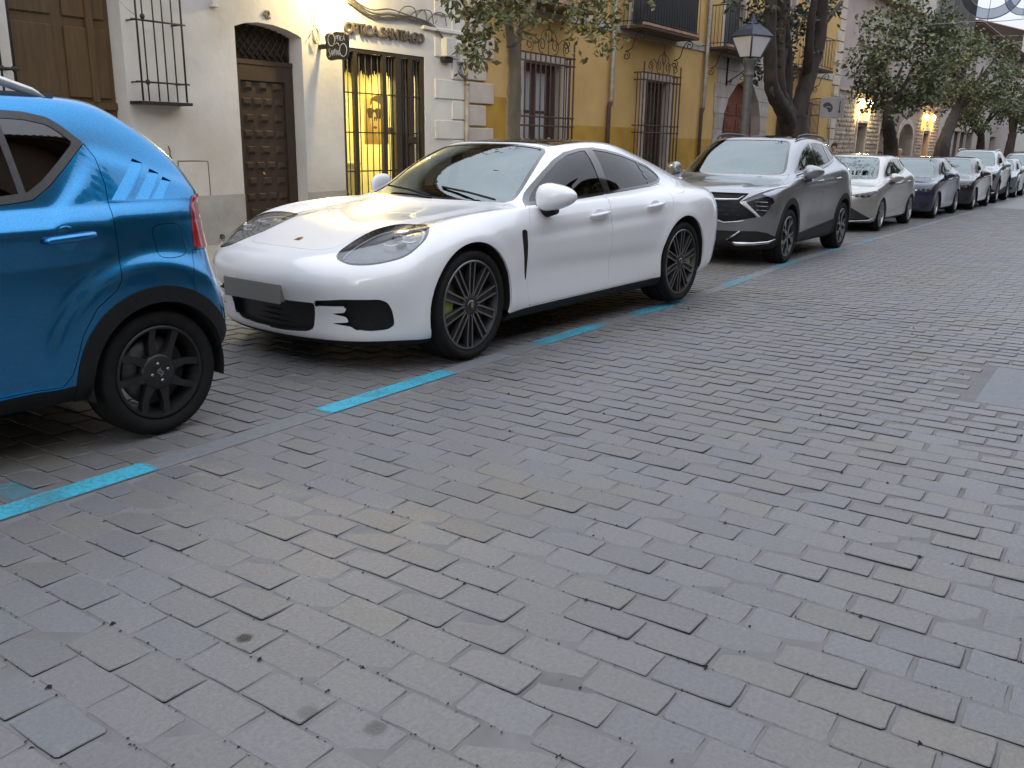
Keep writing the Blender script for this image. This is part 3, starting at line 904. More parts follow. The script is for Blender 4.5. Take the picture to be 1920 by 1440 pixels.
# meter hatch: a shallow plate with a dark seam
ht = bx('meter_hatch', 7.15, 7.58, WALL_Y - .008, WALL_Y + .02, .50, 1.06, white_st, WB)
seam = MB()
for a in (((7.135, .66), (7.14, 1.07), .006), ((7.14, 1.068), (7.59, 1.062), .006), ((7.59, 1.06), (7.595, .49), .004), ((7.595, .488), (7.36, .486), .004)):
    (xa, za), (xb, zb), r_ = a; seam.tube([(xa, WALL_Y - .004, za), ((xa + xb) / 2 + .004, WALL_Y - .004, (za + zb) / 2 + .004), (xb, WALL_Y - .004, zb)], r_, 5)
seam.build('hatch_seam', pmat('seam_dark', (.10, .09, .08), None, 20, .9), ht)
mb = MB(); mb.tube([(7.02, WALL_Y - .006, 1.25), (7.035, WALL_Y - .012, 1.19), (7.03, WALL_Y - .01, 1.15), (7.05, WALL_Y - .012, 1.10)], .006, 5); mb.build('cable_end', iron, WB)
bx('junction_box', 7.78, 7.87, WALL_Y - .07, WALL_Y, 2.94, 3.35, pmat('white_plastic', (.6, .59, .56), None, 10, .5), WB, .01)
mb = MB(); mb.lathe([(.028, -.02), (.034, .0), (.030, .03), (.0, .03)], (7.72, WALL_Y - .014, .085), 'y', 12); mb.build('drain_spout', pmat('drain_dark', (.02, .018, .016), None, 8, .9), WB)
# number 42 door
dr = bx('door', 8.152, 9.298, WALL_Y + .24, WALL_Y + .30, -.3, 2.34, darkwood, WB)
bx('transom_rail', 8.155, 9.295, WALL_Y + .20, WALL_Y + .239, 2.33, 2.39, darkwood, dr)
bx('door_stile', 9.14, 9.298, WALL_Y + .21, WALL_Y + .239, -.3, 2.33, darkwood, dr)
bx('door_stile', 8.152, 8.36, WALL_Y + .21, WALL_Y + .239, -.3, 2.33, darkwood, dr)
bx('door_rail', 8.36, 9.14, WALL_Y + .21, WALL_Y + .239, 2.12, 2.33, darkwood, dr)
bx('transom_glass', 8.152, 9.298, WALL_Y + .275, WALL_Y + .29, 2.34, 2.86, pmat('transom_brown', (.040, .026, .014), (.028, .018, .010), 6, .5), dr)
for k in range(9):
    mb = MB(); x0 = 8.2 + k * .13; y_ = WALL_Y + .25
    mb.tube([(x0, y_, 2.40), (min(x0 + .38, 9.28), y_, 2.84 - .1 * (k > 6))], .010, 5); mb.build('lattice_bar', darkwood, dr)
    mb = MB(); mb.tube([(min(x0 + .30, 9.26), y_ + .012, 2.40), (max(x0 - .1, 8.17), y_ + .012, 2.80)], .010, 5); mb.build('lattice_bar', darkwood, dr)
def stud_panel():
    mb = MB(); w, h, d = .075, .055, .030
    mb.add([(-w, 0, -h), (w, 0, -h), (w, 0, h), (-w, 0, h), (-w * .62, -d, -h * .35), (w * .62, -d, -h * .35), (w * .62, -d, h * .75), (-w * .62, -d, h * .75)],
           [(4, 5, 6, 7), (0, 1, 5, 4), (1, 2, 6, 5), (2, 3, 7, 6), (3, 0, 4, 7)])
    return mb
for r_ in range(9):
    z = 2.05 - r_ * .2135
    n = 3 if r_ % 2 == 0 else 4
    for k in range(n):
        xx = (8.50 + k * .255) if n == 3 else (8.455 + k * .193)
        stud_panel().build('door_stud', darkwood, dr, loc=(xx, WALL_Y + .239, z))
kb = MB(); kb.tube([(8.64, WALL_Y + .19, .90), (8.66, WALL_Y + .16, .87), (8.68, WALL_Y + .19, .84)], .012, 6); kb.build('door_knob', pmat('brass', (.35, .25, .12), None, 20, .4, metal=.8), dr)
bx('doorstep', 8.15, 9.30, WALL_Y - .05, WALL_Y + .28, -.2, gz(8.7) + .05, cement, WB)

# raised letters and numerals
def text_mesh(s, size, depth, bold=0.0, spacing=1.0):
    cu = bpy.data.curves.new('lettering', 'FONT'); cu.body = s; cu.size = size; cu.extrude = depth / 2; cu.offset = bold; cu.space_character = spacing; cu.resolution_u = 3
    ob = bpy.data.objects.new('lettering', cu); COL.objects.link(ob)
    me = bpy.data.meshes.new_from_object(ob.evaluated_get(bpy.context.evaluated_depsgraph_get()))
    bpy.data.objects.remove(ob); bpy.data.curves.remove(cu)
    return me
def letters(s, x0, x1, z, h, y, mat, parent, depth=.03, serif=True, name='letter'):
    """one raised letter per object, spread over x0..x1"""
    ms = []
    for ch in s:
        if ch == ' ': ms.append((None, .32)); continue
        me = text_mesh(ch, h / .70, depth, .004)
        a = np.zeros(len(me.vertices) * 3); me.vertices.foreach_get('co', a); a = a.reshape(-1, 3)
        w_ = a[:, 0].max() - a[:, 0].min(); ms.append((me, w_ / h, a))
    tot = sum(m[1] for m in ms); gap = ((x1 - x0) / h - tot) / (len(ms) - 1)
    x = x0
    for m in ms:
        if m[0] is not None:
            me, w_, a = m
            zmin = a[:, 1].min(); sc = h / (a[:, 1].max() - zmin)
            b = np.stack([a[:, 0] - a[:, 0].min(), -a[:, 2], (a[:, 1] - zmin) * sc], 1)
            if serif:
                extra = MB()
                ch = s[[q is m for q in ms].index(True)]
                feet = {'P': [(.0, 0)], 'T': [(.5, 0), (0, 2), (1, 2)], 'I': [(.5, 0), (.5, 1)], 'A': [(.04, 0), (.96, 0)], 'N': [(.04, 0), (.04, 1), (.96, 1)], 'S': [(1, 3), (0, 4)], 'C': [(1, 3), (1, 4)], 'G': [(1, 3)]}.get(ch, [])
                W_ = w_ * h
                for fx, tp in feet:
                    cx = fx * W_ if ch != 'P' else .09 * h
                    if tp == 0: extra.box(cx - .16 * h, cx + .16 * h, -depth / 2, depth / 2, -.0, .05 * h)
                    elif tp == 1: extra.box(cx - .15 * h, cx + .15 * h, -depth / 2, depth / 2, .95 * h, h)
                    elif tp == 2: extra.box(cx - .03 * h, cx + .03 * h, -depth / 2, depth / 2, .80 * h, .95 * h)
                    elif tp == 3: extra.box(cx - .06 * h, cx, -depth / 2, depth / 2, .70 * h, .95 * h)
                    else: extra.box(cx, cx + .06 * h, -depth / 2, depth / 2, .06 * h, .28 * h)
            me.vertices.foreach_set('co', b.ravel()); me.materials.clear(); me.materials.append(mat); me.update()
            o = bpy.data.objects.new(name, me); o.location = (x, y, z); link(o, parent)
            if serif and extra.v:
                extra.build('serif', mat, o)
            x += w_ * h
        else:
            x += m[1] * h
        x += gap * h
bronze = pmat('bronze_letter', (.11, .088, .066), (.08, .064, .05), 30, .55)
letters('OPTICA SANTIAGO', 10.12, 11.93, 2.872, .158, WALL_Y - .030, bronze, WB)
letters('42', 8.625, 8.755, 2.912, .098, WALL_Y - .010, bronze, WB, .014, False, 'numeral')

# shop front: iron screen, lit room behind
SH = empty('shop_front'); SH.parent = WB
shop_iron = pmat('shop_iron', (.040, .030, .018), (.028, .02, .012), 14, .6)
for nm, a in (('frame_post', (10.085, 10.135, -.2, 2.63)), ('frame_post', (10.335, 10.405, -.2, 2.63)), ('frame_post', (10.965, 11.05, -.2, 2.63)), ('frame_post', (11.265, 11.40, -.2, 2.63)), ('frame_post', (11.60, 11.675, -.2, 2.63)), ('frame_post', (11.885, 11.965, -.2, 2.63))):
    bx(nm, a[0], a[1], WALL_Y + .01, WALL_Y + .07, a[2], a[3], shop_iron, SH)
bx('frame_head', 10.085, 11.965, WALL_Y + .008, WALL_Y + .075, 2.63, 2.678, shop_iron, SH)
for xx in (10.225, 10.475, 10.61, 10.745, 10.885, 11.135, 11.20, 11.47, 11.53, 11.735, 11.805):
    mb = MB(); mb.tube([(xx, WALL_Y + .04, -.2), (xx, WALL_Y + .04, 2.63)], .0085, 6); mb.build('bar', shop_iron, SH)
for z in (.30, .885, 1.465, 2.045):
    for a, b in ((10.135, 10.335), (10.405, 10.965), (11.05, 11.265), (11.40, 11.60), (11.675, 11.885)):
        bx('rail', a, b, WALL_Y + .028, WALL_Y + .052, z - .009, z + .009, shop_iron, SH)
for xx, z in ((11.13, 1.50), (11.60, 1.36), (11.70, 1.36)):
    bx('lock', xx - .035, xx + .045, WALL_Y - .02, WALL_Y + .03, z - .055, z + .06, shop_iron, SH, .01)
shop_wall = pmat('shop_cream', (.74, .70, .46), (.68, .63, .40), 3, .8)
mb = MB()   # room shell, open to the street
x0, x1, y0, y1, z0, z1 = 9.9, 12.25, WALL_Y + .30, WALL_Y + 1.9, -.25, 2.72
mb.add([(x0, y0, z0), (x1, y0, z0), (x1, y1, z0), (x0, y1, z0), (x0, y0, z1), (x1, y0, z1), (x1, y1, z1), (x0, y1, z1)], [(0, 1, 2, 3), (7, 6, 5, 4), (3, 2, 6, 7), (0, 3, 7, 4), (2, 1, 5, 6)])
mb.build('shop_room', shop_wall, SH, recalc=False)
mb = MB(); mb.add([(10.14, WALL_Y + .16, -.2), (11.26, WALL_Y + .16, -.2), (11.26, WALL_Y + .16, 2.63), (10.14, WALL_Y + .16, 2.63)], [(0, 1, 2, 3)]); mb.build('shop_glass', glass_mat('shop_pane', (.9, .88, .75), ior=1.45), SH, recalc=False)
bx('door_leaf', 11.28, 11.58, WALL_Y + .10, WALL_Y + .15, -.2, 2.62, shop_iron, SH)
bx('reflection_panel', 11.40, 11.95, WALL_Y + .22, WALL_Y + .235, -.2, 2.62, pmat('reflection_grey', (.30, .27, .23), (.16, .14, .11), 3, .7, stretch=(20, 1, .3)), SH)  # streaky grey panel: reflections in the pane painted as colour
mb = MB(); mb.box(10.75, 11.30, WALL_Y + .9, WALL_Y + 1.35, -.2, .95, bev=.01); mb.box(10.72, 11.33, WALL_Y + .88, WALL_Y + 1.37, .95, .99); mb.build('counter', pmat('counter_cream', (.75, .70, .5), None, 3, .5), SH)
# poster of a woman in sunglasses
ps = MB(); px0, px1, pz0, pz1, py = 11.36, 11.95, 1.28, 2.10, WALL_Y + .80
bx('poster', px0, px1, py, py + .02, pz0, pz1, pmat('poster_tan', (.55, .38, .12), (.48, .32, .09), 2, .6), SH)
def flat(name, pts, mat, par, dy=.0015, y=py):
    m_ = MB(); m_.prism(pts, lambda u, v, d: (u, y - dy - d, v), .001); return m_.build(name, mat, par)
po = [c for c in SH.children if c.name.startswith('poster')][0]
skin_p = pmat('print_skin', (.72, .55, .24), (.64, .46, .18), 4, .6)
dark_p = pmat('print_dark', (.05, .032, .014), (.08, .05, .02), 6, .6)
flat('print_face', [(11.50, 1.92), (11.47, 1.75), (11.50, 1.62), (11.57, 1.49), (11.64, 1.45), (11.70, 1.28), (11.93, 1.28), (11.86, 1.52), (11.88, 1.75), (11.86, 1.93), (11.75, 2.02), (11.60, 2.02)], skin_p, po)
flat('print_hair', [(11.50, 1.90), (11.58, 1.99), (11.72, 1.96), (11.82, 1.88), (11.85, 1.60), (11.80, 1.40), (11.94, 1.30), (11.94, 2.08), (11.66, 2.08), (11.52, 2.02)], dark_p, po, .003)
flat('print_glasses', catrom([(11.44, 1.86), (11.55, 1.87), (11.60, 1.84), (11.66, 1.87), (11.80, 1.85), (11.80, 1.77), (11.73, 1.70), (11.66, 1.72), (11.62, 1.80), (11.58, 1.80), (11.54, 1.72), (11.47, 1.71), (11.44, 1.78)], 4).tolist(), dark_p, po, .0045)
flat('print_lips', catrom([(11.56, 1.565), (11.61, 1.58), (11.67, 1.56), (11.62, 1.535)], 4).tolist(), pmat('print_lips', (.25, .08, .04), None, 4, .5), po, .003)
for k, ch in enumerate('FE'):
    pass
letters('F.', 11.33, 11.40, 1.655, .07, WALL_Y + .55, dark_p, SH, .004, False, 'shop_lettering')
# dried fringe hanging behind the top of the screen
fr = MB()
for k in range(420):
    xx = rng.uniform(10.14, 11.92); yy = WALL_Y + rng.uniform(.085, .15); ln_ = rng.uniform(.10, .40) * (1.3 if xx > 11.2 else 1) + (.12 if rng.random() < .12 else 0)
    top = 2.63; w_ = rng.uniform(.004, .012); dx = rng.uniform(-.03, .03)
    pts = [(xx, top), (xx + dx * .4, top - ln_ * .5), (xx + dx, top - ln_)]
    fr.add([(pts[0][0] - w_, yy, pts[0][1]), (pts[0][0] + w_, yy, pts[0][1]), (pts[1][0] + w_ * 1.4, yy + .006, pts[1][1]), (pts[1][0] - w_ * 1.4, yy + .006, pts[1][1]), (pts[2][0], yy, pts[2][1])], [(0, 1, 2, 3), (3, 2, 4)])
for xx in np.arange(10.14, 11.92, .02):
    fr.box(xx, xx + .021, WALL_Y + .15, WALL_Y + .155, 2.36 + rng.uniform(-.05, .04), 2.63)
f_o = fr.build('hanging_fringe', pmat('dry_fringe', (.045, .034, .016), (.025, .02, .01), 20, .9), SH); f_o['kind'] = 'stuff'
# plant on the shop floor
pb = MB(); 
for k in range(60):
    a = rng.uniform(0, 6.28); h_ = rng.uniform(.1, .48); r_ = rng.uniform(.01, .10)
    p = Vector((10.27 + r_ * math.cos(a), WALL_Y + .22 + .4 * r_ * math.sin(a), gz(10) + .18 + h_)); s_ = .03
    pb.add([p + Vector((-s_, 0, 0)), p + Vector((0, .01, s_ * .8)), p + Vector((s_, 0, .01)), p + Vector((0, -.01, -s_ * .7))], [(0, 1, 2, 3)])
pl_root = empty('potted_plant', label='small dark potted plant just inside the lit shop window', cat='plant')
pfo = pb.build('foliage', pmat('plant_green', (.03, .05, .02), (.05, .07, .03), 10, .6), pl_root)
mb = MB(); mb.lathe([(.0, 0), (.07, 0), (.09, .18), (.08, .18), (.0, .16)], (10.27, WALL_Y + .22, gz(10) - .02), 'z', 14); mb.build('pot', darkwood, pl_root)
for nm, xx, yy, p in (('shop_lamp', 10.7, WALL_Y + .95, 75), ('shop_lamp', 11.45, WALL_Y + .55, 40)):
    li = bpy.data.lights.new(nm, 'AREA'); li.energy = p; li.size = .5; li.color = (1, .86, .42)
    lo = bpy.data.objects.new(nm, li); lo.location = (xx, yy, 2.66); COL.objects.link(lo)
    fx_ = MB(); fx_.box(xx - .27, xx + .27, yy - .27, yy + .27, 2.675, 2.70, bev=.005); fx_.build('ceiling_light', pmat('fixture_white', (.7, .7, .68), None, 5, .5), SH)

# quoin blocks at the white corner
for k in range(12):
    z0 = .72 + k * .33
    wide = k % 2 == 0
    bx('quoin', 12.225 if wide else 12.69, 13.026, WALL_Y - .022, WALL_Y + .02, z0 + .012, z0 + .315, white_st, WB, .006)
# cables swagged along the front and the small meter boxes
def cable(name, pts, r, mat, parent):
    P = catrom([tuple(p) for p in pts], 6, closed=False) if len(pts) > 2 else pts
    mb = MB(); mb.tube([tuple(p) for p in P], r, 6); return mb.build(name, mat, parent)
cabm = pmat('grey_cable', (.10, .09, .075), (.06, .055, .05), 20, .7)
yy = WALL_Y - .03
for k in range(9):
    dz = rng.uniform(-.05, .06); pts = [(10.2 + rng.uniform(-.1, .1), yy, 3.34 + dz + rng.uniform(0, .10)), (10.65, yy - .01, 3.20 + dz * .9), (11.1, yy - .02, 3.22 + dz * .8 + rng.uniform(-.03, .05)), (11.6, yy - .02, 3.23 + dz * .5 + rng.uniform(-.02, .03)), (12.1, yy - .01, 3.17 + dz * .5), (12.45, yy - .02, 2.98 + dz * .3), (12.86, yy - .03, 2.80 + dz * .2)]
    cable('cable', pts, rng.choice([.007, .009, .012]), cabm, WB)
for k in range(4):
    x_ = 11.3 + rng.uniform(-.1, .8); cable('cable', [(x_, yy, 3.22), (x_ + .15, yy - .03, 3.34 + rng.uniform(-.03, .06)), (x_ + .4, yy - .02, 3.38), (x_ + .47, yy - .02, 3.20)], .008, cabm, WB)
bx('cornice_ledge', 11.9, 13.026, WALL_Y - .05, WALL_Y, 3.10, 3.16, white_st, WB, .01)
bx('meter_box', 12.38, 12.62, WALL_Y - .14, WALL_Y, 2.72, 3.02, pmat('white_plastic', (.6, .59, .56), None, 10, .5), WB, .012)
bx('meter_box', 12.80, 12.98, WALL_Y - .10, WALL_Y, 2.66, 2.98, pmat('white_plastic', (.6, .59, .56), None, 10, .5), WB, .012)
bx('socket_box', 12.38, 12.60, WALL_Y - .10, WALL_Y, 2.63, 2.715, iron, WB, .01)
for k in range(5):
    cable('cable', [(12.9 + rng.uniform(-.06, .06), yy - .02, 2.66), (12.85 + rng.uniform(-.08, .1), yy - .05, 2.50 + rng.uniform(-.06, .06)), (13.0, yy - .04, 2.36 + rng.uniform(-.03, .03)), (13.04, yy - .02, 2.22)], .007, cabm, WB)
cable('cable', [(9.55, WALL_Y - .02, 3.6), (9.535, WALL_Y - .03, 3.1), (9.50, WALL_Y - .03, 2.86), (9.44, WALL_Y - .04, 2.78), (9.40, WALL_Y - .03, 2.72)], .005, cabm, WB)
for k in range(3):
    cable('cable', [(9.53, WALL_Y - .03, 2.90), (9.56 + .02 * k, WALL_Y - .05, 2.80), (9.50 + .03 * k, WALL_Y - .05, 2.66), (9.47, WALL_Y - .03, 2.74)], .005, cabm, WB)
cable('cable', [(6.50, WALL_Y - .02, 3.4), (6.48, WALL_Y - .04, 2.95), (6.53, WALL_Y - .10, 2.80), (6.62, WALL_Y - .18, 2.70)], .005, pmat('yellowed_cable', (.45, .40, .28), None, 10, .6), WB)
mb = MB(); mb.tube([(13.05, WALL_Y - .05, -.3), (13.05, WALL_Y - .05, 2.35)], .045, 12); mb.tube([(13.05, WALL_Y - .05, 2.3), (13.05, WALL_Y - .05, 2.36)], .052, 12); mb.build('drainpipe', pipe_m, WB)
# roof with tile eave
def tiled_eave(parent, x0, x1, z, over=.55, y=WALL_Y, pitch=.30, depth=4.0, sgn=-1, mat=None, n_tile=None):
    tm = mat or pmat('clay_tile', (.27, .15, .10), (.20, .13, .10), 6, .85, per_island=.2)
    bx('eave_soffit', x0, x1, min(y + sgn * over, y + .3 * -sgn), max(y + sgn * over, y + .3 * -sgn), z - .06, z, pmat('eave_wood', (.16, .10, .07), None, 4, .8), parent)
    mb = MB(); w_ = .21; n = int((x1 - x0) / w_)
    ya, yb = y + sgn * (over + .06), y - sgn * depth
    for i in range(n):
        cx = x0 + (i + .5) * w_; vs = []
        for yy_, zz in ((ya, z + .02), (yb, z + .02 + (depth + over) * pitch)):
            for k in range(7):
                a = math.pi * k / 6; vs.append((cx + .095 * math.cos(a), yy_, zz + .075 * math.sin(a)))
        mb.add(vs, [(k, k + 1, 8 + k, 7 + k) for k in range(6)] + [tuple(range(7))], 0, False)
    mb.add([(x0, ya, z + .005), (x1, ya, z + .005), (x1, yb, z + .005 + (depth + over) * pitch), (x0, yb, z + .005 + (depth + over) * pitch)], [(0, 1, 2, 3)])
    o = mb.build('roof_tiles', tm, parent); o['kind'] = 'stuff'; return o
tiled_eave(WB, XW0, XW1, 6.1)

# wall lantern above the optician's sign, just out of the frame
WL = empty('wall_lantern', (9.86, WALL_Y - .02, 3.80), label='lit wall lantern on the white house above the shop sign', cat='lantern')
mb = MB(); mb.tube([(9.86, WALL_Y, 3.97), (9.86, WALL_Y - .25, 4.02), (9.86, WALL_Y - .36, 3.87)], .012, 6); mb.lathe([(.02, .12), (.13, .0), (.10, -.01), (.0, -.01)], (9.86, WALL_Y - .36, 3.80), 'z', 8); mb.build('bracket', iron, WL)
mb = MB(); mb.lathe([(.05, -.25), (.11, -.01)], (9.86, WALL_Y - .36, 3.80), 'z', 6, sm=False); mb.build('lantern_glass', glass_mat('lantern_pane', (.95, .9, .7), ior=1.3), WL)
mb = MB(); mb.lathe([(.0, -.17), (.03, -.15), (.035, -.09), (.0, -.06)], (9.86, WALL_Y - .36, 3.80), 'z', 10); mb.build('bulb', emit_mat('lantern_bulb', (1, .78, .36), 30), WL)
to_local(WL)
pl_ = bpy.data.lights.new('lantern_light', 'POINT'); pl_.energy = 170; pl_.color = (1, .76, .30); pl_.shadow_soft_size = .06
plo = bpy.data.objects.new('lantern_light', pl_); plo.location = (9.86, WALL_Y - .36, 3.52); COL.objects.link(plo)

# blade sign, square to the wall
SG = empty('hanging_sign', (9.62, WALL_Y, 2.6), label='black shop board with white spectacles lettering hung square to the white wall', cat='sign')
sx = 9.62
oc = [(-.30, .13), (-.285, .155), (-.25, .175), (-.15, .178), (-.06, .188), (.03, .178), (.09, .172), (.135, .14), (.145, .06), (.138, -.06), (.145, -.13), (.11, -.175), (.03, -.188), (-.08, -.178), (-.20, -.19), (-.255, -.17), (-.285, -.12), (-.278, .0)]
# u runs from the wall outwards (towards -y)
def sg3(u, v, d): return (sx + d, WALL_Y - .43 - u, 2.63 + v)
mb = MB(); mb.prism(oc, sg3, .035); mb.build('board', pmat('sign_black', (.030, .026, .020), (.02, .018, .014), 12, .5), SG)
wln = pmat('sign_white', (.78, .76, .70), None, 6, .6)
def stroke(name, pts, r=.0055):
    mb = MB(); mb.tube([sg3(u, v, -.004) for u, v in pts], r, 5); return mb.build(name, wln, SG)
def ring(cu, cv, r_): 
    mb = MB(); mb.tube([sg3(cu + r_ * .82 * math.cos(a), cv + r_ * math.sin(a), -.004) for a in np.linspace(0, 2 * math.pi, 25)[:-1]], .006, 5, closed=True); return mb.build('spectacle_ring', wln, SG)
ring(-.165, .085, .082); ring(.06, -.06, .085)
stroke('spectacle_bridge', [(-.10, .02), (-.08, .035), (-.055, .04), (-.03, .028), (-.015, .0)])
def word(strokes, u0, v0, h, w):
    mb = MB()
    for st in strokes:
        mb.tube([sg3(u0 + p[0] * w, v0 + p[1] * h, -.004) for p in st], .0048, 5)
    mb.build('sign_lettering', wln, SG)
P_ = [[(0, 0), (0, 1), (.55, 1), (.6, .8), (.55, .55), (0, .5)]]
T_ = [[(.3, 0), (.3, 1)], [(-.1, 1.12), (.9, 1.12)]]
I_ = [[(.15, 0), (.15, 1)]]
C_ = [[(.55, .95), (.1, .95), (0, .5), (.1, .03), (.55, .03)]]
A_ = [[(0, 0), (.3, 1), (.6, 0)], [(.1, .35), (.5, .35)]]
S_ = [[(.55, 1.25), (.15, 1.25), (.05, .9), (.5, .35), (.4, -.1), (0, -.15)]]
N_ = [[(0, 0), (0, 1), (.5, 0), (.5, 1)]]
G_ = [[(.5, .95), (.1, .95), (0, .5), (.1, .03), (.5, .03), (.5, .45), (.3, .45)]]
for k, g in enumerate((P_, T_, I_, C_, A_)): word(g, (-.085, -.052, -.012, .012, .055)[k] + 0, .065, .062, (.055, .05, .05, .06, .07)[k])
mb = MB(); mb.tube([sg3(.085, .135, -.004), sg3(.095, .155, -.004)], .005, 5); mb.build('accent', wln, SG)
for k, g in enumerate((S_, A_, N_, T_, I_, A_, G_)): word(g, (-.225, -.188, -.15, -.118, -.085, -.07, -.035)[k], -.13, .075, (.055, .055, .045, .04, .04, .05, .045)[k])
mb = MB(); mb.box(sx - .01, sx + .045, WALL_Y - .16, WALL_Y + .0, 2.60, 2.66)
for k in range(3): mb.tube([(sx + .02, WALL_Y - .02 - .04 * k, 2.63), (sx + .02, WALL_Y - .05 - .04 * k, 2.67), (sx + .02, WALL_Y - .08 - .04 * k, 2.62)], .010, 6)
mb.build('bracket', iron, SG)
to_local(SG)
# ================= ochre house
YB = empty('ochre_house', (0, WALL_Y, 0), label='ochre yellow house with iron grilles, balconies and a pointed stone doorway', cat='building')
arch = [(24.95, -.6), (27.95, -.6), (28.02, 1.7), (27.86, 2.42), (27.35, 2.95), (26.75, 3.14), (26.35, 3.15), (25.85, 3.02), (25.35, 2.72), (25.06, 2.40), (24.93, 1.7)]
hy = [rect(14.86, 16.28, .75, 2.84), rect(20.04, 21.34, -.6, 2.79), arch, rect(31.95, 33.25, .75, 2.84),
      rect(14.2, 15.7, 3.96, 6.3), rect(19.2, 20.9, 3.96, 6.4), rect(24.6, 26.0, 3.96, 6.3), rect(31.9, 33.1, 3.96, 6.3), rect(29.2, 30.4, 3.96, 6.3)]
facade('wall', rect(13.07, 36.3, -.9, 7.4), hy, WALL_Y, .30, ochre, YB, band_m)
tiled_eave(YB, 13.07, 36.3, 7.4)
bx('string_course', 13.9, 24.3, WALL_Y - .035, WALL_Y + .02, 3.70, 3.885, band_m, YB, .008)
bx('string_course', 24.3, 35.3, WALL_Y - .035, WALL_Y + .02, 3.70, 3.885, band_m, YB, .008)
for a, b, z in ((13.64, 14.40, 2.15), (16.54, 19.80, 1.71), (21.66, 24.33, 1.50)):
    bx('dado', a, b, WALL_Y - .005, WALL_Y + .02, -.9, z, ochre_d, YB)
for k in range(19):
    z0 = -.35 + k * .387 + .02
    wd = k % 2 == 0
    q = bx('quoin', 13.10, 13.86 if wd else 13.63, WALL_Y - .045, WALL_Y + .02, z0 + .018, z0 + .372, cream, YB, .012)
    bx('quoin', 35.35 if wd else 35.62, 36.26, WALL_Y - .045, WALL_Y + .02, z0 + .018, z0 + .372, cream, YB, .012)
# ground-floor windows
def casement(parent, x0, x1, z0, z1, m, y=WALL_Y, rails=(.42, .70), door=False, pane=None, name='window'):
    w = empty(name); w.parent = parent
    pane = pane or curtain
    f = MB(); t = .08
    f.box(x0, x0 + t, y + .16, y + .24, z0, z1); f.box(x1 - t * 2.6, x1, y + .14, y + .24, z0, z1); f.box(x0 + t, x1 - t * 2.6, y + .16, y + .24, z1 - .14, z1)
    f.build('frame', m, w)
    xm = (x0 + t + x1 - t * 2.6) / 2
    for a, b in ((x0 + t, xm - .002), (xm + .002, x1 - t * 2.6)):
        s = MB(); s.box(a, a + .06, y + .18, y + .22, z0, z1 - .14); s.box(b - .06, b, y + .18, y + .22, z0, z1 - .14)
        zz = [z0] + [z0 + (z1 - .14 - z0) * r for r in rails] + [z1 - .14]
        for z in zz[:-1]: s.box(a + .06, b - .06, y + .18, y + .22, z, z + .05)
        s.build('sash', m, w)
        for i in range(len(zz) - 1):
            p = pane if not (door and i == 0) else m
            bx('pane', a + .06, b - .06, y + .195, y + .205, zz[i] + .05, zz[i + 1], p, w)
    bx('backing', x0, x1, y + .26, y + .29, z0, z1, pmat('room_dark', (.03, .027, .026), None, 3, .9), w)
    return w
purple = pmat('painted_brown', (.085, .045, .042), (.06, .033, .03), 6, .5)
casement(YB, 14.88, 16.27, .75, 2.83, purple, rails=(.30, .60))
for a in ((14.66, 14.858, .70, 2.93), (16.282, 16.52, .70, 2.93)): bx('surround', a[0], a[1], WALL_Y - .03, WALL_Y + .02, a[2], a[3], cream, YB, .006)
bx('surround', 14.66, 16.52, WALL_Y - .032, WALL_Y + .02, 2.842, 3.02, cream, YB, .006); bx('window_sill', 14.6, 16.56, WALL_Y - .12, WALL_Y + .02, .62, .70, cream, YB, .01)
casement(YB, 20.05, 21.33, -.5, 2.78, pmat('door_brown', (.045, .026, .022), (.03, .018, .015), 6, .5), rails=(.45, .75), door=True, pane=glass_dk, name='door')
bx('surround', 21.345, 21.58, WALL_Y - .03, WALL_Y + .02, -.6, 2.80, cream, YB, .006); bx('surround', 19.82, 20.035, WALL_Y - .03, WALL_Y + .02, -.6, 2.80, cream, YB, .006)
bx('surround', 19.82, 21.58, WALL_Y - .032, WALL_Y + .02, 2.802, 2.97, cream, YB, .006)
casement(YB, 31.96, 33.24, .75, 2.83, purple)
def crest(g, x0, x1, z, y, m):
    w = x1 - x0; c = (x0 + x1) / 2
    for sx_, cx, r_, a0, sg_ in ((0, x0 + .16 * w, .13, -1.2, 1), (0, x0 + .38 * w, .15, -1.4, -1), (0, x0 + .62 * w, .15, -1.7, 1), (0, x0 + .84 * w, .13, -1.9, -1)):
        mb = MB(); mb.tube([(px, y, pz) for px, pz in spiral(cx, z + r_ + .01, r_, 1.55, a0, sg_)], .009, 5); mb.build('scroll', m, g)
    for s_ in (-1, 1):
        mb = MB(); mb.tube([(px, y, pz) for px, pz in catrom([(c + s_ * .40 * w, z + .12), (c + s_ * .28 * w, z + .30), (c + s_ * .16 * w, z + .20), (c + s_ * .12 * w, z + .38), (c, z + .46)], 5, closed=False)], .009, 5); mb.build('scroll', m, g)
    mb = MB(); mb.tube([(px, y, pz) for px, pz in catrom([(c, z + .22), (c - .10, z + .34), (c, z + .52), (c + .10, z + .34)], 6)], .009, 5); mb.tube([(c, y, z), (c, y, z + .68)], .007, 5); mb.build('finial', m, g)
yg = WALL_Y - .25
def win_cage(x0, x1, z0, z1, n, rails):
    xs_ = list(np.linspace(x0, x1, n))
    g = cage(YB, xs_, z0, z1, yg, rails, .0135, [(x0, z) for z in rails] + [(x1, z) for z in rails], tips=.22, m=rusty)
    for k, yy_ in enumerate((WALL_Y - .17, WALL_Y - .085)):
        for xx in (x0, x1):
            mb = MB(); mb.tube([(xx, yy_, z0), (xx, yy_, z1)], .012, 6); mb.build('bar', rusty, g)
    crest(g, x0, x1, z1 - .0, yg, rusty)
win_cage(14.40, 16.33, .70, 2.98, 12, [.80, 1.665, 1.83, 2.825, 2.97])
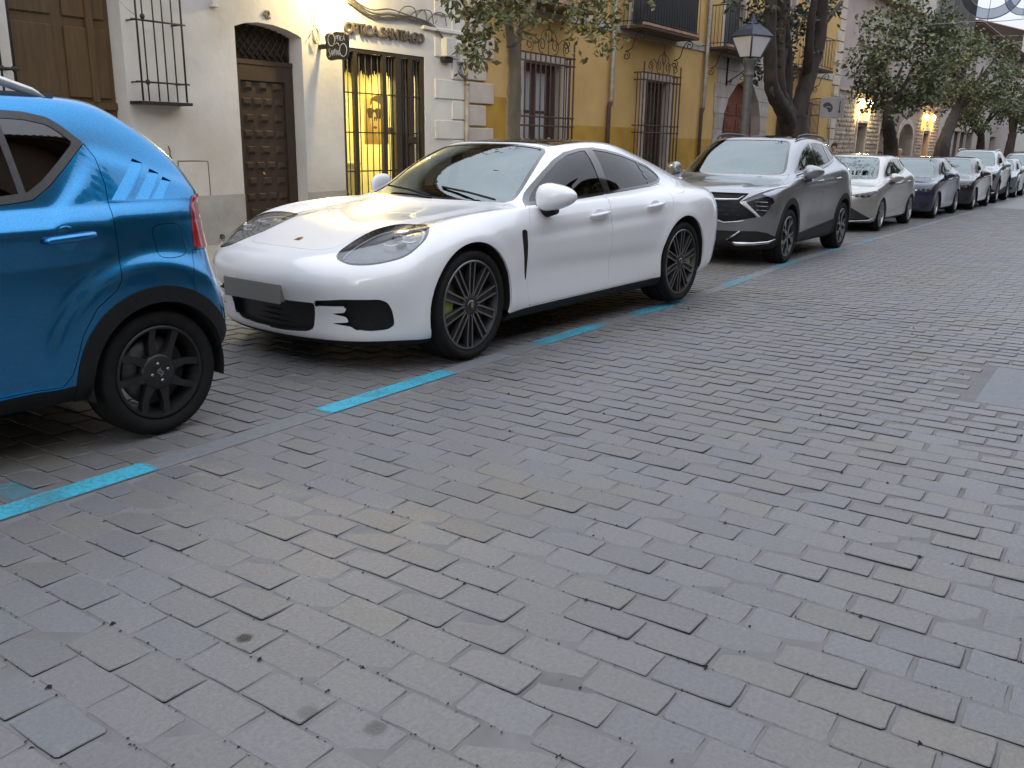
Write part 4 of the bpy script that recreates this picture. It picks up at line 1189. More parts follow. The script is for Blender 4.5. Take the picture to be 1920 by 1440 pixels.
win_cage(19.46, 21.46, -.45, 2.95, 11, [.1, 1.61, 1.77, 2.78, 2.94])
g4 = cage(YB, list(np.linspace(31.7, 33.3, 12)), .7, 2.9, yg, [.85, 1.8, 2.75], .010, m=rusty)
# balconies
def balcony(x0, x1, z, n, mesh=False, depth=.62, h=1.0):
    b = empty('balcony'); b.parent = YB
    yo = WALL_Y - depth
    bx('floor_slab', x0, x1, yo, WALL_Y, z - .07, z - .01, rusty, b)
    tl = MB(); nt_ = int((x1 - x0) / .16)
    for k in range(nt_): tl.box(x0 + (x1 - x0) * k / nt_ + .003, x0 + (x1 - x0) * (k + 1) / nt_ - .003, yo - .012, yo + .04, z - .01, z + .045)
    t_o = tl.build('edge_tiles', pmat('edge_tile', (.33, .17, .11), (.42, .26, .19), 4, .7, per_island=.15), b); t_o['kind'] = 'stuff'
    def bar(p, q, r_=.007): 
        mb = MB(); mb.tube([p, q], r_, 5); mb.build('baluster', iron, b)
    for k in range(n):
        xx = x0 + .02 + (x1 - x0 - .04) * k / (n - 1); bar((xx, yo + .02, z), (xx, yo + .02, z + h))
    for k in range(1, 6):
        yy_ = yo + .02 + (depth - .04) * k / 6
        for xx in (x0 + .02, x1 - .02): bar((xx, yy_, z), (xx, yy_, z + h))
    mb = MB(); mb.tube([(x0 + .02, WALL_Y, z + h), (x0 + .02, yo + .02, z + h), (x1 - .02, yo + .02, z + h), (x1 - .02, WALL_Y, z + h)], .014, 6)
    mb.tube([(x0 + .02, WALL_Y, z + .08), (x0 + .02, yo + .02, z + .08), (x1 - .02, yo + .02, z + .08), (x1 - .02, WALL_Y, z + .08)], .010, 6); mb.build('handrail', iron, b)
    if mesh:
        ms = MB()
        for k in range(int((x1 - x0 + 1.0) / .075)):
            xx = x0 + k * .075
            ms.tube([(min(xx, x1), yo + .01, z + .1 + max(0, xx - x1)), (max(xx - 1.0, x0), yo + .01, z + .1 + min(1.0, xx - x0))], .0025, 4, caps=False) if xx - 1.0 < x1 else None
            ms.tube([(max(xx - 1.0, x0), yo + .012, z + .1 + max(0, x0 - xx + 1.0)), (min(xx, x1), yo + .012, z + .1 + 1.0 - max(0, xx - x1))], .0025, 4, caps=False)
        for k in range(9):
            yy_ = yo + depth * k / 9
            ms.tube([(x0 + .02, yy_, z + .1), (x0 + .02, yy_, z + h)], .0025, 4, caps=False)
        mo = ms.build('wire_mesh', iron, b); mo['kind'] = 'stuff'
    for xx in (x0 + .25, x1 - .20):
        mb = MB()
        pts = [(yo + .10, z - .20)]
        c1 = spiral(yo + .16, z - .20, .11, 1.4, .5, 1); c2 = spiral(WALL_Y - .10, z - .62, .095, 1.4, 1.2, 1)
        mb.tube([(xx, a, c) for a, c in c1], .010, 5); mb.tube([(xx, a, c) for a, c in c2], .010, 5)
        mb.tube([(xx, a, c) for a, c in catrom([c1[0], (yo + .33, z - .26), (WALL_Y - .22, z - .46), c2[0]], 5, closed=False)], .012, 6)
        mb.build('scroll_bracket', iron, b)
    return b
balcony(13.9, 16.45, 3.86, 16); balcony(18.60, 21.60, 3.86, 22); balcony(23.45, 26.2, 3.84, 14, True); balcony(30.9, 33.2, 3.86, 16)
shut = pmat('shutter_grey', (.05, .05, .053), (.035, .035, .038), 4, .6, stretch=(1, 1, 12))
for x0, x1 in ((14.2, 15.7), (19.2, 20.9), (24.6, 26.0), (31.9, 33.1), (29.2, 30.4)):
    d_ = empty('balcony_door'); d_.parent = YB
    for a, b in ((x0, (x0 + x1) / 2 - .01), ((x0 + x1) / 2 + .01, x1)):
        bx('shutter', a, b, WALL_Y + .12, WALL_Y + .17, 3.96, 6.3, shut, d_)
        for k in range(24): 
            pass
    bx('surround', x0 - .16, x0 - .002, WALL_Y - .03, WALL_Y + .02, 3.89, 6.4, cream, YB, .006); bx('surround', x1 + .002, x1 + .16, WALL_Y - .03, WALL_Y + .02, 3.89, 6.4, cream, YB, .006)
# dark boarded screen behind the middle balcony railing
bx('balcony_screen', 18.66, 21.5, WALL_Y - .585, WALL_Y - .575, 3.92, 4.85, pmat('dark_screen', (.022, .022, .026), (.035, .035, .04), 3, .7, stretch=(16, 1, 1)), [c for c in YB.children if c.name.startswith('balcony')][1])
# downpipes: zinc above, cast iron below
for xx, zk in ((18.25, 2.2), (23.37, 2.25), (29.6, 2.2)):
    mb = MB(); mb.tube([(xx, WALL_Y - .09, 7.3), (xx, WALL_Y - .09, zk + .1), (xx - .02, WALL_Y - .085, zk)], .055, 10); mb.build('downpipe', pipe_m, YB)
    mb = MB(); mb.tube([(xx - .02, WALL_Y - .08, zk + .02), (xx - .06, WALL_Y - .07, zk - .10), (xx - .06, WALL_Y - .07, -.8)], [.06, .048, .045], 10); mb.build('downpipe_foot', rusty, YB)
mb = MB(); mb.tube([(35.5, WALL_Y - .06, 3.2), (35.5, WALL_Y - .06, -.7)], .03, 8); mb.build('conduit', pipe_m, YB)
cable('cable', [(21.6, WALL_Y - .05, 4.02), (22.6, WALL_Y - .08, 3.80), (23.3, WALL_Y - .06, 3.86)], .010, cabm, YB)
cable('cable', [(23.4, WALL_Y - .06, 4.0), (23.75, WALL_Y - .10, 3.80), (24.3, WALL_Y - .06, 3.92)], .010, cabm, YB)
# pointed stone doorway, built of separate blocks, with plank doors
AD = empty('archway'); AD.parent = YB
def inner_x(z, side):
    pts = sorted([(p[1], p[0]) for p in arch if (p[0] < 26.55) == (side < 0)])
    for (za, xa), (zb, xb) in zip(pts, pts[1:]):
        if za <= z <= zb: return xa + (xb - xa) * (z - za) / (zb - za + 1e-9)
    return pts[-1][1]
zs_ = [-.7, -.1, .42, .95, 1.35, 1.78, 2.2, 2.62, 3.0, 3.36]
for i in range(len(zs_) - 1):
    for sd in (-1, 1):
        za, zb = zs_[i] + .006, zs_[i + 1] - .006
        xa = inner_x(min(za, 3.13), sd); xb = inner_x(min(zb, 3.13), sd)
        out = (24.30 + rng.uniform(-.12, .16) - (.22 if i in (3,) else 0)) if sd < 0 else (28.52 + rng.uniform(-.15, .15))
        mb = MB(); mb.prism([(out, za), (xa + .01 * sd, za), (xb + .01 * sd, zb), (out, zb)], lambda u, v, d: (u, WALL_Y - .03 - rng.uniform(0, .006) + d, v), .30); mb.build('stone_block', lime, AD)
for a, b in ((24.3, 25.7), (25.71, 27.1), (27.11, 28.5)):
    bx('stone_block', a, b, WALL_Y - .03, WALL_Y + .02, 3.366, 3.69, lime, AD, .008)
mb = MB(); mb.prism(arch, lambda u, v, d: (u, WALL_Y + .26 + d, v), .03); dleaf = mb.build('door', redwood, AD)
for k in range(2):
    for r_ in range(5):
        x0 = 25.75 + k * .9; z0 = .35 + r_ * .46
        mb = MB(); mb.box(x0, x0 + .72, WALL_Y + .235, WALL_Y + .261, z0, z0 + .36, bev=.02); mb.box(x0 + .16, x0 + .56, WALL_Y + .215, WALL_Y + .236, z0 + .09, z0 + .27, bev=.012); mb.build('door_panel', redwood, AD)
# lantern bracket on the stone
mb = MB(); yb_ = WALL_Y - .06
mb.tube([(24.95, yb_, 3.67), (24.95, yb_, 2.95)], .022, 6); mb.tube([(24.95, yb_, 3.02), (25.3, yb_ - .2, 3.25), (25.9, yb_ - .42, 3.62)], .016, 6); mb.tube([(px, yb_ - .06, pz) for px, pz in spiral(25.08, 3.05, .08, 1.3, 0)], .010, 5); mb.build('iron_bracket', iron, YB)

# direction board by the corner
DS = empty('direction_sign', (0, 0, 0), label='pale square sign with a dark emblem and a blue downward arrow by the ochre corner', cat='sign')
sgx, sgy = 33.0, 9.25
sgw = .40
bx('board', sgx, sgx + .04, sgy - sgw, sgy + sgw, 2.31, 2.99, pmat('sign_pale', (.50, .50, .54), (.44, .44, .48), 3, .5), DS, .008)
bld = pmat('sign_emblem', (.06, .065, .08), (.10, .10, .12), 18, .5)
mb = MB(); mb.prism(catrom([(-.16, .12), (-.02, .17), (.10, .10), (.16, -.02), (.12, -.14), (.03, -.16), (-.02, -.06), (-.10, -.02), (-.18, .04)], 5).tolist(), lambda u, v, d: (sgx - .003 - d, sgy + .12 - u, 2.66 + v), .002); mb.build('emblem', bld, DS)
mb = MB(); mb.tube([(sgx - .006, sgy + .12 - .09 * math.cos(t) , 2.63 + .05 * math.sin(t)) for t in np.linspace(0, 4.2, 12)], .014, 5); mb.build('emblem_ring', pmat('sign_pale2', (.55, .55, .6), None, 3, .5), DS)
blue_s = pmat('sign_blue', (.02, .05, .16), (.03, .06, .18), 6, .5)
mb = MB(); mb.prism([(-.015, .22), (.015, .22), (.015, -.12), (.05, -.12), (0, -.22), (-.05, -.12), (-.015, -.12)], lambda u, v, d: (sgx - .003 - d, sgy - .27 - u, 2.66 + v), .002); mb.build('arrow', blue_s, DS)
mb = MB(); mb.tube([(sgx + .05, sgy, 2.95), (sgx + .05, WALL_Y, 2.95)], .015, 6); mb.tube([(sgx + .05, sgy, 2.40), (sgx + .05, WALL_Y, 2.40)], .015, 6); mb.build('bracket', iron, DS)
mb = MB(); mb.tube([(sgx, sgy - .1, 3.0), (sgx, sgy - .12, 3.10), (sgx, sgy - .02, 3.05), (sgx, sgy + .05, 3.16), (sgx, sgy + .07, 3.02)], .008, 5); mb.build('script_ornament', iron, DS)

# ================= stone house with lit niches
STB = empty('stone_house', (0, WALL_Y, 0), label='rough stone house with lamp-lit niches over its narrow doors', cat='building')
rubble = pmat('rubble_wall', (.37, .315, .275), (.27, .23, .20), 3.0, .92, bump=.02, bscale=7, detail=9)
rub2 = pmat('rubble_stone', (.42, .36, .31), (.30, .26, .225), 6, .92, bump=.004, bscale=30, per_island=.2)
pink = pmat('upper_masonry', (.40, .335, .315), (.33, .275, .26), 1.4, .92, bump=.008, bscale=12)
plas = pmat('lower_render', (.42, .36, .31), (.36, .31, .27), 1.4, .9, bump=.003, bscale=14)
def tall(x0, x1, z0, zs, r_): return arch_hole(x0, x1, z0, zs, r_, 10)
hs = [tall(39.15, 40.10, 2.40, 2.85, .40), tall(40.45, 41.45, 2.40, 2.85, .40), rect(39.60, 41.0, -.9, 2.17), rect(43.5, 44.95, -.9, 2.14), tall(47.45, 50.6, -.9, 1.75, .72), tall(52.65, 53.70, 2.3, 2.70, .38), tall(54.55, 55.75, 2.3, 2.70, .38), rect(53.2, 54.85, -.9, 2.09), rect(50.95, 51.3, 1.1, 1.8), rect(43.2, 44.4, 4.2, 6.2), rect(48.4, 49.6, 4.2, 6.2)]
facade('wall', rect(36.34, 57.6, -1.2, 3.44), hs[:9], WALL_Y, .32, rubble, STB, plas)
facade('upper_wall', rect(36.34, 52.3, 3.50, 7.3), hs[9:], WALL_Y + .02, .2, pink, STB)
for x0, x1 in ((43.2, 44.4), (48.4, 49.6)): bx('window', x0, x1, WALL_Y + .18, WALL_Y + .21, 4.2, 6.2, glass_dk, STB)
bx('stone_ledge', 36.34, 57.6, WALL_Y - .09, WALL_Y + .05, 3.441, 3.499, lime, STB, .008)
tiled_eave(STB, 36.34, 52.3, 7.3, .4)
st = MB()
for r_ in range(24):
    z = -.6 + r_ * .17; x = 36.4 + (r_ % 3) * .09
    while x < 57.2:
        w_ = rng.uniform(.20, .42); h_ = .15; cx = x + w_ / 2; cz = z + h_ / 2
        bad = any((min(p[0] for p in h) - .14 < cx < max(p[0] for p in h) + .14) and (min(p[1] for p in h) - .1 < cz < max(p[1] for p in h) + .12) for h in hs[:9]) or cz > 3.36 or 44.95 < cx < 51.4
        if not bad:
            n_ = 8; d_ = rng.uniform(.015, .05)
            ring_ = [(cx + w_ * .47 * math.copysign(abs(math.cos(a)) ** .6, math.cos(a)) * rng.uniform(.9, 1), cz + h_ * .46 * math.copysign(abs(math.sin(a)) ** .6, math.sin(a)) * rng.uniform(.88, 1.05)) for a in np.linspace(0, 6.283, n_ + 1)[:-1]]
            vs = [(a, WALL_Y + .02, b) for a, b in ring_] + [(cx + (a - cx) * .78, WALL_Y - d_, cz + (b - cz) * .72) for a, b in ring_]
            st.add(vs, [(k, (k + 1) % n_, n_ + (k + 1) % n_, n_ + k) for k in range(n_)] + [tuple(range(n_, 2 * n_))])
        x += w_ + .02
so = st.build('rubble_stones', rub2, STB); so['kind'] = 'stuff'
for x0, x1, zt in ((39.60, 41.0, 2.17), (43.5, 44.95, 2.14), (53.2, 54.85, 2.09)):
    d_ = bx('door', x0, x1, WALL_Y + .28, WALL_Y + .32, -.9, zt, darkwood, STB)
    bx('door_rail', x0 + .1, x1 - .1, WALL_Y + .262, WALL_Y + .281, 1.45, 1.55, pmat('warm_wood', (.10, .055, .03), None, 6, .6), d_)
    for xx in (x0 - .14, x1 + .002): bx('door_jamb', xx, xx + .138, WALL_Y - .05, WALL_Y + .02, -.9, zt + .12, cream, STB)
    bx('lintel', x0 - .14, x1 + .14, WALL_Y - .055, WALL_Y + .02, zt + .122, zt + .28, cream, STB)
bx('arch_back', 47.3, 50.8, WALL_Y + 1.0, WALL_Y + 1.05, -.9, 2.6, plas, STB)
for a, b in ((47.3, 47.44), (50.61, 50.75)): bx('arch_side', a, b, WALL_Y + .3, WALL_Y + 1.0, -.9, 2.6, plas, STB)
bx('arch_moulding', 47.10, 47.44, WALL_Y - .06, WALL_Y + .02, -.9, 1.75, cream, STB)
mb = MB()
for k in range(12):
    a0, a1 = math.pi * k / 12, math.pi * (k + 1) / 12 - .01
    P = [(49.025 + (1.58 + e) * math.cos(a), 1.75 + (.73 + e) * math.sin(a)) for e, a in ((.0, a0), (.26, a0), (.26, a1), (0, a1))]
    mb2 = MB(); mb2.prism(P, lambda u, v, d: (u, WALL_Y - .06 + d, v), .08); mb2.build('arch_stone', cream, STB)
bx('arch_moulding', 50.61, 50.90, WALL_Y - .06, WALL_Y + .02, -.9, 1.75, cream, STB)
bx('wall_plaque', 50.97, 51.28, WALL_Y + .2, WALL_Y + .22, 1.1, 1.8, iron, STB)
for n_, (x0, x1, zt) in enumerate(((39.15, 40.10, 3.25), (40.45, 41.45, 3.25), (52.65, 53.70, 3.08), (54.55, 55.75, 3.08))):
    bx('niche_back', x0, x1, WALL_Y + .28, WALL_Y + .32, 2.3, zt, pmat('niche_plaster', (.62, .54, .42), None, 4, .9), STB)
    warm = n_ > 1
    xc = (x0 + x1) / 2
    SCN = empty('wall_sconce', (xc, WALL_Y, zt), label=('yellow lit sconce in the %s niche over the nearer stone doorway' if not warm else 'amber lit sconce in the %s niche over the farther stone doorway') % ('left' if n_ % 2 == 0 else 'right'), cat='lamp', group='lit niche sconces on the stone house')
    mb = MB(); mb.lathe([(.0, -.22), (.06, -.2), (.10, .0), (.02, .10), (.0, .12)], (0, -.10, -.12), 'z', 10); mb.build('shade', emit_mat('sconce_glow_amber' if warm else 'sconce_glow', (1, .62, .18) if warm else (1, .85, .50), 22), SCN)
    mb = MB(); mb.tube([(0, .25, .0), (0, .0, .02), (0, -.1, .0)], .012, 6); mb.build('arm', iron, SCN)
    li = bpy.data.lights.new('sconce_light', 'POINT'); li.energy = 80 if not warm else 90; li.color = (1, .70, .26) if not warm else (1, .52, .10); li.shadow_soft_size = .08
    lo = bpy.data.objects.new('sconce_light', li); lo.location = (xc, WALL_Y - .20, 2.70); COL.objects.link(lo)
bx('niche_planter', 39.55, 41.05, WALL_Y - .16, WALL_Y, 2.30, 2.40, lime, STB)
gp = MB()
for k in range(90):
    xx = rng.uniform(39.9, 40.7); zz = 2.42 + abs(rng.gauss(0, .11)); gp.add([(xx - .03, WALL_Y - .14, zz), (xx, WALL_Y - .17, zz + .05), (xx + .03, WALL_Y - .12, zz)], [(0, 1, 2)])
nch = empty('trailing_plant', (0, 0, 0), label='bright green plant on the lit ledge over the stone doorway', cat='plant'); gp.build('foliage', pmat('plant_lit', (.10, .16, .03), (.07, .12, .02), 10, .6), nch)

# ================= tall grey house with shutters
GB = empty('grey_house', (0, WALL_Y, 0), label='tall pale grey house with dark louvred shutters on its upper floor', cat='building')
greyr = pmat('grey_render', (.44, .42, .41), (.37, .355, .35), 1.6, .88, bump=.002, bscale=16)
hg = [rect(52.9, 54.6, 7.4, 9.8), rect(57.5, 59.9, 7.4, 9.8), rect(53.2, 54.6, 4.3, 6.4), rect(57.5, 59.3, 4.3, 6.4), rect(58.3, 59.8, -1.2, 2.2)]
facade('wall', [(52.32, 3.51), (57.62, 3.51), (57.62, -1.2), (61.9, -1.2), (61.9, 12.2), (52.32, 12.2)], hg, WALL_Y - .03, .22, greyr, GB)
bx('side_wall', 52.30, 52.318, WALL_Y, WALL_Y + 8, 7.0, 12.2, greyr, GB); bx('side_wall', 61.902, 61.92, WALL_Y, WALL_Y + 8, 7.0, 12.2, greyr, GB)
bx('pilaster', 60.6, 61.7, WALL_Y - .12, WALL_Y - .03, -1.2, 12.0, greyr, GB); bx('pilaster', 55.4, 56.4, WALL_Y - .12, WALL_Y - .03, 3.6, 12.0, greyr, GB)
shg = pmat('slate_shutter', (.12, .12, .125), (.09, .09, .095), 4, .6, stretch=(1, 1, 14))
for h_ in hg:
    x0, x1 = h_[0][0], h_[1][0]; z0, z1 = h_[0][1], h_[2][1]
    w_ = empty('window'); w_.parent = GB
    bx('pane', x0, x1, WALL_Y + .15, WALL_Y + .17, z0, z1, glass_dk, w_)
    if z0 > 0:
        bx('shutter', x1 - .02, x1 + .04, WALL_Y - .75, WALL_Y - .05, z0, z1, shg, w_); bx('shutter', x0 - .04, x0 + .02, WALL_Y - .75, WALL_Y - .05, z0, z1, shg, w_)
        bx('sill', x0 - .1, x1 + .1, WALL_Y - .25, WALL_Y, z0 - .14, z0 - .05, iron, w_)
tiled_eave(GB, 52.32, 61.9, 12.2, .5)

# ================= low house with a deep tile eave, porch posts
LB = empty('eaved_house', (0, WALL_Y, 0), label='long low house with a deep brown tile eave beyond the grey house', cat='building')
hl_ = [rect(63.0, 70.2, -1.4, 2.35), rect(73.5, 75.2, -1.4, 2.2), rect(79, 82, -1.4, 2.2), rect(66, 67.6, 4.4, 6.6), rect(72, 73.6, 4.4, 6.6), rect(78, 79.6, 4.4, 6.6), rect(84, 85.6, 4.4, 6.6)]
facade('wall', rect(61.93, 90, -1.6, 8.35), hl_, WALL_Y, .4, pmat('dim_render', (.40, .36, .33), (.33, .30, .275), 1.2, .9, bump=.002, bscale=16), LB)
for h_ in hl_:
    bx('opening_back', h_[0][0], h_[1][0], WALL_Y + .36, WALL_Y + .398, h_[0][1], h_[2][1], pmat('recess_brown', (.07, .05, .042), (.05, .036, .03), 2, .8), LB)
for xx in (65.0, 67.4): bx('porch_post', xx, xx + .14, WALL_Y - .02, WALL_Y + .12, -1.4, 2.35, cream, LB)
bx('porch_beam', 62.6, 70.6, WALL_Y - .06, WALL_Y + .0, 2.36, 2.62, cream, LB)
tiled_eave(LB, 61.93, 90, 8.45, .9, mat=pmat('brown_tile', (.20, .12, .095), (.15, .10, .085), 6, .85, per_island=.2))
FB = empty('far_house', (0, WALL_Y, 0), label='farthest pale house with grey shutters closing the row', cat='building')
hf = [rect(92 + 4.6 * k, 94 + 4.6 * k, z, z + 2.1) for k in range(8) for z in (-1.0, 3.6, 7.2)]
facade('wall', rect(90.02, 130, -2.2, 10.6), hf, WALL_Y - .3, .25, pmat('far_render', (.50, .47, .44), (.43, .41, .39), 1.0, .9), FB)
for h_ in hf:
    x0, x1, z0, z1 = h_[0][0], h_[1][0], h_[0][1], h_[2][1]
    w_ = empty('window'); w_.parent = FB
    bx('pane', x0, x1, WALL_Y - .12, WALL_Y - .1, z0, z1, glass_dk, w_); bx('shutter', x1, x1 + .9, WALL_Y - .38, WALL_Y - .302, z0, z1, shg, w_); bx('shutter', x0 - .9, x0, WALL_Y - .38, WALL_Y - .302, z0, z1, shg, w_)
tiled_eave(FB, 90.02, 130, 10.6, .5, y=WALL_Y - .3)

# ================= the other side of the street (seen in glass and paint)
OY = -5.7
def opposite(x0, x1, h, mat, lab, win):
    r_ = empty('house', (0, OY, 0), label=lab, cat='building')
    hs_ = []
    x = x0 + 1.0
    while x + 1.2 < x1:
        for z, hh in ((.0, 2.4), (3.7, 2.1)):
            if z + hh < h - .5: hs_.append(rect(x, x + 1.2, z, z + hh))
        x += win
    facade('wall', rect(x0, x1, -1.0, h), hs_, OY, -.25, mat, r_, back=-.3)
    for q in hs_: bx('window', q[0][0], q[1][0], OY - .22, OY - .2, q[0][1], q[2][1], glass_dk if q[0][1] > 1 else darkwood, r_)
    tiled_eave(r_, x0, x1, h, .6, OY, .3, 4.0, 1)
opposite(-26, -9, 8.4, pmat('opp_a', (.30, .25, .20), (.25, .21, .17), 1.2, .9), 'buff rendered house across the street, behind the camera', 3.4)
opposite(-8.98, 5.5, 7.8, pmat('opp_b', (.33, .29, .25), (.27, .24, .21), 1.2, .9), 'pale two-storey house across the street, beside the camera', 3.0)
opposite(5.52, 20, 8.2, pmat('opp_c', (.24, .16, .12), (.20, .13, .10), 1.2, .9), 'brick-coloured house across the street from the saloon', 3.6)
opposite(20.02, 42, 7.4, pmat('opp_d', (.32, .28, .22), (.27, .23, .19), 1.2, .9), 'sandy house across the street from the crossover', 3.3)
opposite(42.02, 110, 7.0, pmat('opp_e', (.30, .27, .24), (.25, .22, .20), 1.2, .9), 'long grey house far down the other side of the street', 3.8)
for r_ in (WB, YB, STB, GB, LB, FB):
    for c in r_.children: c.location = c.location - r_.location
for o_ in list(bpy.data.objects):
    if o_.parent is None and o_.name.startswith('house') and 'label' in o_:
        for c in o_.children: c.location = c.location - o_.location
# ---- white sports saloon: 13 rows (sill -> roof centre) x 17 columns (nose centre -> tail centre)
SPORT_S = [
 [.14,.17,.27,.44,.56,.92,1.45,1.95,2.5,3.05,3.5,3.87,4.35,4.72,4.82,4.86,4.87],
 [.05,.085,.20,.40,.54,.92,1.45,1.95,2.5,3.05,3.5,3.87,4.38,4.80,4.91,4.95,4.96],
 [.04,.075,.18,.37,.53,.92,1.45,1.95,2.5,3.05,3.5,3.87,4.40,4.84,4.97,5.01,5.02],
 [.00,.03,.13,.32,.52,.92,1.45,1.95,2.5,3.05,3.5,3.87,4.40,4.86,4.99,5.035,5.05],
 [.02,.05,.15,.33,.52,.92,1.45,1.95,2.5,3.05,3.5,3.87,4.40,4.86,4.99,5.035,5.05],
 [.12,.15,.25,.41,.56,.92,1.45,1.95,2.5,3.05,3.5,3.87,4.38,4.82,4.95,5.00,5.01],
 [.40,.42,.47,.55,.66,.95,1.45,1.95,2.5,3.05,3.5,3.87,4.36,4.76,4.90,4.94,4.95],
 [.78,.79,.82,.87,.94,1.12,1.50,1.97,2.5,3.05,3.5,3.89,4.33,4.67,4.81,4.85,4.86],
 [1.48,1.50,1.55,1.60,1.65,1.72,1.84,2.10,2.5,3.05,3.5,3.88,4.28,4.54,4.67,4.71,4.72],
 [1.90,1.91,1.95,1.99,2.03,2.09,2.20,2.40,2.68,3.05,3.38,3.68,3.97,4.15,4.25,4.28,4.28],
 [2.28,2.29,2.32,2.36,2.41,2.48,2.58,2.71,2.88,3.08,3.28,3.46,3.62,3.72,3.78,3.80,3.80],
 [2.38,2.385,2.40,2.43,2.48,2.54,2.63,2.74,2.89,3.07,3.25,3.40,3.53,3.61,3.66,3.68,3.68],
 [2.44,2.445,2.46,2.49,2.53,2.58,2.66,2.76,2.90,3.06,3.22,3.36,3.47,3.54,3.58,3.60,3.60]]
SPORT_Y = [
 [0,.36,.66,.83,.88,.88,.88,.88,.88,.88,.88,.88,.87,.75,.52,.27,0],
 [0,.36,.67,.87,.935,.95,.945,.935,.935,.935,.94,.95,.93,.80,.56,.29,0],
 [0,.36,.67,.875,.95,.962,.945,.928,.926,.93,.945,.962,.945,.82,.58,.30,0],
 [0,.36,.67,.88,.955,.968,.950,.935,.934,.938,.952,.968,.95,.83,.58,.30,0],
 [0,.36,.67,.88,.955,.968,.948,.934,.934,.938,.954,.968,.95,.83,.58,.30,0],
 [0,.36,.665,.86,.925,.958,.935,.926,.926,.93,.945,.960,.935,.815,.57,.29,0],
 [0,.34,.63,.80,.855,.885,.888,.886,.886,.890,.905,.918,.885,.765,.52,.27,0],
 [0,.32,.56,.70,.765,.805,.836,.848,.850,.846,.840,.840,.795,.69,.48,.25,0],
 [0,.31,.55,.685,.745,.785,.812,.824,.826,.816,.792,.755,.685,.595,.43,.23,0],
 [0,.29,.50,.61,.66,.695,.722,.737,.740,.728,.702,.662,.60,.525,.39,.21,0],
 [0,.28,.46,.545,.58,.60,.612,.618,.618,.608,.588,.558,.515,.46,.35,.19,0],
 [0,.20,.32,.37,.395,.41,.418,.422,.422,.414,.40,.38,.35,.31,.24,.13,0],
 [0]*17]
SPORT_Z = [
 [.15,.15,.155,.165,.17,.18,.19,.19,.19,.19,.19,.19,.20,.24,.24,.24,.24],
 [.205,.205,.21,.22,.23,.25,.265,.265,.265,.265,.265,.265,.27,.29,.29,.29,.29],
 [.34,.34,.34,.345,.36,.40,.41,.41,.41,.41,.41,.41,.41,.40,.40,.40,.40],
 [.50,.50,.50,.505,.52,.55,.55,.55,.55,.55,.55,.55,.55,.55,.54,.54,.54],
 [.61,.61,.61,.62,.63,.68,.68,.68,.68,.68,.69,.70,.71,.71,.70,.70,.70],
 [.70,.70,.70,.71,.74,.80,.80,.80,.80,.805,.815,.825,.84,.85,.855,.86,.86],
 [.775,.78,.79,.805,.835,.885,.898,.90,.905,.912,.922,.932,.945,.955,.965,.97,.97],
 [.85,.86,.872,.89,.912,.93,.945,.948,.956,.967,.982,.997,1.004,.998,1.003,1.01,1.012],
 [.945,.948,.952,.956,.958,.960,.963,.968,.980,1.0,1.025,1.05,1.05,1.04,1.04,1.045,1.047],
 [1.19,1.19,1.185,1.175,1.172,1.175,1.185,1.195,1.205,1.205,1.195,1.18,1.17,1.165,1.17,1.18,1.185],
 [1.365,1.362,1.352,1.342,1.342,1.35,1.36,1.368,1.372,1.368,1.353,1.33,1.31,1.30,1.303,1.308,1.31],
 [1.395,1.394,1.39,1.385,1.385,1.39,1.398,1.405,1.41,1.406,1.392,1.37,1.35,1.343,1.343,1.345,1.346],
 [1.405,1.405,1.405,1.405,1.406,1.41,1.414,1.419,1.423,1.42,1.407,1.388,1.37,1.362,1.36,1.36,1.36]]
def sport_disp(G):
    s, y, z = G[..., 0], G[..., 1], G[..., 2]; a = np.abs(y); sg = np.sign(y)
    out = G.copy()
    # flared lips round the wheels
    for cs, cz, amp in ((.92, .36, .012), (3.87, .36, .016)):
        r = np.hypot(s - cs, z - cz)
        out[..., 1] += sg * amp * np.exp(-((r - .42) / .07) ** 2) * np.clip((a - .6) / .2, 0, 1)
    # shoulder crease along the doors and a waist hollow under it
    k = np.clip((s - 1.35) / .5, 0, 1) * np.clip((3.7 - s) / .5, 0, 1) * np.clip((a - .8) / .06, 0, 1)
    line = .80 + .028 * (s - 1.5)
    out[..., 1] -= sg * k * .012 * np.exp(-((z - line + .05) / .045) ** 2)
    lower = .44 - .02 * (s - 2.0)
    out[..., 1] -= sg * k * .010 * np.exp(-((z - lower - .07) / .07) ** 2)
    # bonnet: raised centre field between two long creases
    hb = np.clip((s - .35) / .3, 0, 1) * np.clip((1.5 - s) / .2, 0, 1) * (z > .7) * (z < 1.0)
    edge = .46 + .10 * (s - .4)
    out[..., 2] += hb * (.010 / (1 + np.exp((a - edge) / .018)) - .006 * np.exp(-((a - edge - .10) / .07) ** 2))
    return out
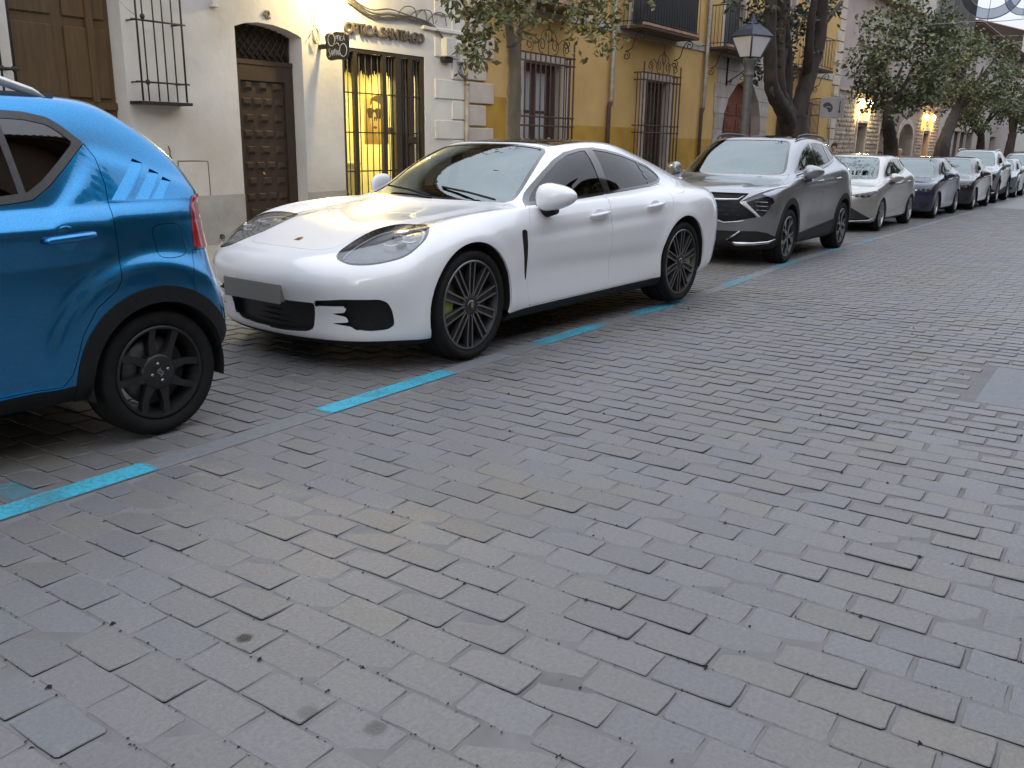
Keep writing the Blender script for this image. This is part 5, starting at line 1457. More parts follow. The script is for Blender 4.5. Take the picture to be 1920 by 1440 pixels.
# ---- tall crossover (also the base the smaller hatchback is shaped from)
SUV_S = [
 [0.24,0.26,0.34,0.48,0.58,0.9,1.4,1.9,2.4,2.9,3.3,3.58,3.97,4.22,4.294,4.334,4.344],
 [0.08,0.1,0.2,0.38,0.53,0.9,1.4,1.9,2.4,2.9,3.3,3.58,4,4.28,4.374,4.414,4.414],
 [0.04,0.07,0.17,0.35,0.52,0.9,1.4,1.9,2.4,2.9,3.3,3.58,4.02,4.31,4.404,4.444,4.444],
 [0,0.03,0.13,0.32,0.51,0.9,1.4,1.9,2.4,2.9,3.3,3.58,4.02,4.32,4.414,4.444,4.444],
 [0,0.03,0.13,0.32,0.51,0.9,1.4,1.9,2.4,2.9,3.3,3.58,4,4.28,4.36,4.39,4.39],
 [0.035,0.06,0.165,0.36,0.53,0.9,1.4,1.9,2.4,2.9,3.3,3.58,4,4.28,4.35,4.38,4.38],
 [0.13,0.155,0.26,0.43,0.57,0.91,1.4,1.9,2.4,2.9,3.3,3.58,4,4.28,4.34,4.37,4.37],
 [0.5,0.51,0.56,0.66,0.77,1.05,1.42,1.9,2.4,2.9,3.3,3.6,3.98,4.22,4.29,4.32,4.33],
 [1.02,1.03,1.09,1.16,1.22,1.31,1.52,1.95,2.4,2.9,3.3,3.6,3.89,4.08,4.18,4.22,4.23],
 [1.45,1.46,1.5,1.55,1.6,1.68,1.85,2.12,2.46,2.85,3.2,3.5,3.71,3.83,3.93,3.97,3.98],
 [1.9,1.91,1.94,1.98,2.03,2.1,2.22,2.38,2.62,2.92,3.2,3.44,3.6,3.68,3.76,3.8,3.81],
 [2,2.01,2.03,2.07,2.12,2.18,2.28,2.42,2.64,2.9,3.15,3.36,3.5,3.57,3.64,3.68,3.69],
 [2.08,2.085,2.1,2.13,2.17,2.23,2.32,2.45,2.65,2.88,3.1,3.3,3.42,3.48,3.55,3.59,3.6]]
SUV_Y = [
 [0,0.36,0.64,0.79,0.83,0.84,0.84,0.84,0.84,0.84,0.84,0.84,0.82,0.72,0.5,0.26,0],
 [0,0.36,0.66,0.85,0.905,0.92,0.905,0.9,0.9,0.9,0.905,0.92,0.9,0.78,0.55,0.28,0],
 [0,0.36,0.67,0.875,0.925,0.932,0.915,0.908,0.906,0.908,0.918,0.932,0.915,0.8,0.57,0.29,0],
 [0,0.36,0.67,0.885,0.93,0.934,0.92,0.914,0.913,0.915,0.922,0.934,0.918,0.81,0.57,0.29,0],
 [0,0.36,0.67,0.885,0.928,0.934,0.922,0.917,0.916,0.918,0.924,0.934,0.918,0.81,0.57,0.29,0],
 [0,0.36,0.67,0.875,0.918,0.928,0.922,0.918,0.917,0.918,0.924,0.93,0.894,0.78,0.56,0.29,0],
 [0,0.355,0.65,0.835,0.885,0.905,0.91,0.91,0.91,0.912,0.918,0.92,0.88,0.755,0.55,0.28,0],
 [0,0.34,0.6,0.745,0.8,0.835,0.862,0.87,0.872,0.874,0.876,0.872,0.825,0.7,0.51,0.26,0],
 [0,0.32,0.55,0.665,0.715,0.755,0.785,0.8,0.803,0.798,0.778,0.745,0.68,0.59,0.45,0.24,0],
 [0,0.3,0.505,0.605,0.645,0.675,0.698,0.712,0.717,0.712,0.695,0.665,0.62,0.545,0.41,0.22,0],
 [0,0.28,0.465,0.545,0.575,0.593,0.605,0.612,0.615,0.612,0.602,0.582,0.55,0.49,0.37,0.2,0],
 [0,0.21,0.34,0.4,0.42,0.432,0.44,0.445,0.447,0.445,0.438,0.424,0.4,0.36,0.27,0.145,0],
 [0,0,0,0,0,0,0,0,0,0,0,0,0,0,0,0,0]]
SUV_Z = [
 [.20,.20,.20,.205,.21,.22,.225,.225,.225,.225,.23,.24,.26,.30,.30,.30,.30],
 [.26,.26,.26,.265,.275,.29,.29,.29,.29,.29,.295,.30,.32,.35,.36,.36,.36],
 [.43,.43,.43,.435,.44,.45,.45,.45,.45,.45,.45,.46,.47,.49,.49,.49,.49],
 [.60,.60,.60,.605,.61,.62,.62,.62,.62,.62,.62,.63,.64,.65,.65,.65,.65],
 [.74,.74,.74,.745,.76,.78,.78,.78,.785,.79,.80,.80,.81,.81,.81,.81,.81],
 [.86,.86,.86,.865,.88,.90,.905,.91,.92,.93,.94,.95,.95,.95,.95,.95,.95],
 [.945,.945,.945,.955,.97,.995,1.01,1.02,1.03,1.05,1.07,1.08,1.08,1.07,1.07,1.07,1.07],
 [1.01,1.01,1.008,1.008,1.015,1.05,1.085,1.11,1.13,1.16,1.19,1.21,1.205,1.19,1.18,1.18,1.18],
 [1.075,1.077,1.083,1.09,1.097,1.108,1.135,1.162,1.187,1.235,1.29,1.325,1.325,1.30,1.29,1.285,1.285],
 [1.35,1.35,1.35,1.35,1.352,1.358,1.37,1.385,1.395,1.40,1.42,1.435,1.435,1.43,1.425,1.425,1.425],
 [1.56,1.56,1.555,1.55,1.552,1.56,1.57,1.58,1.585,1.58,1.57,1.557,1.545,1.54,1.54,1.542,1.545],
 [1.598,1.598,1.597,1.597,1.60,1.605,1.612,1.62,1.625,1.62,1.612,1.60,1.588,1.58,1.578,1.58,1.58],
 [1.615,1.615,1.615,1.617,1.62,1.625,1.632,1.64,1.643,1.64,1.632,1.62,1.608,1.60,1.598,1.598,1.598]]
def suv_disp(G):
    s, y, z = G[..., 0], G[..., 1], G[..., 2]; a = np.abs(y); sg = np.sign(y)
    out = G.copy()
    k = np.clip((s - 1.3) / .5, 0, 1) * np.clip((3.3 - s) / .5, 0, 1) * np.clip((a - .78) / .06, 0, 1)
    out[..., 1] -= sg * k * .016 * np.exp(-((z - .62) / .14) ** 2)
    out[..., 1] += sg * k * .010 * np.exp(-((z - 1.0 - .03 * (s - 1.5)) / .03) ** 2)
    hb = np.clip((s - .2) / .3, 0, 1) * np.clip((1.1 - s) / .2, 0, 1) * (z > .85) * (z < 1.12)
    edge = .50 + .08 * (s - .4)
    out[..., 2] += hb * .012 / (1 + np.exp((a - edge) / .02))
    return out

# ---- tall micro hatchback
MICRO_S = [
 [0.1,0.12,0.2,0.32,0.44,0.64,1.1,1.6,2,2.4,2.7,3.07,3.33,3.43,3.49,3.51,3.52],
 [0.03,0.05,0.13,0.26,0.42,0.64,1.1,1.6,2,2.4,2.7,3.07,3.36,3.48,3.545,3.57,3.58],
 [0.01,0.03,0.1,0.23,0.42,0.64,1.1,1.6,2,2.4,2.7,3.07,3.37,3.495,3.56,3.585,3.595],
 [0,0.02,0.09,0.22,0.42,0.64,1.1,1.6,2,2.4,2.7,3.07,3.365,3.485,3.545,3.57,3.58],
 [0.01,0.03,0.1,0.23,0.43,0.64,1.1,1.6,2,2.4,2.7,3.07,3.35,3.455,3.51,3.535,3.545],
 [0.03,0.05,0.12,0.25,0.45,0.64,1.1,1.6,2,2.4,2.7,3.06,3.325,3.45,3.52,3.545,3.55],
 [0.12,0.14,0.2,0.32,0.5,0.68,1.1,1.6,2,2.4,2.7,3.05,3.31,3.44,3.515,3.54,3.545],
 [0.45,0.46,0.5,0.56,0.64,0.8,1.12,1.6,2,2.4,2.7,3.03,3.32,3.44,3.51,3.535,3.54],
 [0.85,0.86,0.92,1,1.06,1.12,1.24,1.6,2,2.4,2.7,3.04,3.33,3.45,3.515,3.53,3.535],
 [1.12,1.13,1.18,1.24,1.29,1.34,1.44,1.7,2,2.36,2.62,2.93,3.22,3.345,3.395,3.415,3.42],
 [1.38,1.39,1.42,1.46,1.5,1.55,1.63,1.8,2.02,2.3,2.56,2.81,3,3.095,3.135,3.15,3.155],
 [1.46,1.47,1.49,1.52,1.56,1.61,1.68,1.83,2.03,2.28,2.54,2.76,2.93,3.02,3.065,3.08,3.085],
 [1.52,1.525,1.54,1.57,1.6,1.64,1.71,1.85,2.04,2.26,2.52,2.7,2.86,2.94,2.98,2.995,3]]
MICRO_Y = [
 [0,0.32,0.56,0.69,0.73,0.74,0.74,0.74,0.74,0.74,0.74,0.74,0.72,0.64,0.44,0.22,0],
 [0,0.33,0.59,0.745,0.79,0.8,0.795,0.79,0.79,0.79,0.795,0.805,0.795,0.7,0.49,0.25,0],
 [0,0.33,0.6,0.76,0.81,0.825,0.812,0.806,0.805,0.806,0.815,0.828,0.815,0.715,0.5,0.25,0],
 [0,0.33,0.6,0.765,0.815,0.828,0.815,0.81,0.809,0.811,0.818,0.83,0.815,0.712,0.5,0.25,0],
 [0,0.33,0.6,0.76,0.81,0.828,0.815,0.811,0.81,0.812,0.818,0.828,0.808,0.7,0.49,0.25,0],
 [0,0.33,0.59,0.745,0.795,0.812,0.808,0.807,0.806,0.807,0.808,0.806,0.775,0.68,0.48,0.24,0],
 [0,0.32,0.57,0.7,0.755,0.785,0.796,0.798,0.798,0.798,0.795,0.786,0.75,0.665,0.47,0.24,0],
 [0,0.31,0.53,0.645,0.695,0.73,0.752,0.758,0.76,0.76,0.757,0.748,0.718,0.645,0.46,0.23,0],
 [0,0.3,0.51,0.62,0.665,0.695,0.725,0.738,0.741,0.74,0.736,0.722,0.69,0.625,0.445,0.23,0],
 [0,0.28,0.48,0.575,0.61,0.635,0.66,0.678,0.685,0.684,0.675,0.655,0.625,0.565,0.41,0.21,0],
 [0,0.26,0.44,0.52,0.55,0.57,0.585,0.6,0.607,0.606,0.598,0.588,0.565,0.52,0.38,0.2,0],
 [0,0.2,0.33,0.39,0.41,0.425,0.437,0.447,0.452,0.451,0.445,0.433,0.413,0.372,0.27,0.14,0],
 [0,0,0,0,0,0,0,0,0,0,0,0,0,0,0,0,0]]
MICRO_Z = [
 [0.22,0.22,0.22,0.225,0.23,0.24,0.25,0.25,0.25,0.25,0.25,0.25,0.3,0.38,0.4,0.4,0.4],
 [0.28,0.28,0.28,0.285,0.29,0.31,0.32,0.32,0.32,0.32,0.32,0.32,0.36,0.42,0.44,0.44,0.44],
 [0.42,0.42,0.42,0.425,0.43,0.44,0.44,0.44,0.44,0.44,0.44,0.44,0.46,0.5,0.51,0.51,0.51],
 [0.58,0.58,0.58,0.585,0.59,0.6,0.6,0.6,0.6,0.6,0.6,0.6,0.61,0.62,0.62,0.62,0.62],
 [0.73,0.73,0.73,0.735,0.74,0.75,0.75,0.75,0.75,0.75,0.755,0.76,0.76,0.76,0.76,0.76,0.76],
 [0.86,0.86,0.86,0.865,0.875,0.89,0.9,0.9,0.9,0.9,0.9,0.9,0.9,0.9,0.9,0.9,0.9],
 [0.94,0.94,0.94,0.945,0.96,0.98,1,1.005,1.01,1.01,1.015,1.02,1.02,1.02,1.02,1.02,1.02],
 [1,1,1,1,1.01,1.03,1.05,1.06,1.065,1.07,1.075,1.08,1.08,1.08,1.08,1.08,1.08],
 [1.06,1.06,1.065,1.07,1.075,1.08,1.09,1.1,1.11,1.115,1.12,1.13,1.135,1.135,1.135,1.135,1.135],
 [1.28,1.28,1.28,1.28,1.285,1.29,1.3,1.315,1.325,1.33,1.33,1.325,1.32,1.315,1.315,1.315,1.315],
 [1.46,1.46,1.455,1.455,1.46,1.475,1.492,1.507,1.516,1.518,1.517,1.513,1.503,1.485,1.48,1.48,1.48],
 [1.505,1.505,1.505,1.507,1.51,1.53,1.542,1.553,1.56,1.561,1.558,1.553,1.543,1.53,1.525,1.525,1.525],
 [1.52,1.52,1.52,1.522,1.525,1.545,1.557,1.567,1.573,1.574,1.571,1.565,1.556,1.545,1.54,1.54,1.54]]
def micro_disp(G):
    s, y, z = G[..., 0], G[..., 1], G[..., 2]; a = np.abs(y); sg = np.sign(y)
    out = G.copy()
    for cs, cz in ((.64, .31), (3.07, .31)):
        r = np.hypot(s - cs, (z - cz))
        ed = .537
        out[..., 1] += sg * .026 * (1 / (1 + np.exp((r - ed) / .017))) * np.clip((a - .6) / .1, 0, 1) * np.clip((z - .15) / .1, 0, 1)
    # sharp ledge under the side glass
    k = np.clip((a - .6) / .05, 0, 1) * np.clip((s - .9) / .3, 0, 1) * np.clip((2.95 - s) / .12, 0, 1)
    edge = 1.022 + np.clip((s - 2.64) / .27, 0, 1) * .25
    out[..., 1] += sg * k * .015 * (1 / (1 + np.exp((z - edge) / .013))) * np.clip((z - .85) / .15, 0, 1)
    # cheek crease on the rear quarter
    q = np.clip((s - 2.9) / .05, 0, 1) * np.clip((a - .55) / .05, 0, 1)
    out[..., 1] += sg * q * .012 * (1 / (1 + np.exp((z - 1.30 + .30 * (s - 2.95)) / .011))) * np.clip((z - 1.0) / .1, 0, 1)
    return out
# ---------------------------------------------------------------- wheels
def bar_mesh(mb, pts, w, y_face, y_back, mi_face=1, mi_side=0):
    """flat spoke along 2-D points (x,z); w = half widths; y_face / y_back lists (outer face is towards -y)"""
    n = len(pts); L_, R_ = [], []
    for i in range(n):
        a = Vector(pts[max(i - 1, 0)]); b = Vector(pts[min(i + 1, n - 1)])
        t = (b - a).normalized(); nn = Vector((-t.y, t.x))
        p = Vector(pts[i]); L_.append(p + nn * w[i]); R_.append(p - nn * w[i])
    vs = []
    for i in range(n):
        vs += [(L_[i].x, y_face[i], L_[i].y), (R_[i].x, y_face[i], R_[i].y), (L_[i].x, y_back[i], L_[i].y), (R_[i].x, y_back[i], R_[i].y)]
    o = len(mb.v); mb.add(vs, [])
    for i in range(n - 1):
        a = o + i * 4; b = a + 4
        for q, mi in (((a, a + 1, b + 1, b), mi_face), ((a, b, b + 2, a + 2), mi_side), ((a + 1, a + 3, b + 3, b + 1), mi_side), ((a + 2, b + 2, b + 3, a + 3), mi_side)):
            mb.f.append(q); mb.m.append(mi); mb.sm.append(False)

def pol(r, a):
    return (r * math.sin(a), r * math.cos(a))

def make_wheel(parent, Rt, Rr, width, style, x, y, side, steer=0.0, detail=1, face=None, dark=None, caliper=None, spin=0.0, front=False):
    """wheel with its axle along y; outer face plane at y (side -1: towards -y)"""
    wl = empty('wheel'); wl.parent = parent
    wl.location = (x, y, Rt); wl.rotation_euler = (0, 0, (0 if side < 0 else math.pi) + steer)
    n = 56 if detail else 28
    ty = MB()
    h = Rt - Rr
    prof = [(Rr - .012, .03), (Rr, .006), (Rr + .25 * h, -.010), (Rr + .55 * h, -.014), (Rr + .80 * h, -.006), (Rt - .016, .012), (Rt - .003, .034), (Rt, .05)]
    if detail:
        for g in (.30, .5, .70):
            yy = .0 + width * g
            prof += [(Rt, yy - .009), (Rt - .009, yy - .006), (Rt - .009, yy + .006), (Rt, yy + .009)]
    prof += [(Rt, width - .05), (Rt - .016, width - .012), (Rr + .5 * h, width + .01), (Rr, width - .006), (Rr - .012, width - .03)]
    ty.lathe(prof, axis='y', n=n)
    ty.build('tyre', RUBBER(), wl)
    face = face or pmat('machined_alloy', (.36, .36, .37), (.30, .30, .31), 60, .3, metal=.9)
    dark = dark or pmat('dark_alloy', (.05, .05, .053), (.07, .07, .073), 30, .4, metal=.6)
    rm = MB()
    lip = .010
    # lip and barrel
    rm.lathe([(Rr + .004, .004), (Rr + .004, -.004), (Rr - lip, -.004)], axis='y', n=n, mi=1)
    rm.lathe([(Rr - lip, -.004), (Rr - lip - .006, .016), (Rr - .03, .05), (Rr - .035, width - .02), (Rr, width - .005)], axis='y', n=n, mi=0)
    if style == 'twin10':
        for k in range(10):
            a = 2 * math.pi * k / 10 + spin
            for sg in (-1, 1):
                # both blades of a pair share a U root near the hub
                pts = [pol(.062, a + sg * .14), pol(.085, a + sg * .225), pol(.12, a + sg * .175), pol(.18, a + sg * .125), pol(Rr - lip - .001, a + sg * .093)]
                bar_mesh(rm, pts, [.006, .0062, .0058, .0058, .0062], [.006, .004, .004, .003, .001], [.03, .04, .04, .038, .03])
            # dark pocket floor between the pair
            pts = [pol(.06, a), pol(.12, a), pol(.18, a), pol(Rr - .015, a)]
            bar_mesh(rm, pts, [.010, .017, .019, .021], [.022, .022, .020, .016], [.05, .05, .05, .05], 0, 0)
        rm.lathe([(.0, .004), (.045, .004), (.066, .010), (.075, .03)], axis='y', n=24, mi=0)
    elif style == 'black5':
        for k in range(8):
            a = 2 * math.pi * (k + .5) / 8 + spin
            tw = .10 * (1 if k % 2 else -1)
            pts = [pol(.05, a), pol(.10, a - tw * .3), pol(.15, a + tw * .2), pol(Rr - .012, a + tw)]
            bar_mesh(rm, pts, [.030, .020, .015, .017], [.012, .014, .014, .004], [.05, .05, .05, .04], 1, 0)
        rm.lathe([(.0, .004), (.075, .006), (.09, .018), (.092, .05)], axis='y', n=24, mi=1)
    elif style == 'blade5':
        for k in range(5):
            a = 2 * math.pi * k / 5 + spin
            for sg in (-1, 1):
                pts = [pol(.03, a + sg * .35), pol(.09, a + sg * .10), pol(.16, a + sg * .13), pol(Rr - .008, a + sg * .22)]
                bar_mesh(rm, pts, [.015, .012, .010, .013], [.006, .004, .003, .001], [.05, .05, .045, .035], 1, 0)
            # machined flag and dark pocket alternating
            bar_mesh(rm, [pol(.15, a + .26), pol(Rr - .008, a + .36)], [.008, .028], [.006, .002], [.04, .03], 1, 0)
            bar_mesh(rm, [pol(.08, a), pol(Rr - .008, a)], [.010, .035], [.022, .018], [.05, .04], 0, 0)
        rm.lathe([(.0, .004), (.035, .005), (.05, .012), (.055, .05)], axis='y', n=20, mi=0)
    else:
        for k in range(5):
            a = 2 * math.pi * k / 5 + spin
            for sg in (-1, 1):
                bar_mesh(rm, [pol(.03, a + sg * .3), pol(.10, a + sg * .12), pol(Rr - .008, a + sg * .14)], [.016, .012, .014], [.006, .004, .001], [.05, .05, .035], 1, 0)
        rm.lathe([(.0, .004), (.035, .005), (.055, .012), (.06, .05)], axis='y', n=16, mi=1)
    rim_o = rm.build('rim', [dark, face], wl)
    if detail:
        bd = MB(); bd.lathe([(.05, .06), (Rr - .06, .06), (Rr - .055, .07), (Rr - .06, .085), (.05, .085)], axis='y', n=36)
        bd.build('brake_disc', pmat('brake_steel', (.17, .165, .16), (.12, .115, .11), 30, .45, metal=.8), wl)
        if caliper is not None:
            cb = MB(); aw = [-.42, -.2, 0, .2, .42]
            ba = math.pi * 1.5 if front else math.pi * .5
            ang = [(-math.pi / 2 + .12 + t * 1.05) if front else (math.pi / 2 + .1 + t * .9) for t in aw]
            pts = [pol(Rr - .085, q) for q in ang]
            bar_mesh(cb, pts, [.028, .040, .043, .040, .028], [.036, .030, .028, .030, .036], [.10] * 5, 0, 0)
            cb.build('brake_caliper', caliper, wl)
    return wl

# ---------------------------------------------------------------- body assembly
def sides(M):
    """split a mesh into its y<0 and y>0 triangles"""
    V, N, T = M
    c = V[T].mean(1)[:, 1] if len(T) else np.zeros(0)
    return compact(V, N, T[c < 0]), compact(V, N, T[c >= 0])

def axle_cut(c, r):
    a = np.linspace(0, 2 * math.pi, 73)[:-1]
    return np.stack([c[0] + r * np.cos(a), c[1] + r * np.sin(a)], 1)

def part_pair(name, M, mat, root, t=0.0, label=None):
    out = []
    for S_ in sides(M):
        if len(S_[2]):
            o = mk(name, joinm(S_, rim(S_, t)) if t else S_, mat, root)
            if label: o['label'] = label
            out.append(o)
    return out

class CarBody:
    """works on the cut-up body skin; every region taken out becomes a part of its own"""
    def __init__(b, root, M, body_mat):
        b.root = root; b.M = M; b.mat = body_mat; b.liner = []
    def take(b, poly, proj='side', mask=None, smooth=0, grow=0.0, sub=0):
        for _ in range(sub):
            b.M = subdiv(b.M, np.abs(region(b.M, poly, proj, mask, smooth, grow)) < .05)
        i, o = split(b.M, region(b.M, poly, proj, mask, smooth, grow)); b.M = o
        return i
    def glass(b, name, poly, proj, mask, mat, trim=.02, trim_name='window_trim', trim_mat=None, smooth=0, pair=False, sink=.004, pillars=()):
        Mi = b.take(poly, proj, mask, smooth)
        d = region(Mi, poly, proj, None, smooth)
        g, tr = split(Mi, d + trim)
        for pp in pillars:
            pin, g = split(g, region(g, pp, proj))
            tr = joinm(tr, pin)
        tm = trim_mat or GLOSSBLK()
        g2 = off(g, sink)
        if pair:
            part_pair(name, g2, mat, b.root); part_pair(trim_name, tr, tm, b.root, .02)
        else:
            mk(name, g2, mat, b.root); mk(trim_name, joinm(tr, rim(tr, .02)), tm, b.root)
    def panel(b, name, poly, proj, mask=None, smooth=0, gap=.0035, pair=False, mat=None, t=.016, sub=1):
        Mi = b.take(poly, proj, mask, smooth, 0.0, sub)
        d = region(Mi, poly, proj, None, smooth)
        p, g = split(Mi, d + gap)
        b.liner.append(off(g, .012))
        b.liner.append(off(p, .018))
        if pair: return part_pair(name, p, mat or b.mat, b.root, t)
        return mk(name, joinm(p, rim(p, t)), mat or b.mat, b.root)
    def recess(b, name, poly, proj, mask, mat, depth=.03, smooth=0, pair=False, rim_mat=None, sub=1):
        Mi = b.take(poly, proj, mask, smooth, 0.0, sub)
        lo = off(Mi, depth); wl = rim(Mi, depth)
        if pair: return part_pair(name, joinm(lo, wl), mat, b.root)
        return mk(name, joinm(lo, wl), mat, b.root)
    def finish(b, name='body', t=.016):
        mk(name, joinm(b.M, rim(b.M, t)), b.mat, b.root)
        b.liner.append(off(b.M, .02))
        mk('inner_shell', flip(joinm(*b.liner)), DARK(), b.root)

def wells(root, cfg):
    for (cs, cz, r, yo, dep) in cfg:
        a0, a1, n = -.22, math.pi + .22, 26
        for sg in (-1, 1):
            mb = MB(); vs, fs = [], []
            for i in range(n + 1):
                a = a0 + (a1 - a0) * i / n
                for yy in (yo, yo - .06, yo - dep):
                    vs.append((cs + (r + (.012 if yy < yo - .01 else .004)) * math.cos(a), sg * yy, cz + (r + .01) * math.sin(a)))
            for i in range(n):
                for k in range(2):
                    fs.append((i * 3 + k, i * 3 + k + 1, i * 3 + k + 4, i * 3 + k + 3))
            mb.add(vs, fs, 0, True)
            mb.box(cs - r * .9, cs + r * .9, min(sg * (yo - dep), sg * (yo - dep - .01)), max(sg * (yo - dep), sg * (yo - dep - .01)), .20, cz + r)
            mb.build('wheel_well', DARK(), root)

def cabin(root, x0, x1, yw, z0, seats, wheel_x=None, zt=.78, mat=None):
    mat = mat or pmat('cabin_fabric', (.02, .02, .021), (.03, .03, .031), 20, .85)
    mb = MB(); mb.box(x0, x1, -yw, yw, z0, z0 + .04)
    mb.box(x0 - .05, x0 + .42, -yw, yw, zt - .10, zt + .02, bev=.03)
    mb.box(x0, x0 + .3, -yw, yw, z0, zt - .05)
    mb.build('dashboard', mat, root)
    for sx, sy, hh in seats:
        s = MB()
        s.box(sx - .48, sx + .05, sy - .25, sy + .25, z0 + .04, z0 + .30, bev=.04)
        def tilt(p):
            return (p[0] + (p[2] - z0 - .25) * .28, p[1], p[2])
        k = len(s.v); s.box(sx - .02, sx + .12, sy - .24, sy + .24, z0 + .2, z0 + hh, bev=.04)
        s.box(sx + .0, sx + .10, sy - .13, sy + .13, z0 + hh + .03, z0 + hh + .22, bev=.035)
        s.tube([(sx + .05, sy - .06, z0 + hh - .03), (sx + .05, sy - .06, z0 + hh + .06)], .008, 6)
        s.tube([(sx + .05, sy + .06, z0 + hh - .03), (sx + .05, sy + .06, z0 + hh + .06)], .008, 6)
        s.v[k:] = [tilt(p) for p in s.v[k:]]
        s.build('seat', mat, root)
    if wheel_x is not None:
        a = [2 * math.pi * k / 24 for k in range(24)]
        m2 = MB(); c = Vector((wheel_x, -yw * .5, zt + .06))
        m2.tube([c + Vector((.19 * math.cos(t) * -.42, .19 * math.sin(t), .19 * math.cos(t) * .9)) for t in a], .015, 8, closed=True)
        m2.tube([c + Vector((0, -.18, 0)), c + Vector((-.03, 0, -.01)), c + Vector((0, .18, 0))], .018, 6)
        m2.build('steering_wheel', mat, root)

def mirror_pair(root, s, y, z, size, mat, base_mat, fold=None, base=True):
    s_in, y_in, size_in = s, y, size
    for sg in (-1, 1):
        if fold and sg > 0:      # the kerb-side mirror is folded in
            s, y, size = fold[0], fold[1], (size_in[1] * .9, size_in[0] * .55, size_in[2])
        def sh(p):
            k = (p[1] * sg) / size[1]
            return np.array([p[0] * (1 - .2 * k) + .30 * size[0] * k, p[1], p[2] * (1.0 - .40 * k) + .06 * size[2] * k])
        V, N, T = ell((0, 0, 0), np.array(size), 22, 14, .82, sh)
        # flat rear face with glass
        V[:, 0] = np.minimum(V[:, 0], size[0] * .55)
        mo = mk('mirror', (V + np.array([s, sg * y, z]), None, T), mat, root)
        mb = MB()
        mb.tube([(s + .0, sg * (y - size[1] * 1.55), z - size[2] * 1.15), (s + .0, sg * (y - size[1] * .9), z - size[2] * 1.2), (s + .01, sg * (y - size[1] * .2), z - size[2] * .75)], [size[0] * .42, size[0] * .5, size[0] * .55], 10)
        mb.build('mirror_base', base_mat, mo)
        mg = MB()
        pts = [(sg * size[1] * .78 * math.cos(a), size[2] * .72 * math.sin(a)) for a in [2 * math.pi * k / 20 for k in range(20)]]
        mg.prism(pts, lambda u, v, d: (s + size[0] * .56 + d, sg * y + u, z + v), .003)
        mg.build('mirror_glass', pmat('mirror_silver', (.7, .72, .74), (.66, .68, .7), 3, .03, metal=1.0), mo)

def handles(root, hs, mat, L=.12, cup=None):
    for s, y, z, dz in hs:
        for sg in (-1, 1):
            mb = MB()
            pts = [(-L, 0, -dz), (-L * .8, .028, -dz * .8), (-L * .3, .036, -dz * .3), (L * .35, .036, dz * .35), (L * .85, .026, dz * .9), (L, 0, dz)]
            mb.tube([(s + p[0], sg * (y + p[1]), z + p[2]) for p in pts], [.011, .014, .016, .016, .014, .010], 8)
            o = mb.build('door_handle', mat, root)
            V, N, T = ell((s, sg * (y + .0005), z), np.array([L * .72, .004, .038]), 18, 8)
            mk('handle_cup', (V, N, T), cup or mat, o)

def pose(root, xy, hd, z=None, pitch=None):
    x, y = xy
    root.location = (x, y, gz(x) if z is None else z)
    p = pitch if pitch is not None else math.atan2(gz(x + 3.2) - gz(x), 3.2)
    root.rotation_euler = (0, -p, hd)

def car_origin(front_wheel_xy, hd, s_axle, yw):
    """near-side front wheel face -> car origin (nose centre on the ground)"""
    d = np.array([math.cos(hd), math.sin(hd)]); n = np.array([math.sin(hd), -math.cos(hd)])
    return np.array(front_wheel_xy) - s_axle * d - yw * n

def projn(n):
    n = np.array(n, float); n /= np.linalg.norm(n)
    a = np.array([1.0, 0, 0]) - n * n[0]; a /= np.linalg.norm(a); b = np.cross(n, a)
    return a, b
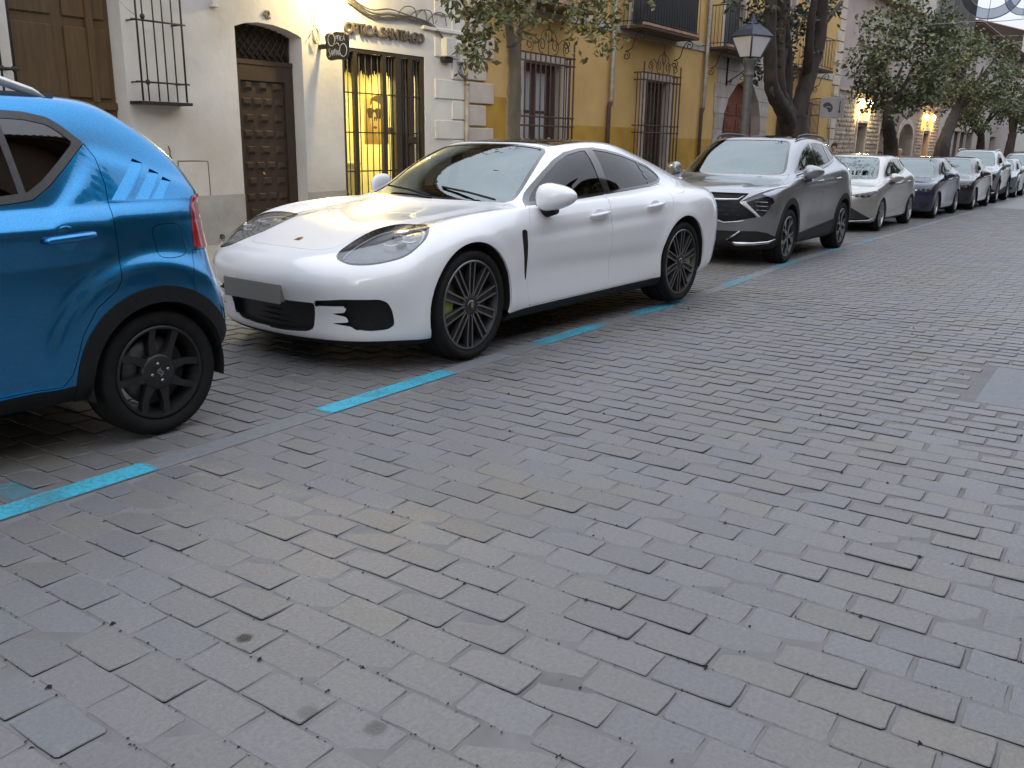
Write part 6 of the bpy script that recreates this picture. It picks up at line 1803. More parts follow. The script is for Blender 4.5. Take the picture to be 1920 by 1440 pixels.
# ---------------------------------------------------------------- the white saloon
def build_sport():
    white = paint('pearl_white_paint', (.80, .81, .83), 0.0, .02, .22, dust=.04)
    root = empty('parked_car', label='glossy white four-door sports saloon with dark twin-spoke wheels and green front caliper', cat='car', group='cars parked along the kerb')
    K = 8
    S_ = [[v - max(0, (v - 4.2)) * .09 for v in r] for r in SPORT_S]
    Zt = [list(r) for r in SPORT_Z]
    for k in (9, 10, 11, 12): Zt[k] = [v - (.012 if k > 9 else .004) for v in Zt[k]]
    G = car_grid(S_, SPORT_Y, Zt, K, 10, 3, sport_disp)
    B = CarBody(root, grid_mesh(G), white)
    sidem = lambda W, N: W[:, 1] > .5
    # wheel openings
    for c, r in (((.915, .36), .408), ((3.85, .365), .408)):
        B.take(axle_cut(c, r), 'side', lambda W, N: W[:, 1] > .62)
    wells(root, [(.915, .36, .408, .955, .36), (3.85, .365, .408, .955, .36)])
    # glass
    ws = polysym([(1.515, 0), (1.525, .2), (1.55, .45), (1.595, .66), (1.64, .705), (1.72, .69), (1.84, .660), (2.04, .615), (2.27, .545), (2.315, .505), (2.31, .3), (2.30, 0)])
    B.glass('windscreen', ws, 'top', lambda W, N: W[:, 2] > .9, GLASSF(), .028, 'windscreen_seal')
    dlo = [(1.66, .951), (1.94, .957), (2.32, .972), (2.75, .994), (3.05, 1.008), (3.46, 1.027), (3.67, 1.048), (3.765, 1.082), (3.755, 1.135), (3.66, 1.195), (3.42, 1.252), (3.18, 1.298), (2.96, 1.328), (2.77, 1.345), (2.58, 1.338), (2.39, 1.308), (2.22, 1.25), (2.05, 1.168), (1.86, 1.062)]
    pil = [(2.70, .95), (2.80, .95), (2.735, 1.4), (2.62, 1.4)]
    pil2 = [(3.50, .95), (3.53, .95), (3.44, 1.3), (3.41, 1.3)]
    pil3 = [(1.6, .9), (1.86, .9), (1.88, 1.10), (1.6, 1.1)]
    B.glass('side_window', dlo, 'side', lambda W, N: (W[:, 1] > .5) & (W[:, 2] > .9), GLASSS(), .020, 'window_trim', pair=True, pillars=(pil, pil2))
    roof = polysym([(2.335, 0), (2.345, .3), (2.36, .50), (2.42, .52), (2.6, .548), (2.9, .555), (3.2, .538), (3.45, .50), (3.60, .45), (3.68, .35), (3.72, 0)])
    B.panel('roof_panel', roof, 'top', lambda W, N: W[:, 2] > 1.2, mat=GLOSSBLK(), gap=.004)
    rw = polysym([(3.79, 0), (3.76, .25), (3.73, .36), (3.78, .42), (4.0, .49), (4.25, .52), (4.42, .50), (4.48, .40), (4.50, .2), (4.51, 0)])
    B.glass('rear_window', rw, 'top', lambda W, N: (W[:, 2] > .95) & (W[:, 0] > 3.6), GLASSD(), .02, 'rear_window_seal')
    # lamps
    hl = [(.165, .56), (.18, .50), (.24, .465), (.40, .43), (.55, .43), (.67, .46), (.76, .515), (.79, .60), (.76, .70), (.68, .80), (.60, .855), (.52, .872), (.42, .862), (.33, .815), (.24, .735), (.18, .64)]
    m_hl = lambda W, N: (W[:, 0] < 1.0) & (W[:, 2] > .58) & (W[:, 1] > .3)
    Mi = B.take(hl, 'top', m_hl, 4)
    d = region(Mi, hl, 'top', None, 4)
    lens, edge = split(Mi, d + .012)
    part_pair('headlight_seal', edge, GLOSSBLK(), root, .02)
    hs = part_pair('headlight', off(lens, .003), LENS(), root)
    bowl = joinm(off(lens, .035), rim(off(lens, .004), .031))
    gry = pmat('lamp_housing', (.22, .23, .245), (.16, .165, .175), 12, .3, metal=.4)
    def zat(s0, y0, dz=.014):
        V_ = lens[0]; k_ = ((V_[:, 0] - s0) ** 2 + (np.abs(V_[:, 1]) - y0) ** 2).argmin(); return V_[k_, 2] - dz
    for o, b_ in zip(hs, sides(bowl)):
        mk('lamp_bowl', b_, gry, o)
    ring_o, ring_i = None, None
    dd = region(lens, hl, 'top', None, 4)
    band, rest = split(lens, dd + .055); band2, ringm = split(band, -(dd[:0] if False else region(band, hl, 'top', None, 4) + .055)) if False else (band, rest)
    # a pale guide line just inside the lens edge
    ln_in, ln_out = split(lens, region(lens, hl, 'top', None, 4) + .040)
    strip, _x = split(ln_out, -(region(ln_out, hl, 'top', None, 4) + .052) * 1.0) if False else (None, None)
    inner, outer = split(off(lens, .028), region(off(lens, .0), hl, 'top', None, 4) + .034)
    core, line = split(inner, region((inner[0], inner[1], inner[2]), hl, 'top', None, 4) + .042)
    for o, b_ in zip(hs, sides(line)):
        if len(b_[2]): mk('light_guide', b_, pmat('light_guide', (.62, .64, .66), (.55, .57, .6), 8, .3), o)
    # four daytime lamps and their lens brackets
    led = pmat('led_white', (.8, .82, .84), (.7, .72, .74), 9, .2)
    for o, sg in zip(hs, (-1, 1)):
        for (s0, y0, z0) in ((.60, .70, .772), (.54, .78, .745), (.66, .60, .79), (.47, .69, .715)):
            mb = MB(); z0 = zat(s0, y0) - .004
            mb.tube([(s0 - .03, sg * (y0 - .05), z0), (s0 - .045, sg * (y0 - .02), z0 - .004), (s0 - .04, sg * (y0 + .03), z0 - .006), (s0 - .005, sg * (y0 + .045), z0 + .004)], .0055, 6)
            mb.build('led_lamp', led, o)
        for (s0, y0, z0) in ((.56, .64, .765), (.50, .73, .735)):
            V, N, T = ell((s0, sg * y0, zat(s0, y0, .032)), np.array([.035, .035, .022]), 14, 8)
            mk('projector', (V, N, T), pmat('projector_glass', (.05, .055, .06), (.08, .085, .09), 8, .08, coat=1.0), o)
    # bonnet
    bon = polysym([(.185, 0), (.187, .15), (.195, .27), (.215, .345), (.26, .385), (.34, .405), (.55, .405), (.70, .435), (.80, .49), (1.0, .595), (1.25, .675), (1.50, .725), (1.565, .715), (1.52, .5), (1.49, .2), (1.485, 0)])
    bo = B.panel('bonnet', bon, 'top', lambda W, N: (W[:, 2] > .6) & (W[:, 0] < 1.7))
    # nose: grille, lamp bands, side intakes
    fm = lambda W, N: (W[:, 0] < .62) & (N[:, 0] < .25)
    lower = [(-.2, .222), (.16, .224), (.34, .238), (.385, .262), (.415, .39), (.42, .425), (.16, .422), (-.2, .415)]
    B.recess('lower_grille', fillet(lower, .03), 'front', fm, pmat('grille_black', (.012, .012, .013), (.02, .02, .021), 40, .5), .05)
    band = [(.42, .4005), (.62, .412), (.615, .39), (.60, .377), (.52, .366), (.61, .352), (.62, .318), (.51, .305), (.63, .292), (.65, .272), (.72, .262), (.80, .272), (.832, .30), (.838, .40), (.828, .45), (.80, .468), (.62, .462), (.4212, .440)]
    B.recess('side_intake', fillet(band, .022), 'front', fm, BLK(), .028, pair=True, sub=2)
    lip = [(-.2, .05), (.98, .05), (.98, .205), (.84, .205), (.6, .198), (.3, .194), (-.2, .19)]
    lipM = B.take(lip, 'front', lambda W, N: W[:, 0] < .60)
    mk('front_lip', lipM, BLK(), root)
    sk = [(1.2, .10), (3.6, .10), (3.6, .275), (3.3, .266), (1.5, .262), (1.2, .25)]
    part_pair('sill_trim', B.take(sk, 'side', lambda W, N: W[:, 1] > .7), BLK(), root)
    vent = catrom([(1.462, .795), (1.518, .798), (1.530, .75), (1.520, .60), (1.512, .47), (1.498, .458), (1.486, .50), (1.470, .62), (1.460, .72)], 4)
    part_pair('side_vent', off(B.take(vent, 'side', lambda W, N: W[:, 1] > .7, sub=2), .004), BLK(), root)
    # doors, flap
    fd = [(1.66, .951), (1.60, .90), (1.572, .85), (1.555, .795), (1.535, .62), (1.525, .46), (1.53, .34), (1.55, .27), (2.615, .27), (2.64, .45), (2.655, .69), (2.672, .876), (2.71, .992), (2.3, .971), (1.94, .957)]
    B.panel('front_door', fd, 'side', lambda W, N: W[:, 1] > .6, pair=True)
    rd = [(2.712, .9925), (2.673, .876), (2.656, .69), (2.641, .45), (2.617, .27), (3.36, .27), (3.42, .42), (3.47, .58), (3.56, .70), (3.62, .80), (3.68, .92), (3.70, 1.045), (3.46, 1.027), (3.05, 1.008)]
    B.panel('rear_door', rd, 'side', lambda W, N: W[:, 1] > .6, pair=True)
    flap = catrom([(3.80, .885), (3.97, .875), (3.985, .80), (3.83, .79)], 5)
    B.panel('fuel_flap', flap, 'top', lambda W, N: (W[:, 2] > .85) & (W[:, 2] < 1.02), gap=.0025, pair=True)
    # rear lamps
    tl = [(.20, .81), (.80, .81), (.80, .862), (.20, .86)]
    part_pair('rear_light', B.take(tl, 'front', lambda W, N: W[:, 0] > 4.35), pmat('rear_lamp_red', (.35, .008, .01), (.25, .006, .008), 12, .1, coat=1.0), root)
    B.finish()
    # small nose furniture
    gr = MB()
    for zz in (.27, .305, .34, .375):
        gr.tube([(.085 + .25 * (t / .4) ** 2 * .3, t, zz) for t in (-.40, -.25, 0, .25, .40)], .006, 6)
    gr.build('grille_slat', BLK(), root)
    pl = MB(); pl.box(-.026, -.010, -.20, .34, .400, .525, bev=.004)
    pl.box(-.012, .03, -.19, .33, .41, .515)
    po = pl.build('number_plate', pmat('blank_plate', (.23, .22, .205), (.20, .195, .19), 2, .5), root)
    em = MB()
    sh = [(-.026, .030), (-.010, .033), (0, .030), (.010, .033), (.026, .030), (.026, -.002), (.016, -.026), (0, -.036), (-.016, -.026), (-.026, -.002)]
    em.prism(sh, lambda u, v, d: (.315 - v * .95 * 1.0, u, .7525 + (-v) * .33 + d), .006)
    eo = em.build('emblem', pmat('crest_gold', (.55, .40, .12), (.45, .30, .08), 60, .3, metal=.9), root)
    e2 = MB(); e2.prism([(-.010, .012), (.010, .012), (.010, -.004), (0, -.014), (-.010, -.004)], lambda u, v, d: (.315 - v * .95, u, .7525 - v * .33 + .006 + d), .002)
    e2.build('crest_field', pmat('crest_dark', (.03, .02, .02), (.2, .02, .02), 90, .3), eo)
    mirror_pair(root, 1.80, .985, 1.012, (.105, .135, .088), white, BLK(), fold=(1.96, .90))
    handles(root, [(2.48, .912, .855, .008), (3.35, .922, .885, .01)], white, .125)
    sp = MB(); sp.box(4.50, 4.66, -.50, .50, 1.052, 1.066, bev=.005); so_ = sp.build('rear_spoiler', white, root)
    sp = MB(); sp.box(4.48, 4.64, -.49, .49, 1.030, 1.051, bev=.004); sp.build('spoiler_base', BLK(), so_)
    wp = MB()
    for a, b in (((1.56, -.62, .985), (1.68, -.02, 1.045)), ((1.55, -.02, .985), (1.66, .52, 1.035))):
        wp.tube([a, tuple((Vector(a) + Vector(b)) / 2 + Vector((.0, 0, .006))), b], .008, 6)
    wp.build('wiper', BLK(), root)
    face = pmat('satin_alloy', (.26, .25, .245), (.22, .21, .205), 60, .3, metal=.85)
    cal = pmat('acid_green_caliper', (.28, .36, .06), (.24, .31, .05), 20, .4)
    for sx, fr in ((.915, True), (3.85, False)):
        for sd in (-1, 1):
            wl = make_wheel(root, .362, .286, .27, 'twin10', sx, sd * .945, sd, R(2) if fr else 0, 1, face, None, cal, spin=.05, front=fr)
            hub = MB(); hub.lathe([(0, -.006), (.03, -.005), (.034, .004)], axis='y', n=20)
            ho = hub.build('hub_cap', GLOSSBLK(), wl)
            cr = MB(); cr.prism([(u * .55, v * .55) for u, v in sh], lambda u, v, d: (u, -.006 - d, v), .002)
            cr.build('crest', pmat('crest_silver', (.35, .3, .25), (.45, .33, .15), 90, .3, metal=.8), ho)
    ub = MB(); ub.box(.35, 4.5, -.80, .80, .17, .20); ub.build('underbody', DARK(), root)
    cabin(root, 1.55, 3.7, .66, .24, [(2.45, -.36, .66), (2.45, .36, .66), (3.35, -.34, .62), (3.35, .34, .62)], 2.0, .93)
    o = car_origin((4.544, 3.418), -.04703, .92, .945)
    pose(root, o, -.04703, 0, 0)
    return root
# ---------------------------------------------------------------- the blue micro hatchback (only its rear half is in the frame)
def build_micro():
    blue = paint('electric_blue_paint', (.010, .205, .46), .92, .20, .24, dust=.01)
    root = empty('parked_car', label='bright blue small hatchback with black wheels and silver roof rails, cut off by the frame', cat='car', group='cars parked along the kerb')
    B = CarBody(root, grid_mesh(car_grid(MICRO_S, MICRO_Y, MICRO_Z, 16, 16, 3, micro_disp)), blue)
    sm = lambda W, N: W[:, 1] > .45
    ax = ((.64, .31), (3.07, .31))
    for c in ax: B.take(axle_cut(c, .338), 'side', sm)
    wells(root, [(.64, .31, .338, .83, .3), (3.07, .31, .338, .83, .3)])
    blk = BLK()
    cl = MB
    # black cladding round the arches and along the sill
    for c in ax:
        M_ = B.take(axle_cut(c, .412), 'side', lambda W, N: (W[:, 1] > .45) & (W[:, 2] > .2), sub=1)
        M_ = (M_[0] + M_[1] * .006, M_[1], M_[2])
        part_pair('arch_cladding', M_, blk, root, .02)
    sk = [(.9, .1), (2.9, .1), (2.9, .335), (2.3, .325), (.9, .325)]
    part_pair('sill_cladding', B.take(sk, 'side', sm), blk, root, .01)
    bs = [(3.2, .1), (3.7, .1), (3.7, .50), (3.45, .50), (3.36, .42)]
    part_pair('bumper_cladding', B.take(bs, 'side', lambda W, N: (W[:, 0] > 3.2)), blk, root, .01)
    dlo = [(1.14, 1.075), (1.9, 1.092), (2.48, 1.108), (2.54, 1.113), (2.61, 1.122), (2.69, 1.172), (2.78, 1.246), (2.90, 1.350), (2.815, 1.423), (2.765, 1.454), (2.67, 1.473), (2.58, 1.477), (2.3, 1.482), (1.8, 1.472), (1.52, 1.41), (1.32, 1.26)]
    grey = pmat('frame_grey', (.06, .06, .062), (.08, .08, .082), 30, .5)
    B.glass('side_window', dlo, 'side', lambda W, N: (W[:, 1] > .4) & (W[:, 2] > 1.0), GLASSD(), .032, 'window_frame', grey, pair=True,
            pillars=([(1.80, 1.0), (1.94, 1.0), (1.94, 1.6), (1.80, 1.6)], [(2.575, 1.0), (2.605, 1.0), (2.54, 1.6), (2.51, 1.6)]))
    ws = polysym([(.87, 0), (.89, .3), (.95, .52), (1.04, .62), (1.14, .62), (1.30, .58), (1.44, .515), (1.42, .45), (1.40, .2), (1.395, 0)])
    B.glass('windscreen', ws, 'top', lambda W, N: (W[:, 2] > .98) & (W[:, 0] < 1.7), GLASSF(), .03, 'windscreen_seal')
    rw = polysym([(3.46, 0), (3.455, .2), (3.43, .42), (3.36, .52), (3.20, .54), (3.06, .47), (3.09, .2), (3.095, 0)])
    B.glass('rear_window', rw, 'top', lambda W, N: (W[:, 2] > 1.1) & (W[:, 0] > 2.9), GLASSD(), .02, 'rear_window_seal')
    # lamps
    tl = [(3.322, .866), (3.335, .95), (3.358, 1.06), (3.392, 1.110), (3.62, 1.114), (3.66, .852)]
    Mi = B.take(tl, 'side', lambda W, N: (W[:, 1] > .52) & (W[:, 0] > 3.3), sub=1)
    red = pmat('rear_lamp_red', (.35, .008, .01), (.25, .006, .008), 12, .1, coat=1.0)
    wh_, rd_ = split(Mi, region(Mi, [(3.455, 1.0), (3.66, 1.0), (3.66, .89), (3.455, .90)], 'side'))
    tls = part_pair('rear_light', (rd_[0] + rd_[1] * .008, rd_[1], rd_[2]), red, root, .02)
    part_pair('reversing_light', wh_, pmat('lamp_clear', (.6, .6, .6), (.5, .5, .5), 12, .1, coat=1.0), root)
    hl = catrom([(.16, .60), (.40, .60), (.52, .72), (.50, .80), (.30, .74)], 4)
    part_pair('headlight', B.take(hl, 'top', lambda W, N: (W[:, 2] > .7) & (W[:, 2] < 1.0)), GLOSSBLK(), root)
    B.recess('front_grille', [(-.5, .60), (.5, .60), (.55, .80), (.5, .86), (-.5, .86)], 'front', lambda W, N: W[:, 0] < .35, GLOSSBLK(), .02)
    # three slanted louvres pressed into the rear quarter
    for pts in ([(3.122, 1.283), (3.168, 1.262), (3.045, 1.104), (2.948, 1.107)], [(3.195, 1.237), (3.237, 1.216), (3.140, 1.103), (3.064, 1.105)], [(3.252, 1.200), (3.290, 1.180), (3.210, 1.102), (3.150, 1.103)]):
        Mi = B.take(pts, 'side', sm, sub=2)
        V, N, T = Mi
        p0, p1 = np.array(pts[0]), np.array(pts[3]); ax_ = (p1 - p0) / np.linalg.norm(p1 - p0); nr = np.array([-ax_[1], ax_[0]])
        q = (V[:, [0, 2]] - p0) @ nr
        dep = np.clip(q / .05, 0, 1)
        dep = dep if dep.mean() > .2 else np.clip(-q / .05, 0, 1)
        V2 = V - N * (.002 + .011 * (1 - dep))[:, None]
        dn = np.gradient
        lo = (V2, None, T)
        for sd in (-1, 1):
            Vs, Ns, Ts = compact(V2, N, T[(V2[T].mean(1)[:, 1] * sd) > 0])
            wl = rim(compact(V, N, T[(V[T].mean(1)[:, 1] * sd) > 0]), .02)
            fn = np.cross(Vs[Ts[:, 1]] - Vs[Ts[:, 0]], Vs[Ts[:, 2]] - Vs[Ts[:, 0]]); NN = np.zeros_like(Vs)
            for k in range(3): np.add.at(NN, Ts[:, k], fn)
            NN /= np.linalg.norm(NN, axis=1, keepdims=True) + 1e-12
            mk('louvre', joinm((Vs, NN, Ts), wl), blue, root)
    rd = [(1.90, 1.0915), (1.90, .335), (2.60, .335), (2.642, .381), (2.672, .46), (2.702, .548), (2.775, .655), (2.872, .724), (2.902, .768), (2.92, .882), (2.924, 1.034), (2.942, 1.175), (2.933, 1.288), (2.9005, 1.3505), (2.78, 1.246), (2.69, 1.172), (2.61, 1.122), (2.54, 1.113), (2.48, 1.108)]
    B.panel('rear_door', rd, 'side', sm, pair=True)
    fd = [(1.10, 1.0), (1.06, .8), (1.05, .335), (1.8985, .335), (1.8985, 1.0915), (1.14, 1.075)]
    B.panel('front_door', fd, 'side', sm, pair=True)
    B.panel('fuel_flap', catrom([(3.115, .985), (3.25, .985), (3.262, .91), (3.25, .845), (3.12, .845), (3.105, .91)], 4), 'side', sm, pair=True, gap=.003)
    B.panel('rear_bumper', [(3.305, .862), (3.75, .848), (3.75, .502), (3.33, .502), (3.25, .716)], 'side', lambda W, N: W[:, 0] > 3.25, gap=.003)
    tg = [(3.30, 1.50), (3.10, 1.60), (3.08, 1.505), (3.20, 1.40), (3.385, 1.20), (3.41, 1.118), (3.70, 1.115), (3.70, .856), (3.75, .858), (3.75, 1.3)]
    B.finish()
    silver = pmat('rail_silver', (.62, .63, .65), (.55, .56, .58), 30, .3, metal=.6)
    for sg in (-1, 1):
        r_ = MB(); pts = [(1.62, .0), (1.70, .055), (1.9, .085), (2.2, .095), (2.45, .095), (2.62, .080), (2.75, .045), (2.845, .0)]
        r_.tube([(s, sg * .545, 1.522 + z - .02 * abs(s - 2.1) ** 2) for s, z in pts], [.012, .018, .02, .02, .02, .02, .018, .010], 10)
        ro = r_.build('roof_rail', silver, root)
        for a_, b_, z_ in ((1.71, 1.79, 1.59), (2.31, 2.39, 1.60), (2.58, 2.84, 1.555)):
            bx('rail_foot', a_, b_, sg * .545 - .011, sg * .545 + .011, 1.47, z_, pmat('rail_grey', (.10, .10, .105), None, 20, .5), ro)
    # pull handles with a bowl behind them
    for sx in (2.705, 1.72):
        for sg in (-1, 1):
            h_ = MB()
            h_.tube([(sx - .115, sg * .815, .958), (sx - .09, sg * .842, .960), (sx, sg * .850, .966), (sx + .09, sg * .845, .972), (sx + .115, sg * .815, .974)], [.012, .016, .017, .016, .012], 8)
            ho = h_.build('door_handle', blue, root)
            V, N, T = ell((sx - .01, sg * .808, .958), np.array([.062, .010, .058]), 20, 10); mk('handle_bowl', (V, N, T), blue, ho)
    mirror_pair(root, 1.22, .90, 1.10, (.075, .115, .08), blue, blk)
    black = pmat('black_alloy', (.012, .012, .012), (.02, .02, .02), 30, .38)
    stud = pmat('bolt_steel', (.35, .35, .36), (.25, .25, .26), 60, .35, metal=.9)
    for sx in (.64, 3.07):
        for sd in (-1, 1):
            wl = make_wheel(root, .308, .219, .19, 'black5', sx, sd * .812, sd, 0, 1, black, black, None, spin=.2)
            st = MB()
            for k in range(4):
                a = k * math.pi / 2 + .2; st.lathe([(0, -.004), (.007, -.003), (.009, .004)], c=(.042 * math.cos(a), .003, .042 * math.sin(a)), axis='y', n=8)
            so = st.build('wheel_bolts', stud, wl); so['kind'] = 'stuff'
            lg = MB()   # angular S badge: two interlocked strokes
            for sg in (1, -1):
                q = [(-.017 * sg, .010 * sg), (.002 * sg, .024 * sg), (.002 * sg, .013 * sg), (.017 * sg, .0 * sg), (.017 * sg, -.009 * sg), (0 * sg, .0035 * sg), (-.0068 * sg, .0085 * sg), (-.0068 * sg, -.003 * sg), (-.017 * sg, .003 * sg)]
                lg.prism(q if sg > 0 else q, lambda u, v, d: (u, .0035 - d, v), .003)
            lg.build('badge', stud, wl)
    ub = MB(); ub.box(.3, 3.35, -.66, .66, .24, .27); ub.build('underbody', DARK(), root)
    ex = MB(); ex.box(2.55, 3.45, -.30, .55, .20, .30, bev=.03); ex.build('silencer', DARK(), root)
    cabin(root, .95, 3.2, .60, .3, [(1.75, -.33, .62), (1.75, .33, .62), (2.6, -.33, .60), (2.6, .33, .60)], 1.35, .98)
    hd = -.02639
    d = np.array([math.cos(hd), math.sin(hd)]); n = np.array([math.sin(hd), -math.cos(hd)])
    o = np.array([2.431, 3.663]) - 3.07 * d - .812 * n
    pose(root, o, hd, 0, 0)
    return root

# ---------------------------------------------------------------- the grey crossover
def build_suv(root, col, xy, hd, z=None, hero=True, wheels='blade5', roofcol=None, kr=7, kc=8, warp=None, style='a'):
    B = CarBody(root, grid_mesh(car_grid(SUV_S, SUV_Y, SUV_Z, kr, kc, 3, suv_disp)), col)
    sm = lambda W, N: W[:, 1] > .5
    blk = pmat('cladding_grey', (.012, .0122, .013), (.018, .0184, .019), 30, .6, bump=.0004, bscale=300, spec=.35)
    ax = ((.90, .355), (3.575, .355))
    for c in ax: B.take(axle_cut(c, .405), 'side', lambda W, N: W[:, 1] > .6)
    wells(root, [(.90, .355, .405, .925, .34), (3.575, .355, .405, .925, .34)])
    dlo = [(1.40, 1.134), (1.74, 1.156), (2.4, 1.189), (2.92, 1.243), (3.20, 1.292), (3.36, 1.318), (3.45, 1.345), (3.53, 1.415), (3.50, 1.448), (3.26, 1.524), (2.98, 1.556), (2.60, 1.562), (2.3, 1.538), (2.12, 1.492), (1.91, 1.412), (1.62, 1.250)]
    B.glass('side_window', dlo, 'side', lambda W, N: (W[:, 1] > .45) & (W[:, 2] > 1.08), GLASSS(), .02, 'window_trim', pair=True,
            pillars=([(2.36, 1.1), (2.46, 1.1), (2.40, 1.6), (2.30, 1.6)], [(3.14, 1.1), (3.19, 1.1), (3.10, 1.6), (3.05, 1.6)]))
    # bright strip under the glass
    ws = polysym([(1.055, 0), (1.065, .25), (1.11, .50), (1.19, .645), (1.26, .685), (1.36, .675), (1.60, .615), (1.90, .535), (1.945, .48), (1.93, .25), (1.925, 0)])
    B.glass('windscreen', ws, 'top', lambda W, N: (W[:, 2] > 1.03) & (W[:, 0] < 2.2), GLASSF(), .03, 'windscreen_seal')
    if roofcol:
        rf = polysym([(1.955, 0), (1.96, .25), (1.98, .48), (2.05, .545), (2.3, .565), (2.6, .572), (2.9, .57), (3.2, .56), (3.5, .53), (3.68, .48), (3.74, .3), (3.76, 0)])
        B.panel('roof_panel', rf, 'top', lambda W, N: W[:, 2] > 1.45, mat=roofcol, gap=.004)
    rw = polysym([(3.95, 0), (3.94, .25), (3.92, .40), (4.0, .46), (4.18, .50), (4.26, .42), (4.29, .2), (4.29, 0)])
    B.glass('rear_window', rw, 'top', lambda W, N: (W[:, 2] > 1.2) & (W[:, 0] > 3.8), GLASSD(), .02, 'rear_window_seal')
    fm = lambda W, N: (W[:, 0] < .60) & (N[:, 0] < .3)
    gl = GLOSSBLK()
    if style == 'a':
        # wide grille
        gr = [(-.3, .90), (.30, .90), (.62, .90), (.575, .845), (.53, .79), (.60, .735), (.70, .655), (.735, .615), (.60, .585), (.45, .553), (.36, .546), (.28, .575), (.22, .595), (-.3, .595)]
        B.recess('grille', fillet(gr, .012), 'front', fm, BLK(), .02)
        bl = [(.535, .795), (.60, .845), (.70, .905), (.80, .955), (.87, .99), (.895, 1.00), (.90, .975), (.82, .930), (.75, .895), (.86, .848), (.885, .80), (.84, .70), (.795, .625), (.75, .618), (.68, .685), (.60, .752)]
        Mi = B.take(bl, 'front', lambda W, N: (W[:, 0] < .95) & (W[:, 1] > .4) & (W[:, 2] > .55), sub=1)
        drl, lens = split(Mi, np.minimum(region(Mi, [(.53, .795), (.60, .748), (.68, .683), (.735, .615), (.775, .615), (.71, .69), (.60, .795)], 'front'),
                                         region(Mi, [(.53, .79), (.61, .842), (.70, .895), (.80, .944), (.905, .985), (.91, 1.01), (.80, .965), (.69, .915), (.58, .845)], 'front')))
        los = part_pair('headlight', lens, LENS(), root)
        bw = joinm(off(lens, .04), rim(off(lens, .006), .034))
        for o, b_ in zip(los, sides(bw)):
            mk('lamp_bowl', b_, pmat('lamp_black', (.02, .02, .022), (.03, .03, .033), 12, .2, coat=.5), o)
        for o, sg in zip(los, (-1, 1)):
            for zz in (.70, .75, .80):
                mb = MB(); mb.box(.20, .23, min(sg * .66, sg * .84), max(sg * .66, sg * .84), zz - .006, zz + .006); mb.build('lamp_bar', CHROME(), o)
        part_pair('daytime_light', (drl[0] + drl[1] * .004, drl[1], drl[2]), pmat('drl_white', (.62, .63, .65), (.55, .56, .58), 8, .25), root, .02)
        ch = MB()
        pts = [(y, .035 + .32 * (abs(y) / .75) ** 3.2) for y in (-.58, -.50, -.3, 0, .3, .50, .58)]
        zs = [.885, .822, .815, .813, .815, .822, .885]
        ch.tube([(s - .012, y, zz) for (y, s), zz in zip(pts, zs)], [.010, .015, .017, .017, .017, .015, .010], 8); ch.build('chrome_bar', CHROME(), root)
        ch = MB()
        pts = [(-.90, .62), (-.72, .60), (-.53, .556), (-.37, .540), (-.22, .585), (0, .588), (.22, .585), (.37, .540), (.53, .556), (.72, .60), (.90, .62)]
        ch.tube([(.0 + .33 * (abs(y) / .885) ** 2.8 - .006, y, zz) for y, zz in pts], [.004] + [.008] * 9 + [.004], 6); ch.build('chrome_edge', CHROME(), root)
        fins = MB()
        for r_, zz in enumerate((.64, .69, .74)):
            for k in range(-4, 5):
                y = k * .125 + (r_ % 2) * .06
                if abs(y) < .56 - (.74 - zz) * .0 and abs(y) > .05:
                    s0 = .02 + .33 * (abs(y) / .885) ** 2.8
                    fins.add([(s0 - .004, y - .045, zz), (s0 - .004, y + .045, zz + .012), (s0 - .004, y + .050, zz - .006), (s0 - .004, y - .040, zz - .018), (s0 + .01, y, zz - .003)], [(0, 1, 2, 3), (1, 0, 4), (2, 1, 4), (3, 2, 4), (0, 3, 4)])
        fo = fins.build('grille_fins', TRIMGREY(), root); fo['kind'] = 'stuff'
        low = [(-.3, .15), (.98, .15), (.98, .36), (.93, .36), (.84, .425), (.74, .446), (.5, .440), (-.3, .438)]
        lm = B.take(low, 'front', lambda W, N: (W[:, 0] < .56))
        mk('lower_bumper', joinm(lm, rim(lm, .02)), blk, root)
        for sg in (-1, 1):
            fg = MB()
            pts = [(.56, .440), (.41, .325), (.52, .285), (.70, .290), (.86, .310), (.93, .350)]
            fg.tube([(.30 * (abs(y) / .885) ** 2.6 - .005 + .02, sg * y, zz) for y, zz in pts], [.016, .020, .026, .024, .02, .008], 8)
            fg.build('bumper_trim', CHROME(), root)
        em = MB(); em.box(-.004, .004, -.11, .11, .905, .925, bev=.002)
    else:
        # slim lamps and a big trapezoid intake (compact hatchback)
        bl = [(.44, .80), (.60, .835), (.76, .875), (.885, .915), (.90, .87), (.84, .80), (.76, .745), (.70, .755), (.66, .775), (.52, .765)]
        Mi = B.take(bl, 'front', lambda W, N: (W[:, 0] < .85) & (W[:, 1] > .35) & (W[:, 2] > .6), sub=1)
        los = part_pair('headlight', Mi, LENS(), root)
        bw = joinm(off(Mi, .03), rim(off(Mi, .006), .024))
        for o, b_ in zip(los, sides(bw)):
            mk('lamp_bowl', b_, pmat('lamp_silver', (.42, .44, .46), (.25, .26, .27), 30, .25, metal=.5), o)
        for o, sg in zip(los, (-1, 1)):
            for yy, ss in ((.60, .14), (.70, .20), (.79, .28)):
                V, N, T = ell((ss, sg * yy, .80), np.array([.03, .035, .03]), 12, 8); mk('projector', (V, N, T), gl, o)
